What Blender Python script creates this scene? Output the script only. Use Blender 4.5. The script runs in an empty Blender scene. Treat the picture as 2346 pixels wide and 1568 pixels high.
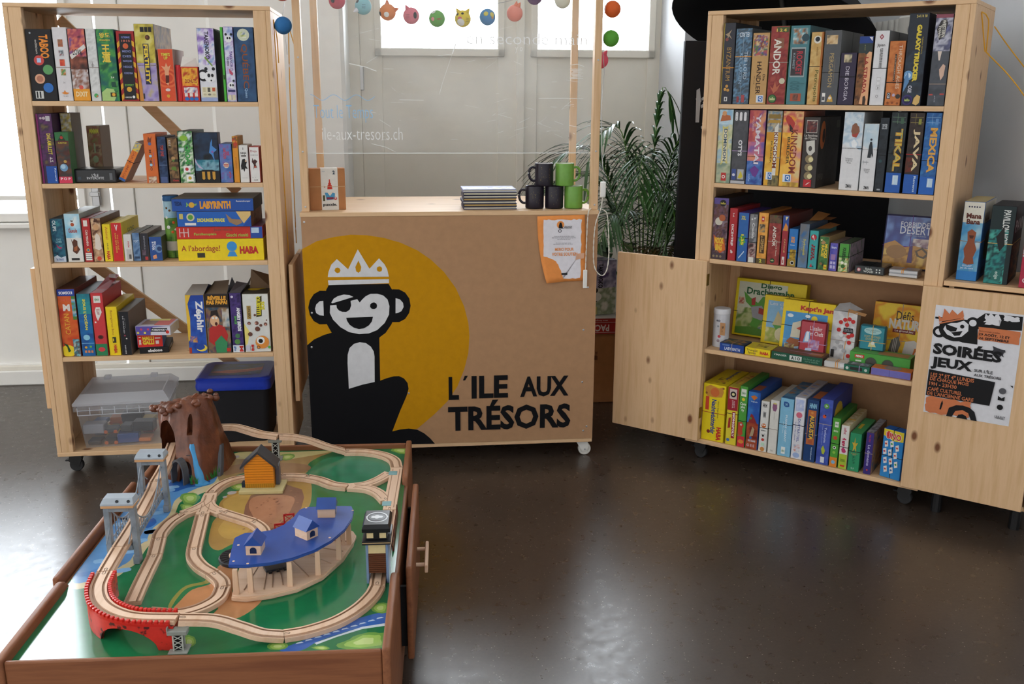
import bpy, bmesh, math, random
from mathutils import Matrix, Vector, noise
PI = math.pi
SC = bpy.context.scene
COL = SC.collection
# ---------------------------------------------------------------- camera
cd = bpy.data.cameras.new('camera')
cam = bpy.data.objects.new('camera', cd)
COL.objects.link(cam)
cd.sensor_width = 36.0
cd.lens = 2175.7 / 2346 * 36.0
cd.clip_start = .05
cam.matrix_world = Matrix.Translation((0, 0, 1.6)) @ Matrix.Rotation(PI / 2 - .25499, 4, 'X') @ Matrix.Rotation(.00487, 4, 'Z')
SC.camera = cam
# ---------------------------------------------------------------- daylight and exposure
SC.view_settings.view_transform = 'Standard'
SC.view_settings.look = 'None'
SC.view_settings.gamma = 1
SC.view_settings.use_curve_mapping = False
SC.view_settings.exposure = -0.08
SC.cycles.use_denoising = True
SC.cycles.max_bounces = 8
SC.cycles.transparent_max_bounces = 16
SC.cycles.sample_clamp_indirect = 6
SKY_FRONT, SKY_REAR, SKY_LEFT, SKY_RIGHT = 18.0, .62, 1.15, .45
wd = bpy.data.worlds.new('daylight')
SC.world = wd
wd.use_nodes = True
wn, wl = wd.node_tree.nodes, wd.node_tree.links
wn.clear()
def wnode(t, **k):
    n = wn.new(t)
    for a, b in k.items(): setattr(n, a, b)
    return n
tc = wnode('ShaderNodeTexCoord'); sx = wnode('ShaderNodeSeparateXYZ')
wl.new(tc.outputs['Generated'], sx.inputs[0])
def wmap(src, a, b, lo, hi):
    m = wnode('ShaderNodeMapRange', interpolation_type='SMOOTHSTEP')
    m.inputs[1].default_value, m.inputs[2].default_value, m.inputs[3].default_value, m.inputs[4].default_value = a, b, lo, hi
    wl.new(src, m.inputs[0]); return m.outputs[0]
front = wmap(sx.outputs['Y'], .02, .3, 0, SKY_FRONT)
side = wmap(sx.outputs['X'], -.7, .7, SKY_LEFT, SKY_RIGHT)
rear = wmap(sx.outputs['Y'], .05, -.6, 0, SKY_REAR)
a1 = wnode('ShaderNodeMath', operation='ADD'); a2 = wnode('ShaderNodeMath', operation='ADD')
wl.new(front, a1.inputs[0]); wl.new(side, a1.inputs[1]); wl.new(a1.outputs[0], a2.inputs[0]); wl.new(rear, a2.inputs[1])
cool = wnode('ShaderNodeMix', data_type='RGBA')
wl.new(wmap(sx.outputs['Y'], .02, .3, 0, 1), cool.inputs[0])
cool.inputs[6].default_value = (1, .985, .965, 1); cool.inputs[7].default_value = (.86, .93, 1, 1)
bg = wnode('ShaderNodeBackground'); wo = wnode('ShaderNodeOutputWorld')
wl.new(cool.outputs[2], bg.inputs[0]); wl.new(a2.outputs[0], bg.inputs[1]); wl.new(bg.outputs[0], wo.inputs[0])

# ---------------------------------------------------------------- materials
def lin(h):
    if not isinstance(h, str): return tuple(h)[:3] + (1.0,)
    v = [int(h[i:i + 2], 16) / 255 for i in (0, 2, 4)] if len(h) == 6 else [int(c * 2, 16) / 255 for c in h]
    return tuple((c / 12.92 if c <= .04045 else ((c + .055) / 1.055) ** 2.4) for c in v) + (1.0,)
class NT:
    def __init__(s, name):
        s.m = bpy.data.materials.new(name); s.m.use_nodes = True
        s.n, s.l = s.m.node_tree.nodes, s.m.node_tree.links
        s.b = s.n['Principled BSDF']; s.out = s.n['Material Output']
    def node(s, t, ins=None, **k):
        n = s.n.new(t)
        for a, b in k.items(): setattr(n, a, b)
        for a, b in (ins or {}).items():
            if hasattr(b, 'is_output'): s.l.new(b, n.inputs[a])
            else: n.inputs[a].default_value = b
        return n
    def coord(s, scale=(1, 1, 1), out='Object'):
        t = s.node('ShaderNodeTexCoord')
        return s.node('ShaderNodeMapping', {'Vector': t.outputs[out], 'Scale': scale}).outputs[0]
    def noise(s, v, scale, detail=3, rough=.55):
        return s.node('ShaderNodeTexNoise', {'Vector': v, 'Scale': scale, 'Detail': detail, 'Roughness': rough}).outputs[0]
    def ramp(s, f, stops):
        r = s.node('ShaderNodeValToRGB', {'Fac': f}); e = r.color_ramp.elements
        while len(e) < len(stops): e.new(.5)
        for i, (p, c) in enumerate(stops): e[i].position = p; e[i].color = lin(c)
        return r.outputs[0]
    def mix(s, f, a, b, mode='MIX'):
        m = s.node('ShaderNodeMix', data_type='RGBA', blend_type=mode)
        for i, x in ((0, f), (6, a), (7, b)):
            if hasattr(x, 'is_output'): s.l.new(x, m.inputs[i])
            else: m.inputs[i].default_value = x if i == 0 else lin(x)
        return m.outputs[2]
    def set(s, **k):
        for a, b in k.items():
            a = a.replace('_', ' ')
            if hasattr(b, 'is_output'): s.l.new(b, s.b.inputs[a])
            else: s.b.inputs[a].default_value = b
        return s
    def bump(s, h, strength=.2, dist=.002):
        s.l.new(s.node('ShaderNodeBump', {'Height': h, 'Strength': strength, 'Distance': dist}).outputs[0], s.b.inputs['Normal'])
def plain(name, c, rough=.5, spec=.5, var=.06, scale=9, **k):
    t = NT(name)
    n = t.noise(t.coord(), scale)
    base = lin(c)
    dark = tuple(x * (1 - var) for x in base[:3]); lite = tuple(min(1, x * (1 + var)) for x in base[:3])
    t.set(Base_Color=t.ramp(n, [(.3, dark), (.7, lite)]), Roughness=rough, **{'Specular_IOR_Level': spec}, **k)
    return t.m
def pine(name, axis, c1='DDB98F', c2='CDA377', knot='7A4A28', dens=7):
    t = NT(name)
    sc = [26, 26, 26]; sc[axis] = 1.6
    v = t.coord(tuple(sc)); n = t.noise(v, 1.4, 5, .6)
    g = t.ramp(n, [(.3, c2), (.5, c1), (.68, c2)])
    k = [dens, dens, dens]; k[axis] = dens * .55
    vo = t.node('ShaderNodeTexVoronoi', {'Vector': t.coord(tuple(k)), 'Scale': 1.0, 'Randomness': 1.0})
    kn = t.ramp(vo.outputs['Distance'], [(.07, (1, 1, 1)), (.15, (0, 0, 0))])
    g = t.mix(kn, g, knot)
    t.set(Base_Color=g, Roughness=.5, Specular_IOR_Level=.3); t.bump(n, .12, .001)
    return t.m
M = {}
for ax, nm in enumerate('xyz'): M['pine_' + nm] = pine('pine_' + nm, ax, 'DAB68E', 'CCA67B', '74492E', 10)
for ax, nm in enumerate('xyz'): M['toywood_' + nm] = pine('toy_beech_' + nm, ax, 'DDBCA0', 'D2AC8C', 'C29A78', 5)
for ax, nm in enumerate('xyz'): M['cherry_' + nm] = pine('cherry_laminate_' + nm, ax, '8A583A', '774830', '6C4028', 3)
def printed(name, rough, coat):
    t = NT(name)
    a = t.node('ShaderNodeVertexColor', layer_name='Col')
    n = t.noise(t.coord(), 60, 2)
    c = t.mix(1.0, a.outputs[0], t.ramp(n, [(.3, (.93, .93, .93)), (.7, (1, 1, 1))]), 'MULTIPLY')
    t.set(Base_Color=c, Roughness=rough, Coat_Weight=coat, Coat_Roughness=.15, Specular_IOR_Level=.3)
    return t.m
M['print'] = printed('printed_card', .5, .03)
M['paper'] = printed('printed_paper', .7, 0)
M['gloss'] = printed('glossy_paint', .3, .08)
M['metal'] = plain('zinc_steel', 'B9BABC', .35, Metallic=.9)
M['tin'] = printed('printed_tin', .3, .3)
M['black_plastic'] = plain('black_plastic', '131315', .4)
M['black_matte'] = plain('matte_black', '16161A', .75, .3)
M['white_plastic'] = plain('white_plastic', 'E4E2DC', .4)
M['white_paint'] = plain('white_wall_paint', 'ECEBE7', .6, .3, .03, 3)
M['cream_paint'] = plain('cream_door_paint', 'EAE5D9', .5, .3, .04, 3)
M['grey_wall'] = plain('grey_white_plaster', 'D4D6DA', .7, .3, .04, 3)
M['mdf'] = plain('mdf_board', 'AB8360', .65, .3, .05, 30)
M['rubber'] = plain('rubber', '202022', .7)
M['white_rubber'] = plain('white_rubber', 'D5D2CB', .5)
M['kraft'] = plain('kraft_card', 'AC7346', .7, .3, .08, 20)
M['yellow_cord'] = plain('yellow_cord', 'E0A526', .7)
M['white_cord'] = plain('white_cord', 'DDD8CC', .6)

# ---------------------------------------------------------------- mesh builder
GAIN = 1.0
def pcol(c):
    v = lin(c)
    return (min(.92, v[0] * GAIN), min(.92, v[1] * GAIN), min(.92, v[2] * GAIN), 1)
class MB:
    def __init__(s):
        s.bm = bmesh.new(); s.cl = s.bm.loops.layers.float_color.new('Col'); s.mats = []
    def mi(s, m):
        m = M[m] if isinstance(m, str) else m
        if m not in s.mats: s.mats.append(m)
        return s.mats.index(m)
    def paint(s, fs, m, c):
        i = s.mi(m); c = pcol(c) if c is not None else (1, 1, 1, 1)
        for f in fs:
            f.material_index = i
            for l in f.loops: l[s.cl] = c
    def face(s, pts, m, c=None):
        f = s.bm.faces.new([s.bm.verts.new(p) for p in pts]); s.paint([f], m, c); return f
    def box(s, x0, x1, y0, y1, z0, z1, m, c=None, bev=0, T=None, seg=1):
        vs = [s.bm.verts.new((x, y, z)) for x in (x0, x1) for y in (y0, y1) for z in (z0, z1)]
        fs = [s.bm.faces.new([vs[i] for i in q]) for q in ((0, 1, 3, 2), (4, 6, 7, 5), (0, 4, 5, 1), (2, 3, 7, 6), (0, 2, 6, 4), (1, 5, 7, 3))]
        s.paint(fs, m, c)
        if bev:
            es = list({e for f in fs for e in f.edges})
            r = bmesh.ops.bevel(s.bm, geom=es, offset=bev, segments=seg, affect='EDGES', profile=.5)
            vs = list({v for f in r['faces'] for v in f.verts} | {v for v in vs if v.is_valid})
            fs2 = list({f for v in vs for f in v.link_faces}); s.paint(fs2, m, c)
        if T is not None: bmesh.ops.transform(s.bm, matrix=T, verts=vs)
        return vs
    def prism(s, poly, z0, z1, m, c=None, T=None, ctop=None):
        """poly in xy extruded from z0 to z1"""
        n = len(poly)
        a = [s.bm.verts.new((p[0], p[1], z0)) for p in poly]; b = [s.bm.verts.new((p[0], p[1], z1)) for p in poly]
        fs = [s.bm.faces.new(a[::-1]), s.bm.faces.new(b)] + [s.bm.faces.new((a[i], a[(i + 1) % n], b[(i + 1) % n], b[i])) for i in range(n)]
        s.paint(fs, m, c)
        if ctop is not None: s.paint([fs[1]], m, ctop)
        if T is not None: bmesh.ops.transform(s.bm, matrix=T, verts=a + b)
        return a + b
    def rings(s, rs, m, c=None, cap=(True, True), closed=True, loop=False):
        """skin a list of equal-length vertex rings"""
        V = [[s.bm.verts.new(p) for p in r] for r in rs]
        n = len(V[0]); fs = []
        pairs = list(zip(V, V[1:])) + ([(V[-1], V[0])] if loop else [])
        for A, B in pairs:
            for i in range(n if closed else n - 1):
                j = (i + 1) % n
                try: fs.append(s.bm.faces.new((A[i], A[j], B[j], B[i])))
                except ValueError: pass
        if closed and not loop:
            if cap[0]: fs.append(s.bm.faces.new(V[0][::-1]))
            if cap[1]: fs.append(s.bm.faces.new(V[-1]))
        s.paint(fs, m, c)
        return [v for r in V for v in r]
    def tube(s, pts, r, m, c=None, n=8, closed=False, rr=None):
        pts = [Vector(p) for p in pts]; rs = []
        up = Vector((0, 0, 1))
        for i, p in enumerate(pts):
            a = pts[i - 1] if (i or closed) else p; b = pts[(i + 1) % len(pts)] if (i < len(pts) - 1 or closed) else p
            t = (b - a).normalized()
            u = t.cross(up)
            if u.length < .05: u = t.cross(Vector((1, 0, 0)))
            u.normalize(); w = u.cross(t)
            q = rr[i] if rr else r
            rs.append([p + (u * math.cos(2 * PI * k / n) + w * math.sin(2 * PI * k / n)) * q for k in range(n)])
        return s.rings(rs, m, c, loop=closed)
    def lathe(s, prof, m, c=None, n=24, T=None, cap=(True, True)):
        rs = [[Vector((max(r, 1e-4) * math.cos(2 * PI * k / n), max(r, 1e-4) * math.sin(2 * PI * k / n), z)) for k in range(n)] for r, z in prof]
        if T is not None: rs = [[T @ p for p in r] for r in rs]
        return s.rings(rs, m, c, cap)
    def ball(s, r, m, c=None, T=None, n=20, k=12, sz=1):
        return s.lathe([(r * math.sin(PI * i / k), -r * sz * math.cos(PI * i / k)) for i in range(k + 1)], m, c, n, T)
    def build(s, name, parent=None, loc=(0, 0, 0), rz=0, smooth=0):
        me = bpy.data.meshes.new(name)
        bmesh.ops.recalc_face_normals(s.bm, faces=[f for f in s.bm.faces if len(f.edges) and any(len(e.link_faces) > 1 for e in f.edges)])
        s.bm.to_mesh(me); s.bm.free()
        for m in s.mats: me.materials.append(m)
        if smooth:
            for p in me.polygons: p.use_smooth = True
            try: me.set_sharp_from_angle(angle=smooth)
            except Exception: pass
        o = bpy.data.objects.new(name, me); COL.objects.link(o)
        if parent is not None: o.parent = parent
        o.location = loc; o.rotation_euler = (0, 0, rz)
        return o
def thing(name, label, cat, loc=(0, 0, 0), rz=0, group=None):
    o = bpy.data.objects.new(name, None); COL.objects.link(o); o.empty_display_size = .05
    o.location = loc; o.rotation_euler = (0, 0, rz)
    return tag(o, label, cat, group)
def tag(o, label, cat, group=None):
    o['label'] = label; o['category'] = cat
    if group: o['group'] = group
    return o
def struct(mb, name, rz=0, loc=(0, 0, 0), smooth=0):
    o = mb.build(name, None, loc, rz, smooth); o['kind'] = 'structure'; return o
class Frame:
    """a piece of furniture's own axes: s along its front, d into its depth"""
    def __init__(f, x, y, a): f.x, f.y, f.a = x, y, a
    def w(f, s, d, z=0):
        c, n = math.cos(f.a), math.sin(f.a); return (f.x + s * c - d * n, f.y + s * n + d * c, z)
FL = Frame(-1.9432, 3.8091, .1151)     # left bookcase
FC = Frame(-.8788, 3.9218, .1101)      # counter
FR = Frame(.7866, 4.0529, -.6015)      # right bookcase
FT = Frame(-1.1457, 1.8563, .0674)     # train table
FW = Frame(0, 0, .11)                  # room axes

# ---------------------------------------------------------------- lettering and printed marks
_tx = {}
def glyphs(t, bold=0.0):
    k = (t, bold)
    if k not in _tx:
        cu = bpy.data.curves.new('t', 'FONT'); cu.body = t; cu.fill_mode = 'FRONT'; cu.resolution_u = 2; cu.offset = bold
        cu.space_line = .85; cu.align_x = 'CENTER'
        ob = bpy.data.objects.new('t', cu)
        me = bpy.data.meshes.new_from_object(ob)
        vs = [(v.co.x, v.co.y) for v in me.vertices]; fs = [tuple(p.vertices) for p in me.polygons]
        bpy.data.objects.remove(ob); bpy.data.curves.remove(cu); bpy.data.meshes.remove(me)
        if vs:
            x0 = min(v[0] for v in vs); x1 = max(v[0] for v in vs); y0 = min(v[1] for v in vs); y1 = max(v[1] for v in vs)
            vs = [((x - x0) / max(1e-6, x1 - x0), (y - y0) / max(1e-6, y1 - y0)) for x, y in vs]
        _tx[k] = (vs, fs)
    return _tx[k]
def palette(cols, t):
    t = max(0, min(.999, t)) * (len(cols) - 1); i = int(t); f = t - i
    a, b = pcol(cols[i]), pcol(cols[min(i + 1, len(cols) - 1)])
    f = f * f * (3 - 2 * f)
    return tuple(a[j] * (1 - f) + b[j] * f for j in range(4))
def uniq(P):
    out = [p for i, p in enumerate(P) if (p - P[i - 1]).length > 1e-6]
    return out if len(out) > 2 else P
class Face:
    """a flat printed face: origin, full-width vector, full-height vector, outward normal"""
    def __init__(f, O, U, V, eps=.00025, clip=True):
        f.O, f.U, f.V = Vector(O), Vector(U), Vector(V); f.N = f.U.cross(f.V).normalized(); f.k = 1; f.eps = eps; f.clip = clip
        f.asp = f.U.length / f.V.length
    def p(f, x, y):
        if f.clip: x, y = min(1, max(0, x)), min(1, max(0, y))
        return f.O + f.U * x + f.V * y + f.N * (f.eps * f.k)
    def draw(f, mb, tx, ops, m='print'):
        for o in ops:
            f.k += 1; q = o[0]
            if q == 'R': mb.face([f.p(o[1], o[2]), f.p(o[3], o[2]), f.p(o[3], o[4]), f.p(o[1], o[4])], m, o[5])
            elif q == 'P': mb.face(uniq([f.p(*a) for a in o[1]]), m, o[2])
            elif q == 'C':
                r = o[3]; ry = r * f.asp * (o[5] if len(o) > 5 else 1); n = 20
                mb.face(uniq([f.p(o[1] + r * math.cos(2 * PI * i / n), o[2] + ry * math.sin(2 * PI * i / n)) for i in range(n)]), m, o[4])
            elif q == 'T':
                t, x0, y0, x1, y1, c = o[1:7]; rot = o[7] if len(o) > 7 else 0; bold = o[8] if len(o) > 8 else .02
                vs, fs = glyphs(t, bold); w, h = x1 - x0, y1 - y0
                if rot == -90: P = [f.p(x0 + b * w, y1 - a * h) for a, b in vs]
                elif rot == 90: P = [f.p(x1 - b * w, y0 + a * h) for a, b in vs]
                elif rot == 180: P = [f.p(x1 - a * w, y1 - b * h) for a, b in vs]
                else: P = [f.p(x0 + a * w, y0 + b * h) for a, b in vs]
                V = [tx.bm.verts.new(p) for p in P]; F = []
                for g in fs:
                    try: F.append(tx.bm.faces.new([V[i] for i in g]))
                    except ValueError: pass
                tx.paint(F, m, c)
            elif q == 'A':
                x0, y0, x1, y1, cols = o[1:6]; seed = o[6] if len(o) > 6 else 1; sc = o[7] if len(o) > 7 else 30
                W, H = f.U.length * (x1 - x0), f.V.length * (y1 - y0); cell = o[8] if len(o) > 8 else .006
                nx, ny = max(2, int(W / cell)), max(2, int(H / cell))
                V = [[mb.bm.verts.new(f.p(x0 + (x1 - x0) * i / nx, y0 + (y1 - y0) * j / ny)) for i in range(nx + 1)] for j in range(ny + 1)]
                C = [[palette(cols, .5 + .95 * noise.noise(Vector((W * i / nx * sc + seed * 7.3, H * j / ny * sc, seed * 1.7))) + .28 * noise.noise(Vector((W * i / nx * sc * 3, H * j / ny * sc * 3, seed * 3.1)))) for i in range(nx + 1)] for j in range(ny + 1)]
                mi = mb.mi(m)
                for j in range(ny):
                    for i in range(nx):
                        g = mb.bm.faces.new((V[j][i], V[j][i + 1], V[j + 1][i + 1], V[j + 1][i])); g.material_index = mi
                        for l, (a, b) in zip(g.loops, ((j, i), (j, i + 1), (j + 1, i + 1), (j + 1, i))): l[mb.cl] = C[a][b]
def catmull(pts, step=.01, closed=False):
    P = [Vector(p) for p in pts]; n = len(P); out = []
    for i in range(n if closed else n - 1):
        if closed: a, b, c, d = P[i - 1], P[i], P[(i + 1) % n], P[(i + 2) % n]
        else: b, c = P[i], P[i + 1]; a = P[i - 1] if i else b * 2 - c; d = P[i + 2] if i + 2 < n else c * 2 - b
        k = max(2, int((c - b).length / step))
        for j in range(k):
            t = j / k
            out.append(.5 * ((2 * b) + (c - a) * t + (2 * a - 5 * b + 4 * c - d) * t * t + (3 * b - a - 3 * c + d) * t ** 3))
    if not closed: out.append(P[-1])
    return out
# ================================================================ room shell
def room(mb, name, smooth=0): return struct(mb, name, FW.a, smooth=smooth)
t = NT('dark_terrazzo')
co = t.coord()
n1 = t.noise(co, 2.2, 4); n2 = t.noise(co, 90, 2)
vo = t.node('ShaderNodeTexVoronoi', {'Vector': co, 'Scale': 95.0, 'Randomness': 1.0})
spk = t.ramp(vo.outputs['Distance'], [(.10, (1, 1, 1)), (.2, (0, 0, 0))])
pick = t.ramp(vo.outputs['Color'], [(.72, (0, 0, 0)), (.78, (1, 1, 1))])
base = t.mix(n2, t.ramp(n1, [(.3, '42372E'), (.7, '4D4138')]), '332A24')
sp = t.node('ShaderNodeMath', {0: spk, 1: pick}, operation='MULTIPLY').outputs[0]
t.set(Base_Color=t.mix(sp, base, 'A39A8E'), Roughness=t.ramp(t.noise(co, 25, 3), [(.3, (.26,) * 3), (.7, (.34,) * 3)]), Specular_IOR_Level=.8)
t.bump(t.noise(co, 160, 2), .05, .001)
M['floor'] = t.m
mb = MB(); mb.box(-6, 4.5, -4, 7.5, -.1, 0, 'floor'); room(mb, 'floor')
mb = MB(); mb.box(-6, 4.5, -4, 6.4, 3.7, 3.8, 'white_paint'); room(mb, 'ceiling')
# back wall, left of the niche: a pair of tall doors (one glazed) and a plain pier
mb = MB()
mb.box(-1.035, -.32, 5.40, 5.94, 0, 3.7, 'white_paint', bev=.02)
mb.box(-3.4, -1.02, 5.40, 5.94, 3.1, 3.7, 'white_paint'); mb.box(-6, -3.4, 5.40, 5.94, 0, 3.7, 'white_paint')
room(mb, 'wall_back_left')
mb = MB(); mb.box(-.32, 1.556, 5.93, 6.1, 3.2, 3.7, 'cream_paint'); mb.box(-.32, -.26, 5.90, 6.1, 0, 3.2, 'cream_paint'); mb.box(1.60, 1.66, 5.90, 6.1, 0, 3.2, 'cream_paint')
room(mb, 'wall_niche')
mb = MB(); mb.box(1.556, 2.6, 5.40, 5.94, 0, 3.7, 'grey_wall'); room(mb, 'wall_back_right')
mb = MB(); mb.box(2.44, 2.6, -3.5, 5.40, 0, 3.7, 'grey_wall'); room(mb, 'wall_right')
t = NT('window_glass')
tr = t.node('ShaderNodeBsdfTransparent'); gl = t.node('ShaderNodeBsdfGlossy', {'Roughness': .02})
fr = t.node('ShaderNodeFresnel', {'IOR': 1.45})
mx = t.node('ShaderNodeMixShader', {0: fr.outputs[0], 1: tr.outputs[0], 2: gl.outputs[0]})
t.l.new(mx.outputs[0], t.out.inputs[0]); M['glass'] = t.m
def door_leaf(name, x0, x1, y, wz, wx0, wx1, ztop=3.1, mat='cream_paint', handle=None):
    """door leaf with a sunk lower panel and a glazed upper light from height wz"""
    mb = MB()
    mb.box(x0, wx0, y, y + .05, 0.0, ztop, mat, bev=.003); mb.box(wx1, x1, y, y + .05, 0.0, ztop, mat, bev=.003)
    mb.box(wx0, wx1, y + .012, y + .045, .12, wz - .04, mat); mb.box(wx0, wx1, y, y + .05, 0, .12, mat, bev=.003)
    mb.box(wx0, wx1, y, y + .05, ztop - .1, ztop, mat, bev=.003)
    o = struct(mb, name, FW.a)
    f = MB()
    for a in ((wx0 - .04, wx1 + .04, wz - .045, wz), (wx0 - .04, wx1 + .04, ztop - .12, ztop - .08)): f.box(a[0], a[1], y - .02, y + .02, a[2], a[3], mat, bev=.004)
    for a in ((wx0 - .04, wx0), (wx1, wx1 + .04)): f.box(a[0], a[1], y - .02, y + .02, wz - .045, ztop - .08, mat, bev=.004)
    f.build('window_frame', o)
    g = MB(); g.box(wx0, wx1, y + .018, y + .022, wz, ztop - .12, 'glass'); g.build('pane', o)
    return o
door_leaf('door_1', -.26, .70, 5.93, 1.864, -.131, .56)
door_leaf('door_2', .706, 1.60, 5.93, 1.864, .80, 1.48)
mb = MB(); mb.box(.672, .722, 5.905, 5.93, .01, 3.1, 'cream_paint', bev=.006); mb.box(1.585, 1.612, 5.86, 5.93, 0, 3.1, 'cream_paint', bev=.003)
for z in (.55, 1.62): mb.box(-.265, -.24, 5.90, 5.93, z, z + .14, 'metal', bev=.004)
room(mb, 'trim_1')
o = door_leaf('door_3', -3.38, -1.612, 5.42, .965, -3.2, -1.775, 3.1, 'white_paint')
f = MB(); f.box(-3.2, -1.775, 5.41, 5.45, 1.035, 1.06, 'white_paint', bev=.003); f.build('glazing_bar', o)
f = MB(); f.box(-3.25, -1.73, 5.375, 5.43, .885, .915, 'white_paint', bev=.006); f.build('sill', o)
f = MB(); f.box(-1.70, -1.655, 5.39, 5.42, 1.00, 1.12, 'metal', bev=.006); f.box(-1.69, -1.64, 5.33, 5.345, 1.06, 1.085, 'metal', bev=.004); f.box(-1.685, -1.67, 5.34, 5.40, 1.065, 1.08, 'metal'); f.build('handle', o)
mb = MB(); mb.box(-1.600, -1.485, 5.42, 5.47, .01, 3.1, 'white_paint', bev=.003); mb.box(-1.50, -1.03, 5.475, 5.50, 0, 3.1, 'white_paint'); mb.box(-1.484, -1.03, 5.43, 5.46, .01, 3.1, 'white_paint', bev=.004)  # unseen slab behind the leaf, added to block daylight through the groove
room(mb, 'door_4')
mb = MB(); mb.box(-3.4, -1.02, 5.385, 5.42, 0, .085, 'white_paint', bev=.006); mb.box(-3.4, -1.02, 5.395, 5.42, .085, .11, 'cream_paint', bev=.003)
room(mb, 'baseboard_back')
# radiator on the right wall
r = thing('radiator', 'white ribbed column radiator on the grey wall behind the right bookcase', 'radiator', FW.w(2.38, 4.94, 0), FW.a)
for i in range(11):
    f = MB(); f.tube([(0, i * .062 - .35, 1.2), (0, i * .062 - .35, 1.93), (.0, i * .062 - .35, 1.96)], .024, 'white_plastic', n=10); f.tube([(.035, i * .062 - .35, 1.2), (.035, i * .062 - .35, 1.95)], .02, 'white_plastic', n=8); f.build('fin', r, smooth=1)
f = MB(); f.box(-.03, .05, -.72, -.385, 1.852, 1.97, 'white_plastic', bev=.01); f.build('end_panel', r)
f = MB(); f.lathe([(.022, 0), (.022, .02), (.012, .022)], 'metal', n=16, T=Matrix.Translation((-.03, -.55, 1.9)) @ Matrix.Rotation(-PI / 2, 4, 'Y')); f.build('valve', r, smooth=1)
# ================================================================ bookcases
SH = dict(top=1.93, b=[1.5664, 1.2463, .925, .5275], base=.107)
SW, SD = .996, .40
def bookcase(F, label, braces, back, casters):
    t = thing('bookcase', label, 'bookcase', F.w(0, 0, 0), F.a, 'pine bookcases on wheels')
    w = SW
    for s0, nm in ((0, 1), (w - .018, -1)):
        f = MB(); f.box(s0, s0 + .018, 0, SD, .107, 1.914, 'pine_z', bev=.001); f.build('side_panel', t)
    for s0 in (.0185, w - .0665):
        for d0 in (.0, SD - .032):
            f = MB(); f.box(s0, s0 + .048, d0 + .0005, d0 + .032, .1072, 1.9138, 'pine_z', bev=.0015); f.build('post', t)
    f = MB(); f.box(0, w, -.001, SD + .002, 1.914, 1.93, 'pine_x', bev=.0015); f.build('top_board', t)
    f = MB(); f.box(0, w, -.001, SD + .002, .088, .107, 'pine_x', bev=.0015); f.build('base_board', t)
    for z in SH['b']:
        f = MB(); f.box(.0672, w - .0672, 0, SD - .005, z - .018, z, 'pine_x', bev=.001); f.build('shelf_board', t)
    if braces:
        for a, b in braces:
            f = MB(); L = math.hypot(b[0] - a[0], b[1] - a[1]); ang = math.atan2(b[1] - a[1], b[0] - a[0])
            f.box(0, L, -.009, .009, -.022, .022, 'pine_x', bev=.001, T=Matrix.Translation((a[0], SD + .0115, a[1])) @ Matrix.Rotation(-ang, 4, 'Y')); f.build('brace', t)
    if back:
        f = MB(); f.box(.001, w - .001, SD + .0022, SD + .009, .11, .925, 'mdf'); f.build('back_panel', t)
    for s, d in casters:
        f = MB(); f.box(s - .028, s + .028, d - .028, d + .028, .084, .0878, 'black_plastic', bev=.002)
        f.prism([(-.024, .078), (.02, .084), (.026, .06), (.012, .022), (-.008, .022), (-.03, .05)], -.014, .014, 'black_plastic', T=Matrix.Translation((s, d, 0)) @ Matrix.Rotation(PI / 2, 4, 'X'))
        f.box(s - .045, s - .02, d - .012, d + .012, .048, .054, 'black_plastic', bev=.002)
        c = f.build('caster', t)
        f = MB(); f.lathe([(.012, -.011), (.026, -.011), (.029, -.007), (.029, .007), (.026, .011), (.012, .011)], 'rubber', n=24, T=Matrix.Translation((s, d, .0292)) @ Matrix.Rotation(PI / 2, 4, 'X')); f.build('wheel', c, smooth=.6)
    return t
BL = bookcase(FL, 'open-backed pine bookcase on black wheels, left of the counter, full of games', [((.07, 1.9), (.76, 1.17)), ((.09, .86), (.70, .36))], False, [(.055, .06), (.94, .06), (.055, .34), (.94, .34)])
BR = bookcase(FR, 'pine bookcase on black wheels with closed back, right of the counter, full of games', None, True, [(.055, .06), (.94, .06), (.055, .34), (.94, .34)])
# doors folded flat against the left bookcase's sides
for s, lab in ((SW + .012, 'r'), (-.031, 'l')):
    f = MB(); f.box(s, s + .018, .035, .46, .295, .90, 'pine_z', bev=.0015); f.build('door', BL)
# doors of the right bookcase swung open to either side
d1 = MB(); d1.box(-.364, .067, -.022, -.003, .104, .917, 'pine_z', bev=.0015); dL = d1.build('door', BR)
for z in (.81, .21):
    h = MB(); h.box(.0675, .070, -.02, .004, z, z + .05, plain('brass', '8A6A2C', .4, Metallic=.8), bev=.0005); h.build('hinge', dL)
d2 = MB(); d2.box(.933, 1.362, -.022, -.003, .102, .912, 'pine_z', bev=.0015); dR = d2.build('door', BR)
# low side cabinet to the right of the right bookcase
lc = thing('side_cabinet', 'low pine side cabinet joined to the right end of the right bookcase', 'cabinet', FR.w(0, 0, 0), FR.a)
for nm, b, m in (('shelf_board', (.999, 1.40, -.001, .36, .918, .936), 'pine_x'), ('side_panel', (1.016, 1.034, .02, .36, .09, .917), 'pine_z'), ('side_panel', (1.366, 1.384, .02, .36, .09, .917), 'pine_z'), ('base_board', (1.035, 1.365, .02, .36, .09, .108), 'pine_x'), ('back_panel', (1.035, 1.365, .35, .359, .109, .917), 'mdf')):
    f = MB(); f.box(*b, m, bev=.001); f.build(nm, lc)
for s in (1.06, 1.34):
    for d in (.06, .32):
        f = MB(); f.lathe([(.02, 0.0), (.02, .09)], 'black_plastic', n=12, T=Matrix.Translation((s, d, 0))); f.build('foot', lc)

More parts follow.
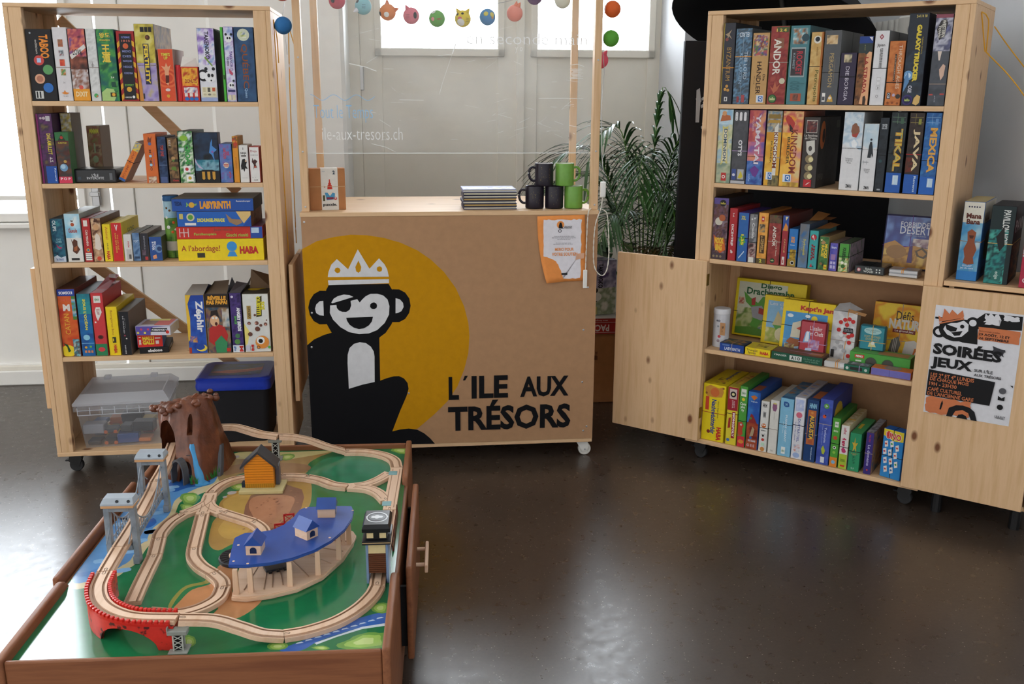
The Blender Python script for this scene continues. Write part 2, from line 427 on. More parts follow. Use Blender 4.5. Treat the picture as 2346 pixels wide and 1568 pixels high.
# ================================================================ counter
t = NT('painted_mdf'); a = t.node('ShaderNodeVertexColor', layer_name='Col')
n = t.noise(t.coord(), 30, 3)
t.set(Base_Color=t.mix(1.0, a.outputs[0], t.ramp(n, [(.3, (.9, .9, .9)), (.7, (1, 1, 1))]), 'MULTIPLY'), Roughness=.7, Specular_IOR_Level=.12)
M['wallpaint'] = t.m
CW, CT = 1.2544, 1.124
CN = thing('counter', 'tall game library counter with a painted front panel and posts holding a clear screen', 'counter', FC.w(0, 0, 0), FC.a)
f = MB(); f.box(0, CW, 0, .62, CT - .018, CT, 'pine_x', bev=.0015); f.build('counter_top', CN)
f = MB(); f.box(.004, CW - .002, .002, .02, .092, CT - .0185, 'mdf')
f.build('front_panel', CN)
f = MB(); f.box(.004, CW - .002, .004, .58, .074, .0915, 'pine_x', bev=.0015); f.build('base_board', CN)
for s in (.004, CW - .022):
    f = MB(); f.box(s, s + .018, .0205, .58, .092, CT - .0185, 'pine_z', bev=.001); f.build('side_panel', CN)
def cnt(x, z):  # px of the photo's front panel are handled offline; these are metres on the panel
    return (x, z)
PF = Face((0, .0018, 0), (1, 0, 0), (0, 0, 1), .0001, False)
art = MB(); ltr = MB()
def poly_arc(cx, cz, rx, rz, a0, a1, n=40): return [(cx + rx * math.cos(a0 + (a1 - a0) * i / n), cz + rz * math.sin(a0 + (a1 - a0) * i / n)) for i in range(n + 1)]
ART = {
 'sun': [(0.003, 0.973), (0.066, 1.006), (0.135, 1.022), (0.204, 1.031), (0.273, 1.028), (0.342, 1.016), (0.411, 0.995), (0.480, 0.962), (0.536, 0.922), (0.592, 0.867), (0.641, 0.797), (0.676, 0.716), (0.694, 0.642), (0.698, 0.582), (0.693, 0.507), (0.674, 0.432), (0.644, 0.356), (0.599, 0.288), (0.539, 0.228), (0.464, 0.164), (0.354, 0.156), (0.018, 0.117), (0.005, 0.121)],
 'head': [(0.106, 0.820), (0.356, 0.820), (0.378, 0.780), (0.385, 0.729), (0.379, 0.678), (0.363, 0.642), (0.337, 0.605), (0.312, 0.587), (0.301, 0.569), (0.117, 0.573), (0.111, 0.607), (0.091, 0.647), (0.081, 0.713), (0.086, 0.771), (0.095, 0.800)],
 'body': [(0.003, 0.558), (0.033, 0.583), (0.075, 0.602), (0.118, 0.614), (0.302, 0.606), (0.310, 0.587), (0.308, 0.392), (0.339, 0.403), (0.368, 0.410), (0.390, 0.410), (0.411, 0.399), (0.426, 0.378), (0.430, 0.351), (0.420, 0.317), (0.393, 0.256), (0.366, 0.187), (0.354, 0.156), (0.391, 0.164), (0.427, 0.167), (0.464, 0.160), (0.493, 0.143), (0.519, 0.119), (0.541, 0.091), (0.004, 0.102), (0.004, 0.420)],
 'earL': [(0.139, 0.721), (0.131, 0.689), (0.113, 0.663), (0.088, 0.649), (0.060, 0.649), (0.036, 0.664), (0.021, 0.691), (0.016, 0.723), (0.024, 0.755), (0.042, 0.781), (0.067, 0.795), (0.094, 0.794), (0.118, 0.779), (0.134, 0.753)],
 'earR': [(0.447, 0.723), (0.440, 0.691), (0.422, 0.665), (0.397, 0.652), (0.369, 0.652), (0.344, 0.667), (0.328, 0.693), (0.322, 0.725), (0.330, 0.757), (0.347, 0.782), (0.373, 0.796), (0.400, 0.795), (0.425, 0.781), (0.442, 0.755)],
 'band': [(0.103, 0.839), (0.358, 0.840), (0.358, 0.823), (0.105, 0.818)],
 'crown': [(0.103, 0.853), (0.107, 0.875), (0.120, 0.906), (0.144, 0.929), (0.189, 0.885), (0.232, 0.969), (0.278, 0.886), (0.319, 0.930), (0.342, 0.903), (0.352, 0.882), (0.358, 0.851)],
 'h1': [(0.157, 0.881), (0.153, 0.872), (0.144, 0.869), (0.136, 0.873), (0.132, 0.881), (0.136, 0.890), (0.145, 0.893), (0.154, 0.889)],
 'h2': [(0.331, 0.884), (0.328, 0.875), (0.319, 0.872), (0.311, 0.876), (0.308, 0.884), (0.311, 0.893), (0.320, 0.896), (0.328, 0.893)],
 'h3': [(0.233, 0.922), (0.244, 0.894), (0.240, 0.876), (0.231, 0.869), (0.222, 0.876), (0.219, 0.894)],
 'ewL': [(0.080, 0.751), (0.065, 0.750), (0.050, 0.736), (0.044, 0.718), (0.048, 0.699), (0.062, 0.689), (0.079, 0.687)],
 'ewR': [(0.384, 0.757), (0.402, 0.752), (0.415, 0.736), (0.417, 0.718), (0.407, 0.700), (0.393, 0.693), (0.382, 0.691)],
 'face': [(0.108, 0.731), (0.105, 0.698), (0.117, 0.669), (0.147, 0.635), (0.182, 0.613), (0.224, 0.603), (0.266, 0.605), (0.302, 0.619), (0.335, 0.650), (0.354, 0.686), (0.357, 0.723), (0.350, 0.752), (0.332, 0.770), (0.307, 0.778), (0.279, 0.778), (0.258, 0.768), (0.243, 0.754), (0.232, 0.741), (0.222, 0.756), (0.194, 0.749), (0.134, 0.733)],
 'brow': [(0.113, 0.743), (0.124, 0.760), (0.142, 0.771), (0.167, 0.777), (0.191, 0.774), (0.206, 0.766), (0.159, 0.752), (0.117, 0.740)],
 'patch': [(0.134, 0.734), (0.194, 0.751), (0.196, 0.729), (0.189, 0.711), (0.174, 0.701), (0.157, 0.702), (0.143, 0.709), (0.135, 0.720)],
 'eye': [(0.305, 0.726), (0.302, 0.716), (0.292, 0.711), (0.282, 0.713), (0.275, 0.721), (0.276, 0.732), (0.283, 0.739), (0.293, 0.741), (0.302, 0.736)],
 'mouth': [(0.173, 0.676), (0.286, 0.678), (0.281, 0.658), (0.267, 0.640), (0.246, 0.628), (0.225, 0.625), (0.203, 0.632), (0.186, 0.645), (0.176, 0.662)],
 'belly': [(0.172, 0.359), (0.171, 0.475), (0.173, 0.513), (0.182, 0.542), (0.201, 0.560), (0.226, 0.567), (0.251, 0.563), (0.272, 0.547), (0.284, 0.525), (0.287, 0.502), (0.284, 0.387), (0.230, 0.376)],
}
Y, K, Wt = 'C38A0C', '131316', 'D6D6D8'
seq = [('sun', Y), ('body', K), ('earL', K), ('earR', K), ('head', K), ('crown', Wt), ('band', Wt), ('h1', Y), ('h2', Y), ('h3', Y), ('ewL', Wt), ('ewR', Wt), ('face', Wt), ('brow', Wt), ('patch', K), ('eye', K), ('mouth', K), ('belly', Wt)]
PF.draw(art, ltr, [('P', ART[k], c) for k, c in seq] + [
    ('T', 'L', .605, .2945, .650, .400, K, 0, .035), ('P', [(.668, .383), (.678, .383), (.690, .404), (.676, .404)], K),
    ('T', 'ILE', .706, .298, .867, .402, K, 0, .035), ('T', 'AUX', .922, .298, 1.139, .393, K, 0, .035), ('T', 'TR\u00c9SORS', .601, .148, 1.150, .290, K, 0, .035)], 'wallpaint')
PNT = art.build('painted_monkey_emblem', CN); ltr.build('painted_lettering', CN)
f = MB()
for x, z in ((.017, 1.085), (.03, .70), (.022, .55), (1.215, .79), (1.20, .36), (1.21, .13), (1.225, .15), (1.20, .60), (.43, .33)): f.lathe([(.004, 0), (.0045, .001), (.002, .0015)], 'metal', n=10, T=Matrix.Translation((x, .0018, z)) @ Matrix.Rotation(PI / 2, 4, 'X'))
f.build('screw_heads', CN)
for s, d, z1 in ((.008, .025, 2.5), (1.224, .025, 2.5), (.046, .37, 2.5), (1.186, .37, 2.5)):
    f = MB(); f.box(s, s + .03, d, d + .045 if d < .1 else d + .03, CT, z1, 'pine_z', bev=.0015)
    if d < .1:
        for z in (1.145, 1.37, 1.74): f.lathe([(.004, 0), (.004, .002), (.002, .0025)], 'metal', n=10, T=Matrix.Translation((s + .015, d, z)) @ Matrix.Rotation(PI / 2, 4, 'X'))
    f.build('post', CN)
f = MB(); f.box(.008, 1.254, .071, .101, 2.40, 2.44, 'pine_x'); f.box(.046, 1.216, .34, .37, 2.40, 2.44, 'pine_x'); f.build('top_rail', CN)
# clear acrylic screen with scratches and marker handwriting
t = NT('clear_acrylic')
tr = t.node('ShaderNodeBsdfTransparent', {0: (.985, .985, .98, 1)}); gl = t.node('ShaderNodeBsdfGlossy', {'Roughness': .03}); df = t.node('ShaderNodeBsdfDiffuse', {0: (.85, .86, .86, 1)}); tl = t.node('ShaderNodeBsdfTranslucent', {0: (.85, .86, .86, 1)})
hz = t.ramp(t.noise(t.coord((1, 1, 2.2)), 3.2, 5), [(.35, (.012,) * 3), (.75, (.085,) * 3)])
dm = t.node('ShaderNodeMixShader', {0: .5, 1: df.outputs[0], 2: tl.outputs[0]})
m1 = t.node('ShaderNodeMixShader', {0: hz, 1: tr.outputs[0], 2: dm.outputs[0]})
m2 = t.node('ShaderNodeMixShader', {0: t.node('ShaderNodeFresnel', {'IOR': 1.3}).outputs[0], 1: m1.outputs[0], 2: gl.outputs[0]})
t.l.new(m2.outputs[0], t.out.inputs[0]); M['acrylic'] = t.m
M['scratch'] = plain('scratched_acrylic', 'F2F2EE', .5, .5, .02)
M['edge'] = plain('cut_acrylic_edge', 'EDF1EE', .25)
f = MB(); f.box(.033, 1.225, .0745, .0785, 1.362, 2.40, 'acrylic'); AC = f.build('acrylic_screen', CN)
f = MB(); f.box(.033, 1.225, .0738, .0792, 1.359, 1.3619, 'edge'); f.build('edge', AC)
rnd = random.Random(4)
f = MB()
PA = Face((0, .0742, 0), (1, 0, 0), (0, 0, 1), .0001, False)
def stroke(mb, pts, w, c, m='scratch', Fc=None):
    Fc = Fc or PA
    for a, b in zip(pts, pts[1:]):
        dx, dy = b[0] - a[0], b[1] - a[1]; L = math.hypot(dx, dy) or 1; nx, ny = -dy / L * w, dx / L * w
        mb.face([Fc.p(a[0] - nx, a[1] - ny), Fc.p(b[0] - nx, b[1] - ny), Fc.p(b[0] + nx, b[1] + ny), Fc.p(a[0] + nx, a[1] + ny)], m, c)
for i in range(120):
    x, z = rnd.uniform(.25, 1.18), rnd.uniform(1.40, 1.86)
    L, a = (rnd.uniform(.004, .06) if i % 3 else .003), rnd.gauss(0, .35)
    stroke(f, [(x, z), (x + L * math.cos(a), z + L * math.sin(a))], rnd.uniform(.0003, .0008), None)
for pts, w in (([(.655, 1.80), (.64, 1.76)], .0022), ([(.638, 1.755), (.60, 1.65), (.585, 1.60)], .0008), ([(.22, 1.72), (.29, 1.705), (.33, 1.69)], .0015), ([(1.0, 1.585), (1.10, 1.586), (1.19, 1.585)], .0011), ([(1.13, 1.72), (1.16, 1.724), (1.19, 1.715)], .0012), ([(.42, 1.577), (.52, 1.576)], .001), ([(.30, 1.40), (.36, 1.385), (.40, 1.365)], .001)): stroke(f, pts, w, None)
for i in range(14): stroke(f, [(1.125 + rnd.uniform(0, .02), 1.665 + i * .003), (1.185 + rnd.uniform(-.02, .01), 1.665 + i * .003 + rnd.uniform(-.002, .002))], .0008, None)
f.build('scratches', AC)
M['marker'] = plain('chalk_marker', 'F4F4F2', .8, .1, .01); M['marker_blue'] = plain('chalk_marker_blue', '9CC8EA', .8, .1, .01)
f = MB(); fb = MB(); d_ = MB()
stroke(fb, [(.06 + .004 * i, 1.585 + .011 * math.sin(i * .004 * 2 * PI / .092 + 1.5)) for i in range(66)], .0011, None, 'marker_blue')
PA.draw(d_, fb, [('T', 'Tout le Temps', .07, 1.485, .31, 1.555, None, 0, -.012)], 'marker_blue')
PA.draw(d_, f, [('T', 'ile-aux-tresors.ch', .10, 1.415, .43, 1.465, None, 0, -.012), ('T', 'en seconde main', .70, 1.80, 1.20, 1.845, None, 0, -.012), ('T', 'y o', .90, 1.765, .93, 1.79, None, 0, -.012)], 'marker')
d_.bm.free()
f.build('white_handwriting', AC); fb.build('blue_handwriting', AC)
# casters
for s, d, m in ((1.215, .045, 'white_rubber'), (.05, .045, 'white_rubber'), (1.2, .53, 'white_rubber'), (.05, .53, 'white_rubber')):
    f = MB(); f.box(s - .03, s + .03, d - .025, d + .025, .0705, .0738, 'metal', bev=.001)
    f.prism([(-.032, .07), (.022, .07), (.026, .036), (.012, .022), (-.002, .022)], -.0165, -.0135, 'white_plastic', T=Matrix.Translation((s, d, 0)) @ Matrix.Rotation(PI / 2, 4, 'X'))
    f.prism([(-.032, .07), (.022, .07), (.026, .036), (.012, .022), (-.002, .022)], .0135, .0165, 'white_plastic', T=Matrix.Translation((s, d, 0)) @ Matrix.Rotation(PI / 2, 4, 'X'))
    f.lathe([(.004, -.018), (.004, .018)], 'metal', n=10, T=Matrix.Translation((s + .01, d, .029)) @ Matrix.Rotation(PI / 2, 4, 'X'))
    c = f.build('caster', CN)
    f = MB(); f.lathe([(.008, -.006), (.019, -.006), (.020, -.011), (.027, -.011), (.029, -.008), (.029, .008), (.027, .011), (.020, .011), (.019, .006), (.008, .006)], m, n=28, T=Matrix.Translation((s + .01, d, .0292)) @ Matrix.Rotation(PI / 2, 4, 'X'))
    f.build('wheel', c, smooth=.6)
# ---- flyer taped to the counter front
fl = thing('flyer', 'white flyer with torn orange border taped to the top right of the counter front', 'flyer', FC.w(.9894, 0, .815), FC.a)
f = MB(); x = MB(); nx, ny = 10, 14; V = []
for j in range(ny + 1):
    for i in range(nx + 1):
        u, v = i / nx, j / ny
        px = (.041 * (1 - v) ** 2 * (1 - u) ** 1.5) + u * (.2044 + .0146 * (1 - v)); pz = v * .2858 + .006 * u * (1 - .0 * v)
        py = -.0025 - .022 * max(0, (1 - u * 2.2)) * max(0, (1 - v * 2)) ** 2
        V.append(f.bm.verts.new((px, py, pz)))
fs = []
for j in range(ny):
    for i in range(nx):
        k = j * (nx + 1) + i; fs.append(f.bm.faces.new((V[k], V[k + 1], V[k + nx + 2], V[k + nx + 1])))
f.paint(fs, 'paper', 'E8924A')
sh = f.build('sheet', fl, smooth=1); so = sh.modifiers.new('thickness', 'SOLIDIFY'); so.thickness = .0004; so.offset = 1
def torn(x0, y0, x1, y1, n, amp, rnd):
    P = []
    for a, b in (((x0, y0), (x1, y0)), ((x1, y0), (x1, y1)), ((x1, y1), (x0, y1)), ((x0, y1), (x0, y0))):
        for i in range(n):
            t_ = i / n; P.append((a[0] + (b[0] - a[0]) * t_ + rnd.uniform(-amp, amp), a[1] + (b[1] - a[1]) * t_ + rnd.uniform(-amp, amp)))
    return P
PFly = Face((.0, -.0032, 0), (.214, 0, 0), (0, 0, .29), .0003)
f = MB()
inner = torn(.13, .06, .89, .935, 14, .009, rnd); inner = [(a + (.34 * max(0, .3 - b) if a < .5 else 0), b) for a, b in inner]
PFly.draw(f, x, [('P', inner, 'E3E0E6'), ('C', .465, .86, .075, 'E8924A'), ('P', [(.45, .89), (.48, .895), (.50, .86), (.51, .82), (.54, .805), (.43, .805), (.43, .84)], K), ('C', .455, .77, .035, '55535A'), ('C', .455, .77, .02, 'E3E0E6'),
    ('T', "L'ILE AUX\nTR\u00c9SORS", .535, .805, .70, .845, '2A2A2E'),
    ('T', 'Cette aire de jeu est en libre acc\u00e8s.\nElle fonctionne gr\u00e2ce aux dons propos\u00e9s,\naux b\u00e9n\u00e9voles en tout.', .30, .64, .78, .70, '6A6870', 0, 0),
    ('T', 'En nous soutenant, vous\npermettez \u00e0 cette offre de durer.', .33, .565, .73, .60, '6A6870', 0, 0),
    ('T', 'MERCI POUR', .36, .475, .74, .52, 'E8924A'), ('T', 'VOTRE SOUTIEN', .30, .40, .82, .45, 'E8924A'),
    ('R', .50, .115, .62, .145, '2A2A2E'), ('P', [(.78, .34), (.95, .36), (.96, .44), (.80, .43)], 'D7A688')], 'paper')
f.build('printed_panel', fl); x.build('lettering', fl)
# ---- poster on the open right door
po = thing('poster', 'black white and orange event poster with a crowned monkey on the open right door', 'poster', FR.w(.9855, -.0227, .425), FR.a)
f = MB(); f.box(0, .2965, -.0006, 0, 0, .4215, 'paper', 'D9D9DE'); f.build('sheet', po)
f = MB(); x = MB(); PP = Face((0, -.0007, 0), (.2965, 0, 0), (0, 0, .4215), .00015); OR = 'C9764C'; G = 'D9D9DE'
E_ = lambda cx, cy, r, ry: [(cx + r * math.cos(2 * PI * i / 24), cy + ry * math.sin(2 * PI * i / 24)) for i in range(24)]
PP.draw(f, x, [('P', [(.01, .875), (.01, .892), (.5, .90), (.5, .86)], K), ('P', [(.40, .86), (.571, .975), (.985, .983), (.995, .862), (.512, .828), (.53, .69), (.36, .69), (.30, .70)], K),
    ('P', torn(.58, .885, .74, .965, 5, .02, rnd), G), ('P', torn(.78, .93, .96, .97, 5, .01, rnd), G), ('P', E_(.448, .876, .075, .052), K), ('P', E_(.448, .876, .042, .03), G), ('P', E_(.075, .76, .075, .052), K), ('P', E_(.07, .76, .04, .028), G),
    ('P', E_(.255, .80, .19, .108), K), ('P', [(.119, .789), (.14, .83), (.2, .852), (.27, .86), (.344, .888), (.403, .859), (.408, .799), (.344, .744), (.26, .726), (.171, .745)], G), ('P', [(.13, .84), (.28, .815), (.27, .785), (.21, .775), (.16, .79)], K), ('C', .334, .833, .025, K), ('P', [(.216, .769), (.345, .795), (.318, .751), (.258, .741)], K),
    ('P', [(.062, .851), (.045, .907), (.093, .887), (.104, .976), (.17, .932), (.196, .973), (.264, .933), (.317, .98), (.338, .929), (.335, .912)], OR), ('P', [(.06, .842), (.07, .832), (.345, .90), (.34, .912)], OR), ('P', torn(.52, .735, .985, .85, 6, .004, rnd), OR),
    ('T', 'PROCHAINES SOIR\u00c9ES :', .53, .81, .775, .822, '5A2A18', 0, .02), ('T', '29 AO\u00dbT, 12 ET', .53, .772, .88, .804, K, 0, .03), ('T', '26 SEPTEMBRE', .537, .742, .873, .765, K, 0, .03),
    ('P', torn(.70, .62, .84, .69, 5, .02, rnd), '3A3A40'), ('T', 'SOIR\u00c9ES', .03, .555, .82, .68, K, 0, .05), ('T', 'JEUX', .024, .415, .51, .53, K, 0, .05), ('T', "SUR L'\u00ceLE", .534, .445, .744, .478, K, 0, .02), ('T', 'AUX TR\u00c9SORS', .536, .405, .846, .435, K, 0, .02),
    ('P', [(.012, .408), (.786, .38), (.757, .159), (.009, .163)], K), ('P', torn(.02, .01, .55, .155, 8, .012, rnd), OR), ('P', [(.28, .0), (.30, .08), (.38, .115), (.46, .122), (.54, .112), (.60, .08), (.64, .0), (.57, .0), (.53, .06), (.46, .08), (.38, .06), (.345, .0)], K), ('P', [(.40, .0), (.42, .03), (.465, .042), (.51, .03), (.53, 0)], K), ('P', [(.19, .05), (.21, .05), (.225, .11), (.215, .14), (.20, .11)], K),
    ('T', 'LES 2\u1d49 ET 4\u1d49 LUNDIS', .039, .345, .549, .383, OR, 0, .02), ('T', 'DE CHAQUE MOIS', .037, .303, .495, .34, OR, 0, .02), ('T', '19H - 23H30', .034, .262, .361, .297, OR, 0, .02), ('T', 'CAF\u00c9 CULTUREL', .028, .212, .431, .254, OR, 0, .02), ('T', "DE L'ANCIENNE GARE", .027, .17, .571, .205, OR, 0, .02),
    ('C', .881, .311, .04, '55555A'), ('P', [(.84, .225), (.84, .265), (.88, .245), (.915, .265), (.915, .225)], K), ('C', .876, .163, .035, K), ('T', "L'ILE AUX\nTR\u00c9SORS", .83, .055, .95, .085, '2A2A2E', 0, .02), ('P', [(.953, .372), (.986, .373), (.989, .352)], K)], 'paper')
f.build('printed_artwork', po); x.build('lettering', po)
# ================================================================ games on the shelves (metres in each bookcase's own axes)
def game(F, s0, s1, d, z, h, dep, front, side, label, ops, name='game_box', cat='board game', group=None, lean=0, rot=0, top=None, band=None, right=None, left=None, topops=None, m='print', bev=.0012, tilt=0, flap=None, tagp=None):
    """a printed carton standing or lying on a board, its front towards the room"""
    w = s1 - s0; z += .0007 + max(0, math.sin(-tilt)) * dep + max(0, math.sin(lean)) * w
    T = thing(name, label, cat, F.w(s0, d, z), F.a + rot, group)
    if lean or tilt: T.rotation_euler = (tilt, lean, F.a + rot)
    b = MB(); x = MB()
    b.box(0, w, 0, dep, 0, h, m, side, bev=bev)
    Face((bev, 0, bev), (w - 2 * bev, 0, 0), (0, 0, h - 2 * bev), .0002).draw(b, x, [('R', 0, 0, 1, 1, front)] + ops, m)
    if top: Face((bev, bev, h), (w - 2 * bev, 0, 0), (0, dep - 2 * bev, 0), .0002).draw(b, x, [('R', 0, 0, 1, 1, top)] + (topops or []), m)
    if right: Face((w, bev, bev), (0, dep - 2 * bev, 0), (0, 0, h - 2 * bev), .0002).draw(b, x, right, m)
    if left: Face((0, dep - bev, bev), (0, -dep + 2 * bev, 0), (0, 0, h - 2 * bev), .0002).draw(b, x, left, m)
    if dep > .1 and h > w and not top:   # seam where the lid meets the tray, seen on the top edge
        b.box(w * .3, w * .3 + .001, .004, dep - .004, h - .0005, h + .0003, m, '3A3632')
    if flap:
        for f_ in flap: b.face([(p[0] * w, p[1] * dep, p[2] * h) for p in f_[0]], m, f_[1])
    b.build('carton', T)
    if len(x.bm.verts): x.build('title_print', T)
    else: x.bm.free()
    for q in band or []:
        r = MB(); e = .0003; v = q[1]; c = {'k': '18181A', 'r': 'A3262C', 'o': 'D9922E', 'g': '9C8F86', 'y': 'C9A25A', 'p': '6E3C86', 'l': 'A88FB8'}[q[0]]
        o_ = .0008; hb = .0013
        if len(q) < 3: rr = [[(-k, -k, v * h + y), (w + k, -k, v * h + y), (w + k, dep + k, v * h + y), (-k, dep + k, v * h + y)] for k, y in ((e, -hb), (o_, -hb), (o_, hb), (e, hb))]; r.rings(rr, 'paper', c, loop=True)
        else: rr = [[(v * w + y, -k, .0012), (v * w + y, -k, h + k), (v * w + y, dep + k, h + k), (v * w + y, dep + k, .0012)] for k, y in ((e, -hb), (o_, -hb), (o_, hb), (e, hb))]; r.rings(rr, 'paper', c, closed=False); r.rings([rr[3], rr[0]], 'paper', c, closed=False)
        r.build('rubber_band', T)
    if tagp:
        for (a, c, sx, sy, txt_) in tagp:
            r = MB(); rx = MB(); r.box(a * w, a * w + sx, -.004, -.003, c * h, c * h + sy, 'paper', 'B98A5E')
            if txt_: Face((a * w, -.004, c * h), (sx, 0, 0), (0, 0, sy), .0003).draw(r, r, [('T', txt_, .25, .3, .75, .7, '222222', -90)], 'paper')
            rx.bm.free(); r.build('price_tag', T)
    return T
DIM = {
'L1':(FL,.008,1.5664,[(0.068, 0.165, 0.268), (0.167, 0.222, 0.276), (0.223, 0.289, 0.272), (0.29, 0.328, 0.272), (0.329, 0.398, 0.271), (0.403, 0.472, 0.265), (0.472, 0.548, 0.292), (0.554, 0.613, 0.2), (0.614, 0.635, 0.14), (0.636, 0.705, 0.133), (0.707, 0.775, 0.279), (0.797, 0.8085, 0.284), (0.809, 0.8475, 0.286), (0.849, 0.926, 0.285)]),
'L2':(FL,.01,1.2463,[(0.069, 0.131, 0.272), (0.132, 0.186, 0.201), (0.134, 0.178, 0.273), (0.198, 0.254, 0.22), (0.47, 0.519, 0.195), (0.521, 0.557, 0.184), (0.56, 0.601, 0.179), (0.602, 0.662, 0.205), (0.663, 0.76, 0.2), (0.761, 0.812, 0.155), (0.814, 0.838, 0.185), (0.839, 0.876, 0.15), (0.879, 0.92, 0.143)]),
'L3':(FL,.03,.925,[(0.069, 0.12, 0.178), (0.125, 0.188, 0.198), (0.191, 0.226, 0.179), (0.227, 0.268, 0.179), (0.27, 0.303, 0.154), (0.304, 0.348, 0.16), (0.349, 0.383, 0.111), (0.384, 0.4155, 0.118), (0.416, 0.449, 0.116), (0.45, 0.502, 0.101)]),
'L4':(FL,.015,.5275,[(0.068, 0.141, 0.288), (0.144, 0.199, 0.267), (0.2, 0.25, 0.269), (0.254, 0.301, 0.21), (0.304, 0.346, 0.189), (0.578, 0.656, 0.254), (0.657, 0.756, 0.255), (0.759, 0.808, 0.259), (0.811, 0.92, 0.254)]),
'R1':(FR,.01,1.5664,[(0.068, 0.119, 0.316), (0.121, 0.19, 0.293), (0.192, 0.262, 0.274), (0.264, 0.34, 0.297), (0.343, 0.42, 0.296), (0.425, 0.474, 0.27), (0.476, 0.541, 0.274), (0.543, 0.604, 0.192), (0.606, 0.659, 0.25), (0.662, 0.715, 0.268), (0.717, 0.7745, 0.23), (0.776, 0.846, 0.324), (0.866, 0.927, 0.318)]),
'R2':(FR,.01,1.2463,[(0.068, 0.132, 0.299), (0.133, 0.198, 0.297), (0.199, 0.27, 0.298), (0.274, 0.337, 0.296), (0.338, 0.422, 0.296), (0.424, 0.488, 0.274), (0.577, 0.652, 0.295), (0.654, 0.71, 0.253), (0.711, 0.745, 0.276), (0.749, 0.807, 0.297), (0.814, 0.868, 0.296), (0.87, 0.927, 0.297)]),
'R3':(FR,.01,.925,[(0.068, 0.136, 0.26), (0.141, 0.177, 0.22), (0.181, 0.227, 0.205), (0.229, 0.265, 0.202), (0.267, 0.31, 0.211), (0.312, 0.366, 0.205), (0.368, 0.396, 0.207), (0.398, 0.436, 0.155), (0.44, 0.481, 0.179), (0.482, 0.519, 0.155), (0.523, 0.563, 0.135), (0.566, 0.599, 0.113), (0.603, 0.647, 0.114)]),
'R5':(FR,.012,.107,[(0.069, 0.175, 0.262), (0.183, 0.234, 0.266), (0.237, 0.274, 0.278), (0.276, 0.331, 0.261), (0.335, 0.372, 0.229), (0.376, 0.415, 0.241), (0.418, 0.476, 0.259), (0.478, 0.525, 0.273), (0.53, 0.58, 0.272), (0.584, 0.638, 0.286), (0.64, 0.674, 0.214), (0.677, 0.712, 0.19), (0.715, 0.762, 0.165), (0.778, 0.81, 0.18)]),
}
GRP = {'L1': "games on the left bookcase's top shelf", 'L2': "games on the left bookcase's second shelf", 'L3': "games on the left bookcase's third shelf", 'L4': "games on the left bookcase's fourth shelf", 'R1': "games on the right bookcase's top shelf", 'R2': "games on the right bookcase's second shelf", 'R3': "games on the right bookcase's third shelf", 'R4': "games on the right bookcase's fourth shelf", 'R5': "games on the right bookcase's bottom shelf"}
W_, B_ = 'E8E8E6', '17171B'
DK = '2B2624'
def row(k, specs):
    F, d, z, dims = DIM[k]
    for (s0, s1, h), (front, side, label, ops, o) in zip(dims, specs):
        o = dict(o); game(F, s0 + .0009, s1 - .0009, o.pop('d', d), z, h, o.pop('dep', .27), front, side, label, ops, group=GRP[k], **o)
warm = ['6E2B1C', 'C0572B', 'E6A04C', 'F0D9A8', '8C3A2A']; blues = ['12324A', '2C6C8E', '6FB3C9', 'DDE9EC', '1B4258']; greens = ['1E5A34', '4C9A48', 'A5CC5C', '2C6E5E']
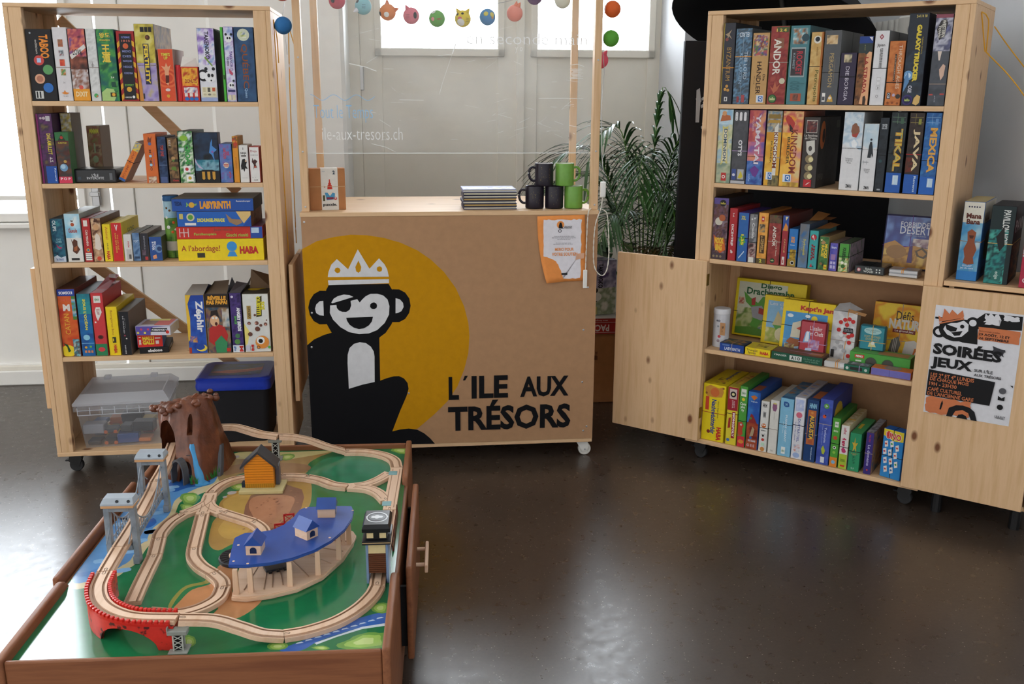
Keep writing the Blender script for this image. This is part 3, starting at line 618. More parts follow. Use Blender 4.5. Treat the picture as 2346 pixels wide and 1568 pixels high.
row('L1', [
 (B_, B_, "black box with orange title and four round badges, leftmost on the left bookcase's top shelf", [('T', 'TABOO', .50, .60, .86, .93, 'E58A2C', -90, .04), ('T', 'edition', .33, .66, .42, .86, 'B9B3AC', -90), ('C', .42, .57, .2, 'C94A44'), ('R', .34, .54, .50, .60, 'A9C3E6'), ('C', .74, .44, .2, '5F9E62'), ('C', .38, .31, .2, 'D9A383'), ('C', .38, .31, .13, 'B3765E'), ('C', .68, .185, .2, '2E6DB8'), ('R', .14, .03, .46, .14, 'CFCFCB'), ('R', .18, .04, .24, .13, B_), ('R', .30, .04, .36, .13, B_), ('C', .18, .95, .04, '9AA3AB')], {}),
 ('D8D4D6', 'DDD9D8', 'white box with four small square pictures down its spine', [('A', .32, .74, .68, .84, ['7A4A3A', 'B46A4A', '5E6A5A'], 3, 90), ('A', .32, .61, .68, .70, ['22303A', 'C8D2D6', '8A3A3E'], 4, 90), ('A', .32, .48, .68, .57, ['C03A2A', 'E0603A', '7A2A22'], 5, 90), ('A', .32, .35, .68, .44, ['D9622E', '3E8A4A', 'E9C7A2'], 6, 90), ('P', [(.2, .11), (.38, .12), (.46, .15), (.54, .12), (.8, .11), (.6, .09), (.4, .09)], 'E08A3A'), ('T', 'le jeu', .34, .055, .68, .075, '9A948E'), ('T', '3-6', .42, .24, .56, .265, '8A8A8A')], {'band': [('g', .46)]}),
 ('4A2A33', '3A2228', 'purple and red fantasy spine with slanted white title strip and orange foot', [('A', 0, .62, 1, 1, ['4A1F3E', 'A2455A', 'D9785A', '6A4A8A'], 7, 60), ('A', 0, .30, 1, .62, ['3A2420', '6A3A2E', 'A05A44'], 8, 60), ('P', [(0, .64), (.92, .79), (1, .74), (.1, .58)], 'D9D5D0'), ('T', 'LOW', .2, .64, .72, .72, '3A3A3A'), ('A', 0, .17, 1, .44, ['C9C2C4', 'B5A4A0', '8A5A44', 'D9D3D2'], 9, 60), ('R', 0, 0, 1, .17, 'E39A2C'), ('T', 'DIXIT', .15, .06, .85, .13, 'F0D9A8', 0, .03), ('C', .5, .19, .13, 'D2574A')], {}),
 ('CFCFCD', 'D6D6D4', 'pale grey spine like an old map with a compass rose', [('A', 0, .1, 1, 1, ['C4C4C2', 'DADAD8', 'CFCFCD', 'BDBDBB'], 10, 70), ('C', .42, .5, .18, 'A9A6A4'), ('C', .42, .5, .1, 'DADAD8'), ('P', [(.36, .5), (.42, .56), (.48, .5), (.42, .44)], '8A8684'), ('C', .5, .075, .24, '4FA35A'), ('C', .6, .065, .1, 'D9734A')], {'band': [('g', .47)]}),
 ('24683F', '1E4A5A', 'green jungle spine with golden Asian characters', [('A', 0, 0, 1, 1, ['1F5E5A', '2C7A4C', '4F9A4A', '1E5A3E'], 11, 40), ('P', [(0, 0), (0, .12), (.3, .18), (.7, .17), (.85, .08), (.7, 0)], 'A9C77C'), ('T', '\uc655\ub3c4', .16, .885, .78, .955, 'E2C64A', 0, .02), ('T', 'WANGDO', .14, .84, .76, .862, 'E2C64A'), ('T', '\u738b\n\u9053', .22, .54, .72, .79, 'E2C64A', 0, .03), ('R', .5, .06, .85, .12, '3A3018'), ('C', .68, .09, .1, 'E0A63A'), ('T', '3-4', .62, .32, .8, .345, 'E9E9E6'), ('R', .62, .2, .85, .27, '1E4A3E')], {}),
 ('A5282A', '8A1F22', 'black panel framed by red and yellow striped edges', [('P', [(0, .15 * i), (.16, .15 * i + .05), (.16, .15 * i + .12), (0, .15 * i + .08)], 'DDA52E') for i in range(6)] + [('P', [(.86, .15 * i + .05), (1, .15 * i + .02), (1, .15 * i + .1), (.86, .15 * i + .12)], 'DDA52E') for i in range(6)] + [('R', .16, .02, .86, .965, '1C1A20')] + [('T', s, .28, y, .78, y + .03, c) for s, y, c in (('OLTREMARE', .90, '7A86C8'), ('1815', .85, 'C26A5A'), ('MEDICI', .70, '8A94C8'), ('DES', .63, '8A94C8'), ('MARQUES', .56, '8A94C8'), ('NEGOZ', .48, '8A94C8'), ('CORDOBA', .39, '8A94C8'))] + [('C', .5, .79, .16, 'D2623A'), ('T', 'EXPERT', .26, .215, .78, .245, '6FA84A'), ('C', .5, .17, .15, 'D9A53A'), ('T', 'ASMODEE', .22, .045, .6, .065, 'E9E9E6'), ('C', .72, .06, .08, 'E9E9E6')], {}),
 ('B8A63E', '7E6A52', 'tall olive and lilac spine with yellow letters and a brown side showing', [('A', 0, .5, 1, 1, ['9A8A36', 'C9B84A', 'D9CE7A'], 12, 40), ('A', 0, 0, 1, .5, ['8A7AB0', 'A99AC8', 'B8A98A'], 13, 40), ('R', .30, .9, .5, .965, '22201E'), ('R', .53, .9, .7, .965, '22201E'), ('R', .73, .9, .9, .965, '22201E'), ('C', .66, .83, .13, '4A2A1C'), ('C', .62, .835, .07, '7A4A30'), ('R', .38, .22, .68, .75, '2C2A4A'), ('T', 'FERTILITY', .42, .23, .64, .74, 'E9C93E', -90, .04), ('P', [(0, 0), (.2, 0), (.14, .3), (0, .5)], 'C9853A'), ('R', .2, .03, .27, .1, '2A2A2A')], {'right': [('A', 0, 0, 1, 1, ['5E4A3A', '8A6A4A', 'B08A5A', '6E5A5A'], 14, 30)], 'band': [('g', .47)], 'dep': .29}),
 ('D8502C', 'C9A090', 'short orange-red box with swirl rings and a wavy-haired dancer', [('C', .5, .45, .9, 'E0683A', .75), ('C', .5, .45, .72, 'CC4426', .75), ('C', .5, .45, .55, 'E0683A', .75), ('C', .5, .45, .4, 'CC4426', .75), ('P', [(.40, .35), (.36, .6), (.15, .68), (.4, .66), (.5, .74), (.62, .66), (.82, .70), (.66, .58), (.6, .35), (.55, .30)], 'E3A27A'), ('P', [(.38, .35), (.62, .36), (.66, .5), (.4, .5)], '5A2418'), ('T', "TIME'S\nUP", .2, .80, .82, .93, 'D9D04A', 0, .03), ('C', .5, .22, .17, 'D9C9C4', .6), ('C', .5, .1, .12, 'E0A23A')], {'dep': .2}),
 ('C8202A', 'B01C24', 'narrow plain red folder-like box in the middle of the top shelf', [('R', .35, 0, .5, 1, 'E0474A')], {'dep': .2, 'd': .02}),
 ('C8302A', 'C23A2A', 'small red and orange pack with a torn open flap', [('A', .04, .45, .96, .98, ['D2622A', 'E6952E', 'E9B63A', 'B8401F'], 15, 60), ('P', [(.1, .6), (.9, .48), (.95, .58), (.15, .72)], 'E9B63A'), ('T', 'DONUTS', .2, .53, .88, .65, 'A3262C', 0, .03), ('A', .1, .25, .9, .42, ['2E5FA8', 'E9E9E6', 'B02A30'], 16, 120), ('R', .12, .14, .3, .24, 'E6D9D4'), ('R', .42, .14, .6, .24, 'E6D9D4'), ('R', .72, .14, .9, .24, 'E6D9D4'), ('C', .25, .07, .13, '2E6DB8', .8), ('C', .53, .07, .13, '2E6DB8', .8), ('C', .8, .07, .13, '2E6DB8', .8)], {'dep': .12, 'flap': [([(0, .02, 1), (1, .1, 1), (.9, .05, 1.25), (.15, .05, 1.3)], 'E2DAD2')]}),
 ('DDDDE4', '2A2A3E', 'white panda spine with violet splashes, the wider of two', [('A', 0, .5, 1, 1, ['8A6AB8', 'B9A4D6', 'E6E4EC', '7A9AD0'], 17, 45), ('T', 'TAKENOKO', .42, .58, .68, .96, '2A2A32', -90, .03), ('C', .22, .36, .36, '1E1E22'), ('C', .18, .36, .22, 'E6E6E8'), ('C', .62, .34, .34, 'E9E9EB'), ('C', .40, .45, .10, '1E1E22'), ('C', .85, .45, .10, '1E1E22'), ('C', .55, .36, .09, '1E1E22', 1.3), ('C', .76, .36, .08, '1E1E22', 1.3), ('C', .68, .29, .05, '1E1E22'), ('P', [(.35, .6), (.8, .48), (.82, .5), (.4, .62)], '7A9A3A'), ('R', 0, 0, 1, .05, '9AA8D0'), ('R', .08, .06, .94, .2, 'E0D9BC'), ('R', .14, .13, .3, .19, 'C9BE9A'), ('R', .42, .13, .58, .19, '5A564A'), ('R', .7, .14, .88, .19, 'C05A3A'), ('C', .25, .095, .1, 'C9BE9A', .6), ('C', .52, .095, .1, '7A766A', .6), ('C', .8, .095, .1, 'C9BE9A', .6)], {'dep': .28}),
 ('4CB03C', '3E9A30', 'very thin bright green spine between two panda boxes', [('R', .2, .3, .8, .36, '22201E')], {'dep': .26}),
 ('C2B8D2', '8A7AB0', 'narrow white and lilac spine with two small pandas', [('A', 0, 0, 1, 1, ['D8CFE2', 'B9A4D6', 'DDE0EA', '8A9AD0'], 18, 50), ('T', 'TAKENOKO', .52, .42, .82, .68, '5A4A8A', -90, .02), ('T', 'CHIBIS', .2, .48, .4, .6, '22222A', -90), ('C', .5, .84, .4, 'E9E9EB'), ('C', .25, .9, .14, '1E1E22'), ('C', .85, .9, .14, '1E1E22'), ('C', .42, .85, .1, '1E1E22', 1.3), ('C', .68, .85, .1, '1E1E22', 1.3), ('P', [(.35, .45), (.8, .38), (.7, .35), (.4, .38)], 'C0506A'), ('C', .5, .22, .36, 'E9E9EB'), ('C', .8, .28, .12, '1E1E22'), ('C', .42, .22, .1, '1E1E22', 1.3), ('C', .7, .22, .1, '1E1E22', 1.3), ('R', .1, .13, .9, .16, '3A3A6A'), ('R', .1, .02, .45, .09, 'D9CFB0'), ('R', .55, .02, .9, .09, 'D9CFB0')], {'dep': .26}),
 ('2B4668', '22344A', "dark blue spine with a round landscape badge, rightmost on the left bookcase's top shelf", [('A', 0, 0, 1, 1, ['24405E', '2F4E74', '34587C'], 19, 50), ('C', .48, .9, .32, 'C9CFB8'), ('A', .32, .86, .64, .94, ['8A9A3A', 'C9D08A', 'E6E6E2', '5A7A9A'], 20, 90), ('T', 'QU\u00c9BEC', .30, .18, .72, .78, '8A4A24', -90, .01), ('T', 'Queen', .38, .05, .56, .18, '8FB0D0', -90)], {'dep': .28}),
])
row('L2', [
 ('3A2440', '3A1F44', "tall dark purple box with blue foot, leftmost on the left bookcase's second shelf", [('A', 0, .25, 1, 1, ['2A1A34', '5A2A5E', '3A2A3E', '6A5A3A'], 21, 40), ('T', 'DAS AMULETT', .56, .42, .82, .72, 'D9C93A', -90, .02), ('C', .3, .94, .08, 'B9A9B0'), ('C', .5, .94, .1, 'B9A9B0'), ('R', .62, .9, .9, .97, 'B9B3B8'), ('T', '8+\n2-4', .6, .31, .82, .38, 'D9D3CE'), ('R', .3, .0, 1, .25, '22509E'), ('T', 'Ravens', .84, .03, .94, .22, 'C9D6EA', -90), ('R', 0, 0, .12, 1, '7A1F5E')], {}),
 ('5A2A26', '3A6A3E', 'green and dark red box with a small blue planet and pink foot', [('R', 0, .84, 1, 1, '2F6A3E'), ('P', [(.2, .84), (.5, .97), (.8, .84)], '1E3A24'), ('C', .5, .9, .12, 'B03A2A'), ('A', 0, .12, 1, .82, ['6A2E24', '4A2A22', '3A3A3A', '5E3A2A'], 22, 40), ('T', 'CASTLE', .2, .78, .85, .81, 'C9B83A'), ('C', .45, .31, .3, '6A94B8'), ('C', .4, .33, .18, 'A5C4D9'), ('C', .6, .43, .12, 'B8924A'), ('R', 0, 0, 1, .13, 'D23A56'), ('T', 'P O P', .12, .06, .86, .115, 'EBD9DC', 0, .03)], {'dep': .07}),
 ('6E6A62', '6A6458', 'grey sketchy box with straw-yellow scene, standing behind a green and red box', [('A', 0, .5, 1, 1, ['8A8A86', 'B9B5A8', 'A8943A', '6E6A62'], 23, 60)], {'d': .09, 'dep': .12}),
 ('6E5A44', '6A5A48', 'olive brown box with a bottle picture, behind the black lying tin', [('A', 0, 0, 1, 1, ['6A6A3A', '7A4A3A', '8A7A5A', '5A3A2E'], 24, 40), ('T', 'MMMM', .2, .86, .9, .95, 'B8B83A', 0, .03), ('C', .5, .38, .22, '7A8A6A', 1.3), ('R', .44, .5, .56, .68, '7A8A6A')], {'d': .195, 'dep': .14}),
 ('D2692E', 'C9602C', 'orange spine with tiny goggled figures, first upright box right of the leaning book', [('P', [(.3, .86), (.4, .95), (.55, .9), (.7, .96), (.6, .83), (.4, .8)], '7A3A22'), ('C', .48, .8, .14, '5A6A9A'), ('T', 'M BOMBO', .36, .25, .56, .68, '6A3A2A', -90, .02), ('C', .46, .55, .12, '9ACAE0'), ('C', .46, .37, .12, '9ACAE0'), ('T', 'le kit', .7, .34, .78, .62, '7A5AA0', -90), ('A', .15, 0, .85, .13, ['D9C4A4', '8A4A2E', 'E6DACA'], 25, 90)], {'dep': .2}),
 ('22304A', '2A2A3A', 'dark blue spine with red script title between orange and brown boxes', [('A', 0, .1, 1, 1, ['1E2E4A', '2E4468', '1A2238'], 26, 60), ('T', 'TOP ONE', .3, .58, .7, .82, 'B8402E', -90, .03), ('R', .1, 0, .9, .13, '4A5A86'), ('R', 0, .38, 1, .39, '6A7A9A')], {'dep': .18}),
 ('4A3426', '3A2A20', 'brown forest spine with a pale glowing figure', [('A', 0, .1, 1, 1, ['3A2A1E', '6A4A2E', '8A6A44', '2E2A1A'], 27, 50), ('T', 'S O S', .12, .83, .34, .95, 'D9D3CE', -90, .03), ('C', .5, .55, .2, 'B08A5A'), ('C', .5, .5, .12, '5A7A3A'), ('T', 'Oasis', .3, .03, .9, .07, 'C03A3A'), ('P', [(.2, .3), (.8, .26), (.7, .36), (.3, .36)], '5E7A2E')], {'dep': .2}),
 ('3E6A44', '2A3A2E', 'green jungle spine with white lizard motif and dice pictures', [('A', 0, 0, 1, 1, ['2E6A3E', 'DDE3D0', '5AA04A', '1E4A34', 'CFE0DA'], 28, 45), ('C', .4, .87, .28, '8AB83A', .7), ('T', 'CROA!', .42, .36, .8, .74, '3E9A48', -90, .05), ('R', .25, .2, .72, .33, 'EBEBE6'), ('C', .48, .265, .12, 'C03A3A'), ('R', .4, .02, .9, .16, 'EBEBE6'), ('C', .65, .09, .12, 'C9A63A')], {'dep': .24}),
 ('1E2A3A', '2A2A34', 'wide dark night-blue box with a fairy over waves and three gold badges', [('A', 0, .42, 1, 1, ['12161E', '1E2A3E', '22364E', '16181E'], 29, 20), ('A', 0, .24, 1, .46, ['1E4A6A', '2E7A8A', '7AA8B8', '24465E'], 30, 30), ('P', [(0, .5), (.1, .38), (.35, .26), (.15, .3), (0, .42)], 'B9A9C8'), ('P', [(.62, .6), (.7, .8), (.78, .88), (.76, .74), (.95, .66), (.8, .6), (.84, .42), (.72, .56)], '4A86C8'), ('C', .76, .62, .05, '8A5AA0'), ('P', [(0, 0), (0, .18), (.3, .26), (.7, .26), (1, .2), (1, 0)], '1A1A1C'), ('P', [(.26, .08), (.26, .22), (.38, .22), (.38, .08), (.32, .05)], 'C9963A'), ('P', [(.48, .08), (.48, .22), (.6, .22), (.6, .08), (.54, .05)], 'C9963A'), ('P', [(.7, .08), (.7, .22), (.82, .22), (.82, .08), (.76, .05)], 'C9963A')], {'dep': .06, 'right': [('R', 0, 0, 1, 1, '6A6470')]}),
 ('4A66A0', '3E5A94', 'blue spine with red stacked title and a striped ball', [('A', 0, 0, 1, 1, ['3E5E9E', '5A7AB4', '7A5A9A'], 31, 50), ('T', 'SOS\nCARTOON', .3, .62, .82, .9, 'C23A2E', -90, .03), ('C', .5, .45, .24, 'D9C9B8'), ('R', .3, .46, .7, .485, 'C04A3A'), ('R', .3, .42, .7, .445, 'C04A3A'), ('T', '7+', .7, .08, .85, .3, 'C23A2E', -90), ('R', .3, .06, .5, .26, '6A86BC')], {'dep': .16}),
 ('D98F2A', 'B8842E', 'thin amber spine standing taller than the white boxes beside it', [('A', 0, .75, 1, 1, ['2E5A2E', 'C03A2A', 'E0A63A'], 32, 120), ('T', 'memo', .35, .3, .65, .55, 'B8702A', -90)], {'dep': .14}),
 ('DEDCD8', 'D2CEC8', 'white spine with a black crouching ink figure', [('T', 'i', .42, .88, .5, .95, '4A4A4A'), ('T', 'NINJA', .15, .75, .85, .82, '3A3430', 0, .03), ('R', .2, .70, .8, .735, '5A544E'), ('P', [(.1, .45), (.3, .62), (.6, .64), (.85, .55), (.7, .46), (.9, .36), (.6, .38), (.5, .28), (.35, .36), (.15, .34)], '1E1C1C'), ('C', .72, .58, .11, 'C9A68A'), ('T', 'o o o', .2, .11, .8, .13, '9A9690')], {'dep': .12}),
 ('E0DEDA', 'C8504A', 'white spine with red script and a small dragon sketch, rightmost on the second shelf', [('T', 'Dojo', .12, .84, .8, .92, 'A33A34', 0, .01), ('T', 'OUMPAPAH', .1, .76, .9, .79, '8A8480'), ('P', [(.3, .7), (.4, .62), (.55, .66), (.8, .6), (.6, .52), (.75, .4), (.5, .46), (.35, .36), (.4, .5), (.2, .58)], '4A2A26'), ('C', .55, .44, .12, 'B0503E'), ('T', '2-4', .15, .13, .3, .15, '6A6460'), ('T', '20', .45, .13, .55, .15, '6A6460'), ('T', 'ASM', .3, .05, .75, .075, '3A3A3A')], {'dep': .12}),
])
game(FL, .180, .346, .035, 1.2463, .054, .145, '15171C', '1A1B20', 'black lying tin with white capital title on its front edge', [('T', "L'\u00ceLE\nINTERDITE", .30, .22, .72, .72, 'C9CBCF', 0, .01), ('R', .86, .15, .93, .75, '5A5E64'), ('R', .08, .2, .16, .45, '22384A')], name='game_tin', m='tin', bev=.004, top='0F1012', group=GRP['L2'])
game(FL, .349, .376, .05, 1.2466, .172, .11, 'D9792E', '9A9690', 'orange-edged box leaning to the right against its neighbours', [('T', 'CARTE IMAGE', .3, .06, .65, .8, 'A8502A', -90), ('A', 0, .78, 1, 1, ['2E5FA8', 'E0C63A', '6A9ACA'], 33, 120), ('R', 0, 0, 1, .06, '2E5FA8')], lean=.50, right=[('R', 0, 0, 1, 1, '8A8680')], band=[('k', .5)], group=GRP['L2'])
row('L3', [
 ('1E3E5A', '5A6A74', "teal undersea spine, leftmost on the left bookcase's third shelf", [('A', 0, 0, 1, 1, ['14304A', '2A6A80', '1E4A64', '3A8A94'], 34, 45), ('T', 'OUPS', .15, .72, .45, .97, 'D9E6EA', -90, .03), ('T', 'SOUS\nLA MER', .3, .45, .8, .55, '8AC0CC'), ('P', [(.3, .42), (.5, .36), (.8, .34), (.6, .3), (.4, .34)], 'B03A6A'), ('P', [(0, 0), (0, .12), (.3, .16), (.6, .1), (1, .14), (1, 0)], 'C9D6E6'), ('T', 'les tresors', .2, .03, .8, .1, '3A5A9A')], {'dep': .2}),
 ('DDDDD8', 'B8C0B8', 'white spine with blue sky, red script and a brown pirate ship', [('A', 0, .5, 1, 1, ['7AB8D6', 'A9D2E2', 'D9E6E8'], 35, 30), ('P', [(.35, .93), (.4, .87), (.55, .86), (.65, .92), (.55, .84), (.42, .84)], '4A2A22'), ('C', .5, .78, .12, 'B0502E'), ('T', 'Gueule', .2, .61, .78, .7, 'A8342A', 0, .02), ('P', [(.3, .5), (.4, .42), (.5, .48), (.72, .44), (.7, .34), (.85, .26), (.6, .16), (.35, .22), (.4, .32)], '5A3424'), ('P', [(.45, .3), (.7, .34), (.65, .24), (.45, .22)], 'A05A34'), ('R', .22, .03, .75, .08, '2A2A2A')], {'dep': .28, 'topops': [], 'top': 'B9BDB0'}),
 ('B02A2C', '8A2426', 'thin red spine with a barcode and a small round badge', [('R', .2, .82, .7, .96, 'E0D6CE'), ('T', 'CAN PIRANHA', .35, .36, .65, .74, 'E6D9CE', -90, .02), ('C', .5, .27, .24, 'D9A63A'), ('C', .5, .27, .14, '3A5AA0'), ('R', .12, .03, .9, .2, 'E6E6E2'), ('R', .12, .06, .9, .075, '4A4A4A'), ('R', .12, .11, .9, .125, '4A4A4A'), ('R', .12, .155, .9, .165, '4A4A4A')], {'dep': .26}),
 ('8A6A54', '6A4A3A', 'spine with a western woman in tan and a red badge', [('A', 0, 0, 1, 1, ['5A3424', 'B08A6A', 'D9B894', '7A4A34'], 36, 50), ('P', [(.2, .3), (.3, .6), (.5, .66), (.8, .6), (.9, .3), (.6, .26)], 'DDD0C2'), ('C', .5, .8, .3, 'C99A6E', 1.2), ('P', [(.3, .92), (.8, .9), (.7, .98), (.4, 1.0)], '4A2A1C'), ('C', .55, .07, .24, 'C84A34')], {'dep': .28}),
 ('E8CE22', 'D9C030', 'slim lemon yellow spine with red brand word at its foot', [('T', 'Animal', .35, .6, .7, .94, 'C87A2A', -90, .02), ('T', 'SUR LES', .42, .32, .58, .5, '4A4A3A', -90), ('T', 'HABA', .3, .04, .75, .28, 'C0302A', -90, .05)], {'dep': .26}),
 ('C8282C', 'E2C838', 'red spine with a white slingshot sign and yellow side', [('P', [(.35, .95), (.42, .95), (.5, .85), (.58, .95), (.66, .95), (.52, .8), (.48, .8)], 'E6DCD8'), ('T', 'COS QUI ZENS', .28, .22, .44, .74, 'D9B84A', -90, .02), ('T', 'TU AS LU?', .52, .3, .62, .7, 'D9B84A', -90)], {'dep': .26, 'right': [('R', 0, 0, 1, 1, 'E2C838'), ('T', 'SOS\nJEU', .3, .4, .7, .8, '8A8A4A')]}),
 ('D8D6D2', 'C9C5C0', 'small plain white box with a grey label between red and blue boxes', [('R', .25, .05, .9, .45, 'BDBBB8'), ('T', 'mix', .5, .5, .75, .75, 'B8404A', -90), ('R', .55, .08, .85, .25, '5A5A5A')], {'dep': .22}),
 ('4A6A8E', '5A5A58', 'small steel-blue seascape box with a row of pale letters', [('A', 0, 0, 1, 1, ['4A6A94', '6A8AAE', '34547A'], 38, 60), ('T', 'PORT', .15, .66, .85, .74, 'B9C9D9'), ('R', .15, .08, .85, .16, '2A3E5A')], {'dep': .24}),
 ('2E2E36', '6A5A50', 'small charcoal box with a red corner, next to the steel-blue one', [('T', 'MINIVILLE', .4, .35, .6, .9, '8A8A94', -90), ('R', .45, .03, .85, .15, 'B03A3A'), ('A', .1, .2, .6, .4, ['4A3A44', '6A5A6A'], 39, 80)], {'dep': .24}),
 ('2A4E8E', '4A5240', 'small blue box with white letters and a folded paper boat, right end of the row', [('T', 'SEA SALT\n& PAPER', .2, .42, .55, .82, 'D9DEE8', -90, .03), ('P', [(.2, .2), (.5, .26), (.55, .1), (.25, .06)], 'D9946A'), ('C', .75, .5, .3, '6A8AB8', 1.2), ('C', .8, .5, .2, '2A3E6A')], {'dep': .2}),
])
g = 'games stacked flat on the third shelf of the left bookcase'
z = .9252
game(FL, .567, .914, .014, z, .090, .27, 'EBCF1E', 'D9BE1C', 'yellow box at the bottom of the flat stack with dark red handwritten title', [('T', 'A l\u2019abordage!', .04, .36, .49, .72, 'A3342A', 0, .01), ('R', .22, .14, .31, .36, '3A382A'), ('C', .63, .66, .06, '3E8FD0'), ('P', [(.57, .18), (.69, .18), (.66, .42), (.60, .42)], '3E8FD0'), ('T', 'HABA', .72, .3, .94, .66, 'C0302A', 0, .06)], group=g, top='DEC428'); z += .0905
game(FL, .566, .913, .02, z, .050, .26, 'C8342A', 'B02E26', 'red box with green German and Italian words, second from bottom in the flat stack', [('T', 'Familienspiele', .2, .22, .46, .5, '8FBE4A', 0, .02), ('T', 'Giochi riuniti', .57, .14, .83, .44, '8FBE4A', 0, .02), ('T', 'Jeux r\u00e9unis', .43, .6, .65, .88, '8A4A3A', 0, .02), ('R', .86, .0, 1, 1, '2A4EA0'), ('R', .87, .45, .96, .92, 'B9D0E6'), ('R', .03, .15, .04, .9, 'E0C9C4'), ('R', .08, .15, .09, .9, 'E0C9C4'), ('R', .13, .15, .14, .9, 'E0C9C4'), ('R', .03, .5, .14, .56, 'E0C9C4')], group=g, top='7A3A5A'); z += .0505
game(FL, .573, .872, .018, z, .064, .255, '2460B4', '5A3A2A', 'blue box with an elephant and green-yellow title, second from top in the flat stack', [('T', 'DSCHUNGEL-PARADE', .27, .3, .64, .55, 'D9D24A', 0, .05), ('C', .18, .62, .055, 'C9C3A4'), ('C', .18, .62, .035, '5A9A3A'), ('R', .03, .5, .08, .85, 'C9B86A'), ('R', .1, .08, .25, .24, 'E0E0DC'), ('P', [(.66, .85), (.70, .3), (.80, .06), (.88, .25), (.86, .45), (.74, .5)], '9A7A5A'), ('P', [(.8, 1), (.86, .5), (.9, .2), (1, .75), (1, 1)], 'D9B878'), ('P', [(.88, 0), (1, .6), (1, 0)], '1E4A9A')], group=g, rot=-.03, top='2E2A5A', right=[('A', 0, 0, 1, 1, ['4A2E20', '8A5A3E', '5A4A44'], 40, 40)]); z += .0645
game(FL, .558, .884, .012, z, .051, .25, '24509E', '3A3A40', 'blue box topping the flat stack with orange and yellow title', [('T', 'LABYRINTH', .34, .18, .72, .82, 'E29A2E', 0, .06), ('T', 'Junior', .17, .35, .31, .7, '8AC04A', 0, .03), ('C', .24, .5, .035, 'D9A63A'), ('T', 'Ravensburger', .79, .72, .97, .86, 'E6E6EA'), ('T', 'TEDA', .03, .45, .12, .8, '122A5A', 0, .04)], group=g, top='8A8880', right=[('R', 0, 0, 1, 1, '2A2A30')])
t = thing('game_tube', 'green cylinder tube with meadow picture and plain label, left of the flat stack', 'game tube', FL.w(.528, .13, .9252), FL.a, GRP['L3'])
f = MB(); f.lathe([(.032, 0), (.032, .002)], 'print', '3A4A2A', 32); V = 32
for j in range(24):
    for i in range(32):
        a0, a1 = 2 * PI * i / 32, 2 * PI * (i + 1) / 32; z0, z1 = .002 + .236 * j / 24, .002 + .236 * (j + 1) / 24
        zz = j / 24; c = palette(['2E5A24', '5E8A3A', '7AA84A'], .5 + .8 * noise.noise(Vector((math.cos(a0) * 2, math.sin(a0) * 2, zz * 6)))) if zz < .68 else palette(['7FB4D0', 'A9CFE0', '7AA0C0'], .5 + .6 * noise.noise(Vector((math.cos(a0) * 2, zz * 5, 3))))
        if .10 < zz < .28 and 1.15 * PI < a0 < 1.9 * PI: c = pcol('C9C6BE')
        q = f.face([(.032 * math.cos(a0), .032 * math.sin(a0), z0), (.032 * math.cos(a1), .032 * math.sin(a1), z0), (.032 * math.cos(a1), .032 * math.sin(a1), z1), (.032 * math.cos(a0), .032 * math.sin(a0), z1)], 'print', None)
        for l in q.loops: l[f.cl] = c
for a, zz, r, c in ((-1.2, .15, .006, 'D9622E'), (-1.9, .13, .008, 'E6E6E0'), (-1.4, .11, .006, 'D9622E'), (-2.1, .17, .006, 'E6E6E0'), (-1.0, .12, .005, 'E6E6E0'), (-1.6, .20, .005, '6A4A2A'), (-2.0, .21, .005, '6A4A2A')):
    f.ball(r, 'print', c, Matrix.Translation((.0315 * math.cos(a), .0315 * math.sin(a), zz)) @ Matrix.Scale(.3, 4, Vector((math.cos(a), math.sin(a), 0))), 10, 6)
f.build('tube', t, smooth=1)
f = MB(); f.lathe([(.0325, .2385), (.0332, .24), (.0332, .258), (.031, .261)], 'print', '34689E', 32); f.build('lid', t, smooth=.6)
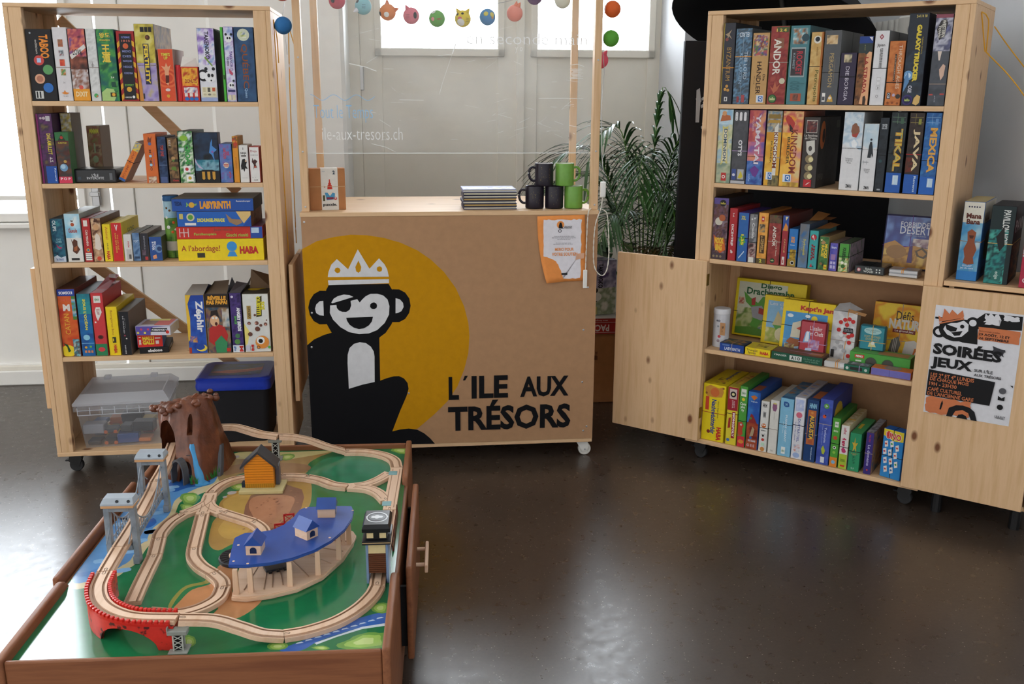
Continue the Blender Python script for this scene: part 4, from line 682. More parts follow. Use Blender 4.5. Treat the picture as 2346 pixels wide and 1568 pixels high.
row('L4', [
 ('B8352A', '6A2A20', "red settler box with yellow title and blue top strip, leftmost on the fourth shelf", [('A', 0, .1, 1, .9, ['B8301F', 'D2622A', 'C8461F'], 41, 25), ('R', 0, .9, 1, 1, '223E94'), ('T', 'KOSMOS', .1, .925, .88, .97, 'E6E6EA', 180, .04), ('R', .78, .55, 1, .9, '4A7A3A'), ('A', .78, .6, 1, .86, ['5A8A3A', '4A9ACA', 'D9C9A4'], 42, 90), ('T', 'CATAN', .26, .33, .56, .64, 'E2A63A', 90, .01), ('T', 'M', .26, .68, .66, .78, 'E6DED6', 0, .06), ('T', '3-4 10+', .15, .82, .8, .86, 'D9604A'), ('C', .3, .08, .42, 'E8CE2A', .9), ('P', [(.05, .2), (.3, .18), (.45, .08), (.3, .06), (.25, .14)], '1E4A24'), ('A', .62, .0, 1, .26, ['C9C9B8', '3A7A8A', '5A3A2A', '7ABFD0'], 43, 80)], {'dep': .3, 'top': '4E2A1E'}),
 ('1E6A8E', '4A5A62', 'teal and blue underwater box with yellow vertical title', [('A', 0, .68, 1, 1, ['1E7A8A', '2A8E96', '1E6A80'], 44, 30), ('A', 0, 0, 1, .68, ['1A5A9A', '1E6AA8', '1A4A8A'], 45, 30), ('T', 'SOUS L\u2019OC\u00c9AN', .42, .42, .68, .92, 'D9CE3A', -90, .04), ('C', .45, .3, .26, '8AC4DC', .9), ('R', 0, .2, 1, .21, '7AB0DC'), ('C', .32, .14, .1, 'D9A63A'), ('C', .7, .15, .09, '6AB04A'), ('R', .2, .05, .38, .09, 'D98A5A'), ('R', .46, .05, .62, .09, 'D98A5A'), ('R', .7, .05, .86, .09, 'D98A5A')], {'dep': .28, 'top': '6A7278'}),
 ('C83A3E', 'B8343A', 'coral red box with white speech bubble and green foot', [('R', .2, .85, .8, .96, 'E2DED8'), ('T', 'djeco', .3, .87, .7, .93, '3A8A4A'), ('P', [(.22, .72), (.35, .78), (.7, .78), (.82, .70), (.6, .62), (.42, .56), (.3, .62)], 'E2DED8'), ('T', 'CITY\nYES', .35, .66, .66, .75, 'B03A44'), ('C', .2, .54, .08, 'E2DED8'), ('C', .5, .3, .24, '5A2A22', .8), ('C', .5, .3, .14, '3A1A18', .8), ('R', 0, 0, 1, .19, '2A7E52'), ('C', .5, .1, .3, 'D23E48', .7)], {'dep': .27, 'top': 'A8343A', 'flap': [([(0, .3, 1), (1, .3, 1), (.95, 1, 1.1), (.1, 1, 1.12)], 'B83A40'), ([(.2, .8, 1.02), (.9, .8, 1.02), (.85, .86, 1.14), (.3, .86, 1.13)], 'D9D0CE')]}),
 ('EBCB1C', 'D2B522', 'bright yellow box with red brand word and black dice badge at its foot', [('T', 'Buongiorno Bino', .32, .42, .58, .93, 'A86A24', -90, .01), ('R', .36, .26, .7, .38, '2A281E'), ('R', .4, .29, .5, .35, 'E2C838'), ('T', 'HABA', .42, .04, .72, .22, 'C0302A', -90, .06)], {'dep': .27, 'top': 'C8AE30'}),
 ('1B1B20', '6A5A50', 'black spine with fine white lettering and six dots', [('T', 'LE GRAND', .35, .5, .47, .9, 'B9B9BC', -90), ('T', 'du voleur', .55, .62, .63, .85, '8A8A90', -90), ('C', .45, .45, .1, '8A3A4A'), ('C', .6, .38, .08, 'D9D3CE')] + [('C', .4, .04 + .035 * i, .07, 'A9A9AC') for i in range(6)], {'dep': .27, 'top': '55504C'}),
 ('24449A', 'C9A640', 'blue and yellow box with big white script letters and a crushed clear top', [('A', 0, 0, 1, .9, ['1E3E94', '2E5AB4', '24489E'], 46, 30), ('P', [(0, 1), (.0, .2), (.12, .25), (.18, .6), (.1, .85), (.3, 1)], 'E2B83A'), ('T', 'Z\u00e9phir', .42, .36, .92, .9, 'E9E9EA', -90, .04), ('C', .7, .09, .3, 'E8D04A', .7), ('C', .62, .11, .26, '24489E', .7), ('A', .1, .18, .5, .3, ['D9A63A', '2E5AB4', 'C97A2E'], 47, 90), ('R', .0, .0, .14, .1, 'A83A2A')], {'dep': .2, 'flap': [([(0, 0, 1), (1, .0, 1), (1.0, .6, 1.09), (.12, .6, 1.09)], 'A8A29A'), ([(1, 0, 1), (1.0, 1, 1), (1.0, .6, 1.09)], '2E3A6A')]}),
 ('6A4A3A', '2A2A3A', 'comic box with a startled man in a red shirt', [('A', 0, 0, 1, 1, ['5A3E5A', '8A6A4A', '2E4A5E', '9A7A5A'], 48, 25), ('R', 0, .78, 1, 1, '2A2018'), ('T', 'R\u00c9VEILLE\nPAS PAPA!', .06, .83, .96, .99, 'E8A63A', 0, .06), ('P', [(.05, .2), (.1, .42), (.4, .5), (.75, .46), (.9, .3), (.8, .15), (.3, .12)], 'B8322E'), ('C', .36, .55, .2, 'E2B48A', 1.25), ('P', [(.18, .62), (.22, .72), (.5, .74), (.56, .6), (.4, .66)], '2A201C'), ('C', .42, .5, .06, '4A1A18', 1.4), ('C', .3, .6, .05, 'EBEBE6'), ('C', .44, .6, .05, 'EBEBE6'), ('P', [(.35, .0), (.3, .18), (.6, .3), (.85, .18), (.8, 0)], '3A8A5A'), ('A', .7, .45, 1, .76, ['6A8AA0', 'C9C3B8', '8A6A3A'], 49, 50), ('R', .8, .02, .97, .08, 'C8342A')], {'dep': .2, 'flap': [([(0, 0, 1), (.1, .1, 1.06), (.2, .8, 1.1), (.0, .8, 1.0)], '4A3A30'), ([(.05, .05, 1.0), (.95, .05, 1.0), (.8, .8, 1.12), (.15, .8, 1.1)], '7A6A58'), ([(.95, .02, 1), (1, 1, 1), (.85, 1, 1.14)], '1E2A44')]}),
 ('3E2A66', '34324A', 'dark purple box with white and green slanted lettering and squashed grey top', [('A', 0, .1, 1, 1, ['34245A', '4E3A7A', '2A1E4A'], 50, 40), ('T', 'ANGRY BIRDS', .55, .36, .88, .76, 'E6E6EA', -90, .06), ('T', 'SPACE', .3, .48, .5, .62, '5AAE4A', -90, .05), ('C', .2, .94, .12, 'D2CCE0'), ('C', .5, .28, .22, '4A7A54'), ('C', .45, .18, .26, '5A8E4A'), ('R', .0, 0, 1, .12, 'D9E2EA'), ('T', 'TIP', .06, .02, .3, .1, '2A6AB0', 0, .04), ('T', 'M', .6, .01, .95, .11, 'C8342A', -90, .06)], {'dep': .22, 'flap': [([(0, 0, 1), (1, 0, 1), (1, .7, 1.05), (.15, .7, 1.08)], '57545A')]}),
 ('DADBD6', '7A7060', 'white open-topped box with yellow title, monkeys and orange cyclops', [('P', [(0, .5), (.2, .35), (.1, .15), (0, .1)], 'E8D87A'), ('P', [(.5, .6), (.56, .93), (.76, .97), (.72, .62)], '4A4418'), ('T', 'SOS\nOUISTITI', .53, .64, .86, .96, 'D9CE2A', -80 if 0 else -90, .06), ('R', .14, .57, .3, .8, 'A88A4A'), ('T', 'UN JEU', .17, .6, .27, .78, '3A3020', -90)] + [('C', cx, cy, r, c) for cx, cy, r, c in ((.45, .64, .05, '6A4438'), (.5, .5, .08, '7A4E42'), (.66, .46, .06, '6A4438'), (.85, .48, .07, '7A4E42'), (.2, .5, .07, '7A4E42'), (.52, .4, .1, '6A3E30'), (.22, .31, .09, '6A4438'), (.9, .55, .03, '7A4E42'), (.46, .5, .03, 'D9A08A'), (.2, .49, .03, 'D9A08A'), (.85, .47, .03, 'D9A08A'), (.68, .17, .27, 'E2913E'), (.62, .2, .16, 'EBEBE6'), (.62, .19, .09, '1A1A1A'), (.52, .08, .07, '6A3A1E'), (.52, .08, .045, 'E2913E'))] + [('R', .02, .02, .18, .12, 'C9C9D6'), ('T', 'M', .24, .02, .34, .13, 'C8342A', -90, .06), ('C', .96, .08, .06, '5AAE4A')], {'dep': .2, 'top': '3A342C', 'topops': [('C', .35, .5, .26, 'D9B82A'), ('C', .6, .6, .2, 'C9A61E')], 'flap': [([(.15, .6, 1.0), (1, .6, 1.0), (.95, 1, 1.16), (.3, .4, 1.36)], '7A6450'), ([(0, 0, 1), (.02, 1, 1), (.12, 1, 1.16)], '4A4438')]}),
])
g = 'small boxes piled on the fourth shelf of the left bookcase'; z = .5277
game(FL, .372, .49, .03, z, .026, .17, '161619', '1A1A1D', 'flat black box under the pile with white lowercase title', [('T', 'abalone', .28, .2, .78, .75, 'D2D2D4', 0, .05)], group=g, rot=.12, top='222225', right=[('T', 'abalone', .3, .25, .8, .75, 'C0C0C2', 0, .05)]); z += .0265
game(FL, .366, .468, .03, z, .056, .15, 'D03028', '3A6CA8', 'red and blue box with yellow double title in the middle of the pile', [('T', 'HALLI\nGALLI', .2, .2, .66, .86, 'E2CE3A', 0, .06), ('T', '1 BE', .06, .2, .14, .85, 'E6DCD6', -90, .05), ('R', .72, .22, .85, .5, 'D9C9C4'), ('R', .7, .65, .92, .75, 'D9C9C4')], group=g, rot=.14, top='3E72B4', right=[('R', 0, 0, 1, 1, '2F66A8')]); z += .0565
game(FL, .366, .51, .02, z, .040, .13, '5A4EA0', 'C9C6D6', 'open violet dotted box on top of the pile with black title strip', [('C', .06 + .1 * i, .25 + .4 * (i % 2), .035, 'C84A6A' if i % 2 else 'D9CE5A') for i in range(5)] + [('P', [(.42, .0), (.5, .9), (1, 1), (1, 0)], 'D2D0DA'), ('R', .44, .38, .92, .8, '22222A'), ('T', 'PUISSANCE 4', .47, .5, .9, .7, 'DADADE', 0, .05), ('C', .92, .35, .05, 'C8342A')], group=g, rot=-.05, top='B8B4C4', topops=[('R', .1, .2, .5, .9, '8A6A60'), ('R', .5, .1, .95, .95, 'C8504A'), ('R', .2, .75, .8, 1, 'D9D06A')])
row('R1', [
 ('34363F', '2A2C34', "charcoal spine with thin gold capitals and gold coins, leftmost on the right bookcase's top shelf", [('R', 0, 0, .05, 1, 'C9AE4A'), ('P', [(.12, .86), (.4, .88), (.7, .92), (.5, .86), (.75, .8), (.45, .84), (.3, .78), (.35, .84)], 'A9947A'), ('C', .3, .8, .14, '8A4A44'), ('T', 'BYZANTIUM', .34, .29, .74, .70, 'B08A4A', -90, 0), ('C', .52, .22, .13, 'C9964A'), ('C', .38, .18, .13, 'C9964A'), ('C', .64, .17, .13, 'C9964A'), ('R', .34, .03, .62, .085, 'D9D9D6'), ('R', .42, .04, .54, .075, '34363F')], {'band': [('o', .45)], 'dep': .29}),
 ('3E5060', '2E3A44', 'shiny slate-blue spine wrapped in film with white letters', [('A', 0, 0, 1, 1, ['34444E', '46647E', '2E3E4A', '5A86A8', '3A4A56'], 51, 70), ('T', 'ELRD', .2, .89, .82, .95, 'C9D3DC', 180, .02), ('T', 'THE LORD', .58, .33, .8, .7, 'B9C9D6', -90, 0), ('T', 'ICE GARDEN', .3, .27, .5, .68, '8FB0CC', -90, 0), ('R', .25, .02, .4, .1, '8A2A34'), ('R', .55, .02, .75, .12, '9A3A3E'), ('R', .47, .02, .5, .95, '7A94A6')], {'band': [('o', .63)], 'm': 'gloss', 'dep': .28}),
 ('BE9660', '8A6A44', 'tan spine with a battle picture and dark blackletter title', [('A', .06, .68, .92, .97, ['7A2A2A', 'D9C08A', '3A4A8A', 'C05A44', '4A7A4A'], 52, 90), ('T', 'H\u00c4NDLER', .34, .14, .68, .60, '3A2418', -90, .02), ('T', 'Die', .74, .33, .88, .42, '3A2418', -90), ('T', 'die jung', .18, .28, .26, .4, '7A5A34', -90), ('R', .42, .02, .86, .125, 'DADFE6'), ('R', .54, .035, .82, .11, '2E6AB0'), ('T', 'Q', .58, .045, .78, .1, 'E6EAEE', 0, .03)], {'dep': .27}),
 ('8A3434', '3A5A34', 'dark red spine with large white capitals and a small dragon', [('A', 0, 0, 1, 1, ['7A2A2E', '9A3E3A', '84302E', 'A04A40'], 53, 30), ('P', [(.3, .99), (.4, .93), (.95, .92), (1, .99)], '4A5A34'), ('R', .35, .72, .75, .85, '8A5A44'), ('T', 'ANDOR', .2, .38, .62, .84, 'E3DDD2', -90, .02), ('C', .78, .3, .16, 'C9C3A8'), ('P', [(.12, .24), (.3, .2), (.4, .3), (.5, .22), (.7, .26), (.55, .18), (.35, .14)], 'B8664A'), ('C', .3, .07, .24, '2A4A2E'), ('C', .3, .07, .19, '4A7A3E'), ('T', 'iello', .16, .05, .46, .09, 'D9D9A4', 0, .03), ('T', '1 2 4', .3, .93, .85, .97, 'D9BE5A', 0, .04)], {'band': [('g', .54)], 'dep': .28}),
 ('4A7E86', '3A6A74', 'teal spine with framed red capitals and a ship scene on top', [('A', .12, .77, .9, .97, ['C9D6D2', '6AA8B4', 'A8744A', '2E4A54'], 54, 70), ('C', .8, .85, .2, '2E4A54'), ('R', .08, .35, .86, .73, '9AA6A8'), ('R', .12, .37, .82, .71, '3A3438'), ('T', 'ROCKET', .38, .38, .72, .68, 'B03844', -90, .03), ('T', 'KOMET', .2, .45, .32, .66, '8A9AA0', -90), ('R', .2, .04, .78, .14, 'A8543A'), ('A', .34, .05, .62, .13, ['3A2A2A', '8A5A4A', '2A2A34'], 55, 120), ('T', 'dos', .14, .18, .9, .3, '3E6E76', -90)], {'dep': .28}),
 ('C09A58', 'A8662E', 'narrow sandy spine with olive serif title and a round crest', [('A', 0, 0, 1, 1, ['B88E4E', 'CFAE70', 'C29A58'], 56, 40), ('C', .52, .9, .32, 'DAD6CA'), ('C', .52, .905, .2, '22262E'), ('T', 'Petropolis', .42, .04, .8, .48, '5A5A24', -90, .01), ('T', 'edition', .5, .68, .66, .8, '8A6A34', -90), ('R', .88, 0, 1, 1, 'A8602A')], {'band': [('k', .53)], 'dep': .24}),
 ('54565A', '6A6C6C', 'grey spine with gold thin capitals and a stone relief on top', [('A', .12, .82, .8, .94, ['3A342E', 'D9BE94', 'B08A5A'], 57, 60), ('T', 'PERGAMON', .38, .24, .64, .70, 'B89E6A', -90, 0), ('R', .72, .28, .73, .62, 'A9946A'), ('R', .1, .04, .3, .16, 'E0DEDA'), ('R', .12, .06, .28, .11, '54565A'), ('P', [(.42, .04), (.5, .1), (.62, .14), (.74, .1), (.8, .04)], 'D2A64A'), ('C', .6, .09, .09, 'E6DCD0')], {'band': [('k', .44)], 'dep': .3, 'right': [('R', 0, 0, 1, 1, '6E7070'), ('R', .48, 0, .5, 1, '2A2A2C')]}),
 ('322A42', '241E34', 'short dark purple spine with white spaced capitals', [('A', .2, .82, .7, .97, ['8A8A7A', 'D9C9A4', '5A5444'], 58, 60), ('T', 'DIE BORGIA', .36, .08, .6, .74, 'C9C3D0', -90, 0)], {'band': [('k', .54)], 'dep': .26}),
 ('8A5A34', '3A2E24', 'brown and peach spine with large red capitals and blue top', [('R', 0, .9, 1, 1, '1E3E86'), ('P', [(.7, .99), (.95, .99), (.95, .93)], 'D9D9E0'), ('R', 0, .74, 1, .9, '2E3A3A'), ('A', 0, 0, .5, .76, ['4A2E1E', '8A5A34', '6A4A2A'], 59, 50), ('P', [(.35, .02), (.5, .2), (.55, .5), (.62, .74), (.8, .78), (1, .77), (1, .0)], 'E0A87C'), ('T', 'LA STRADA', .5, .17, .78, .7, '9A2A28', -90, .03), ('P', [(.62, .0), (.6, .12), (.75, .14), (.85, .08), (.8, 0)], '3A2A20'), ('T', 'sol', .42, .8, .5, .88, '8A8A5A', -90)], {'band': [('k', .44)], 'dep': .26}),
 ('D9D9DC', '7A7C7C', 'white spine with brush calligraphy and a red diamond', [('P', [(.46, .88), (.3, .92), (.46, .96), (.62, .92)], '9A3A4A'), ('P', [(.46, .9), (.38, .92), (.46, .94), (.54, .92)], 'D9C9CC'), ('T', 'Jipian', .18, .78, .75, .83, '2A2A2A', 0, .01), ('T', '\u6975\n\u7d4c\n\u7981\n\u5eab', .42, .5, .66, .77, '2A2A2A', 0, 0), ('R', .38, .33, .66, .38, 'B9B9BA'), ('R', .4, .335, .64, .375, 'DEDEE0'), ('R', .38, .27, .66, .32, 'B9B9BA'), ('R', .4, .275, .64, .315, 'DEDEE0'), ('R', .38, .21, .66, .26, 'B9B9BA'), ('R', .4, .215, .64, .255, 'DEDEE0'), ('T', '3', .47, .22, .57, .25, '3A3A3A'), ('C', .5, .12, .1, '8A8A8C'), ('C', .5, .12, .07, 'D9D9DC')], {'band': [('k', .5)], 'dep': .28, 'right': [('R', 0, 0, 1, 1, '8A8C8C'), ('R', .48, 0, .51, 1, '2A2A2C')]}),
 ('B86A34', '8A4A24', 'orange-brown spine with embossed pale capitals and badges below', [('A', 0, 0, 1, 1, ['B0602E', 'C97A40', 'A85A2C'], 60, 40), ('T', 'THROUGH AGES', .62, .26, .84, .94, 'D9C3A8', -90, .01), ('R', .4, .38, .52, .8, '4A3024'), ('T', 'civilization', .43, .4, .49, .78, 'B8A088', -90), ('R', .1, .1, .34, .2, '2A2A34'), ('T', 'CGE', .14, .11, .3, .19, 'D9D9DE', -90, .03), ('C', .55, .16, .1, 'B9A9C0'), ('C', .84, .14, .16, '3A342E'), ('C', .2, .04, .08, '8A4A24'), ('C', .5, .04, .08, '8A4A24'), ('C', .84, .03, .08, '8A4A24')], {'band': [('k', .36)], 'dep': .26}),
 ('262C36', '1A1A24', 'tall black-blue starry spine with bubbly yellow capitals', [('A', 0, .02, 1, .6, ['1E242E', '2E3A48', '262C36'], 61, 30), ('C', .22, .33, .26, '6A9AC8'), ('C', .22, .33, .14, 'C9E0F0'), ('P', [(.02, .14), (.3, .26), (.2, .38), (.05, .3)], '5A86B4'), ('T', 'GALAXY TRUCKER', .44, .26, .70, .88, 'D9C23E', -90, .07), ('T', 'VLAADA CHVATIL', .76, .56, .82, .75, 'B09A3E', -90), ('T', '2-4 14 10', .36, .955, .9, .985, 'C9B86A', 0, .03), ('T', 'CGE', .28, .14, .48, .22, 'C9C9D6', -90, .03), ('C', .3, .06, .28, '3A2E6A'), ('C', .3, .06, .2, '24244A'), ('T', 'iello', .16, .045, .44, .075, 'B9C96A', 0, .03), ('P', [(.6, .02), (.65, .08), (.8, .12), (.98, .1), (.95, .03), (.8, .0)], 'D2AE6A')], {'dep': .3, 'right': [('R', 0, 0, 1, 1, '1A1824')]}),
 ('4A4C56', '1E1A24', "grey dusk spine with slanted pale capitals on a dark plaque, rightmost on the top shelf", [('R', 0, .96, 1, 1, '8A4A5A'), ('A', 0, .6, 1, .96, ['6A6E94', '4E506A', 'B9BAC8', '5A5C74'], 62, 40), ('P', [(.1, .84), (.3, .93), (.6, .95), (.72, .9), (.6, .76), (.3, .72)], '3A3636'), ('T', 'WESTERN', .40, .75, .62, .94, 'C9C6BC', -90, .04), ('T', 'TOWN', .2, .75, .36, .88, 'C9C6BC', -90, .04), ('A', 0, .0, 1, .6, ['3E424A', '4E525A', '464A52'], 63, 30), ('P', [(.3, .6), (.4, .5), (.48, .5), (.55, .6)], 'D9C9BC'), ('P', [(.5, .4), (.7, .46), (.85, .44), (.8, .33), (.65, .28), (.55, .34)], 'D2B09C'), ('R', .0, .235, 1, .245, '8A7A6E'), ('R', .05, .115, .28, .13, 'B84A44'), ('R', .7, .12, .95, .135, 'B84A44'), ('T', 'plus', .38, .04, .46, .11, '9AA0AA', -90)], {'band': [('k', .56)], 'dep': .28}),
])
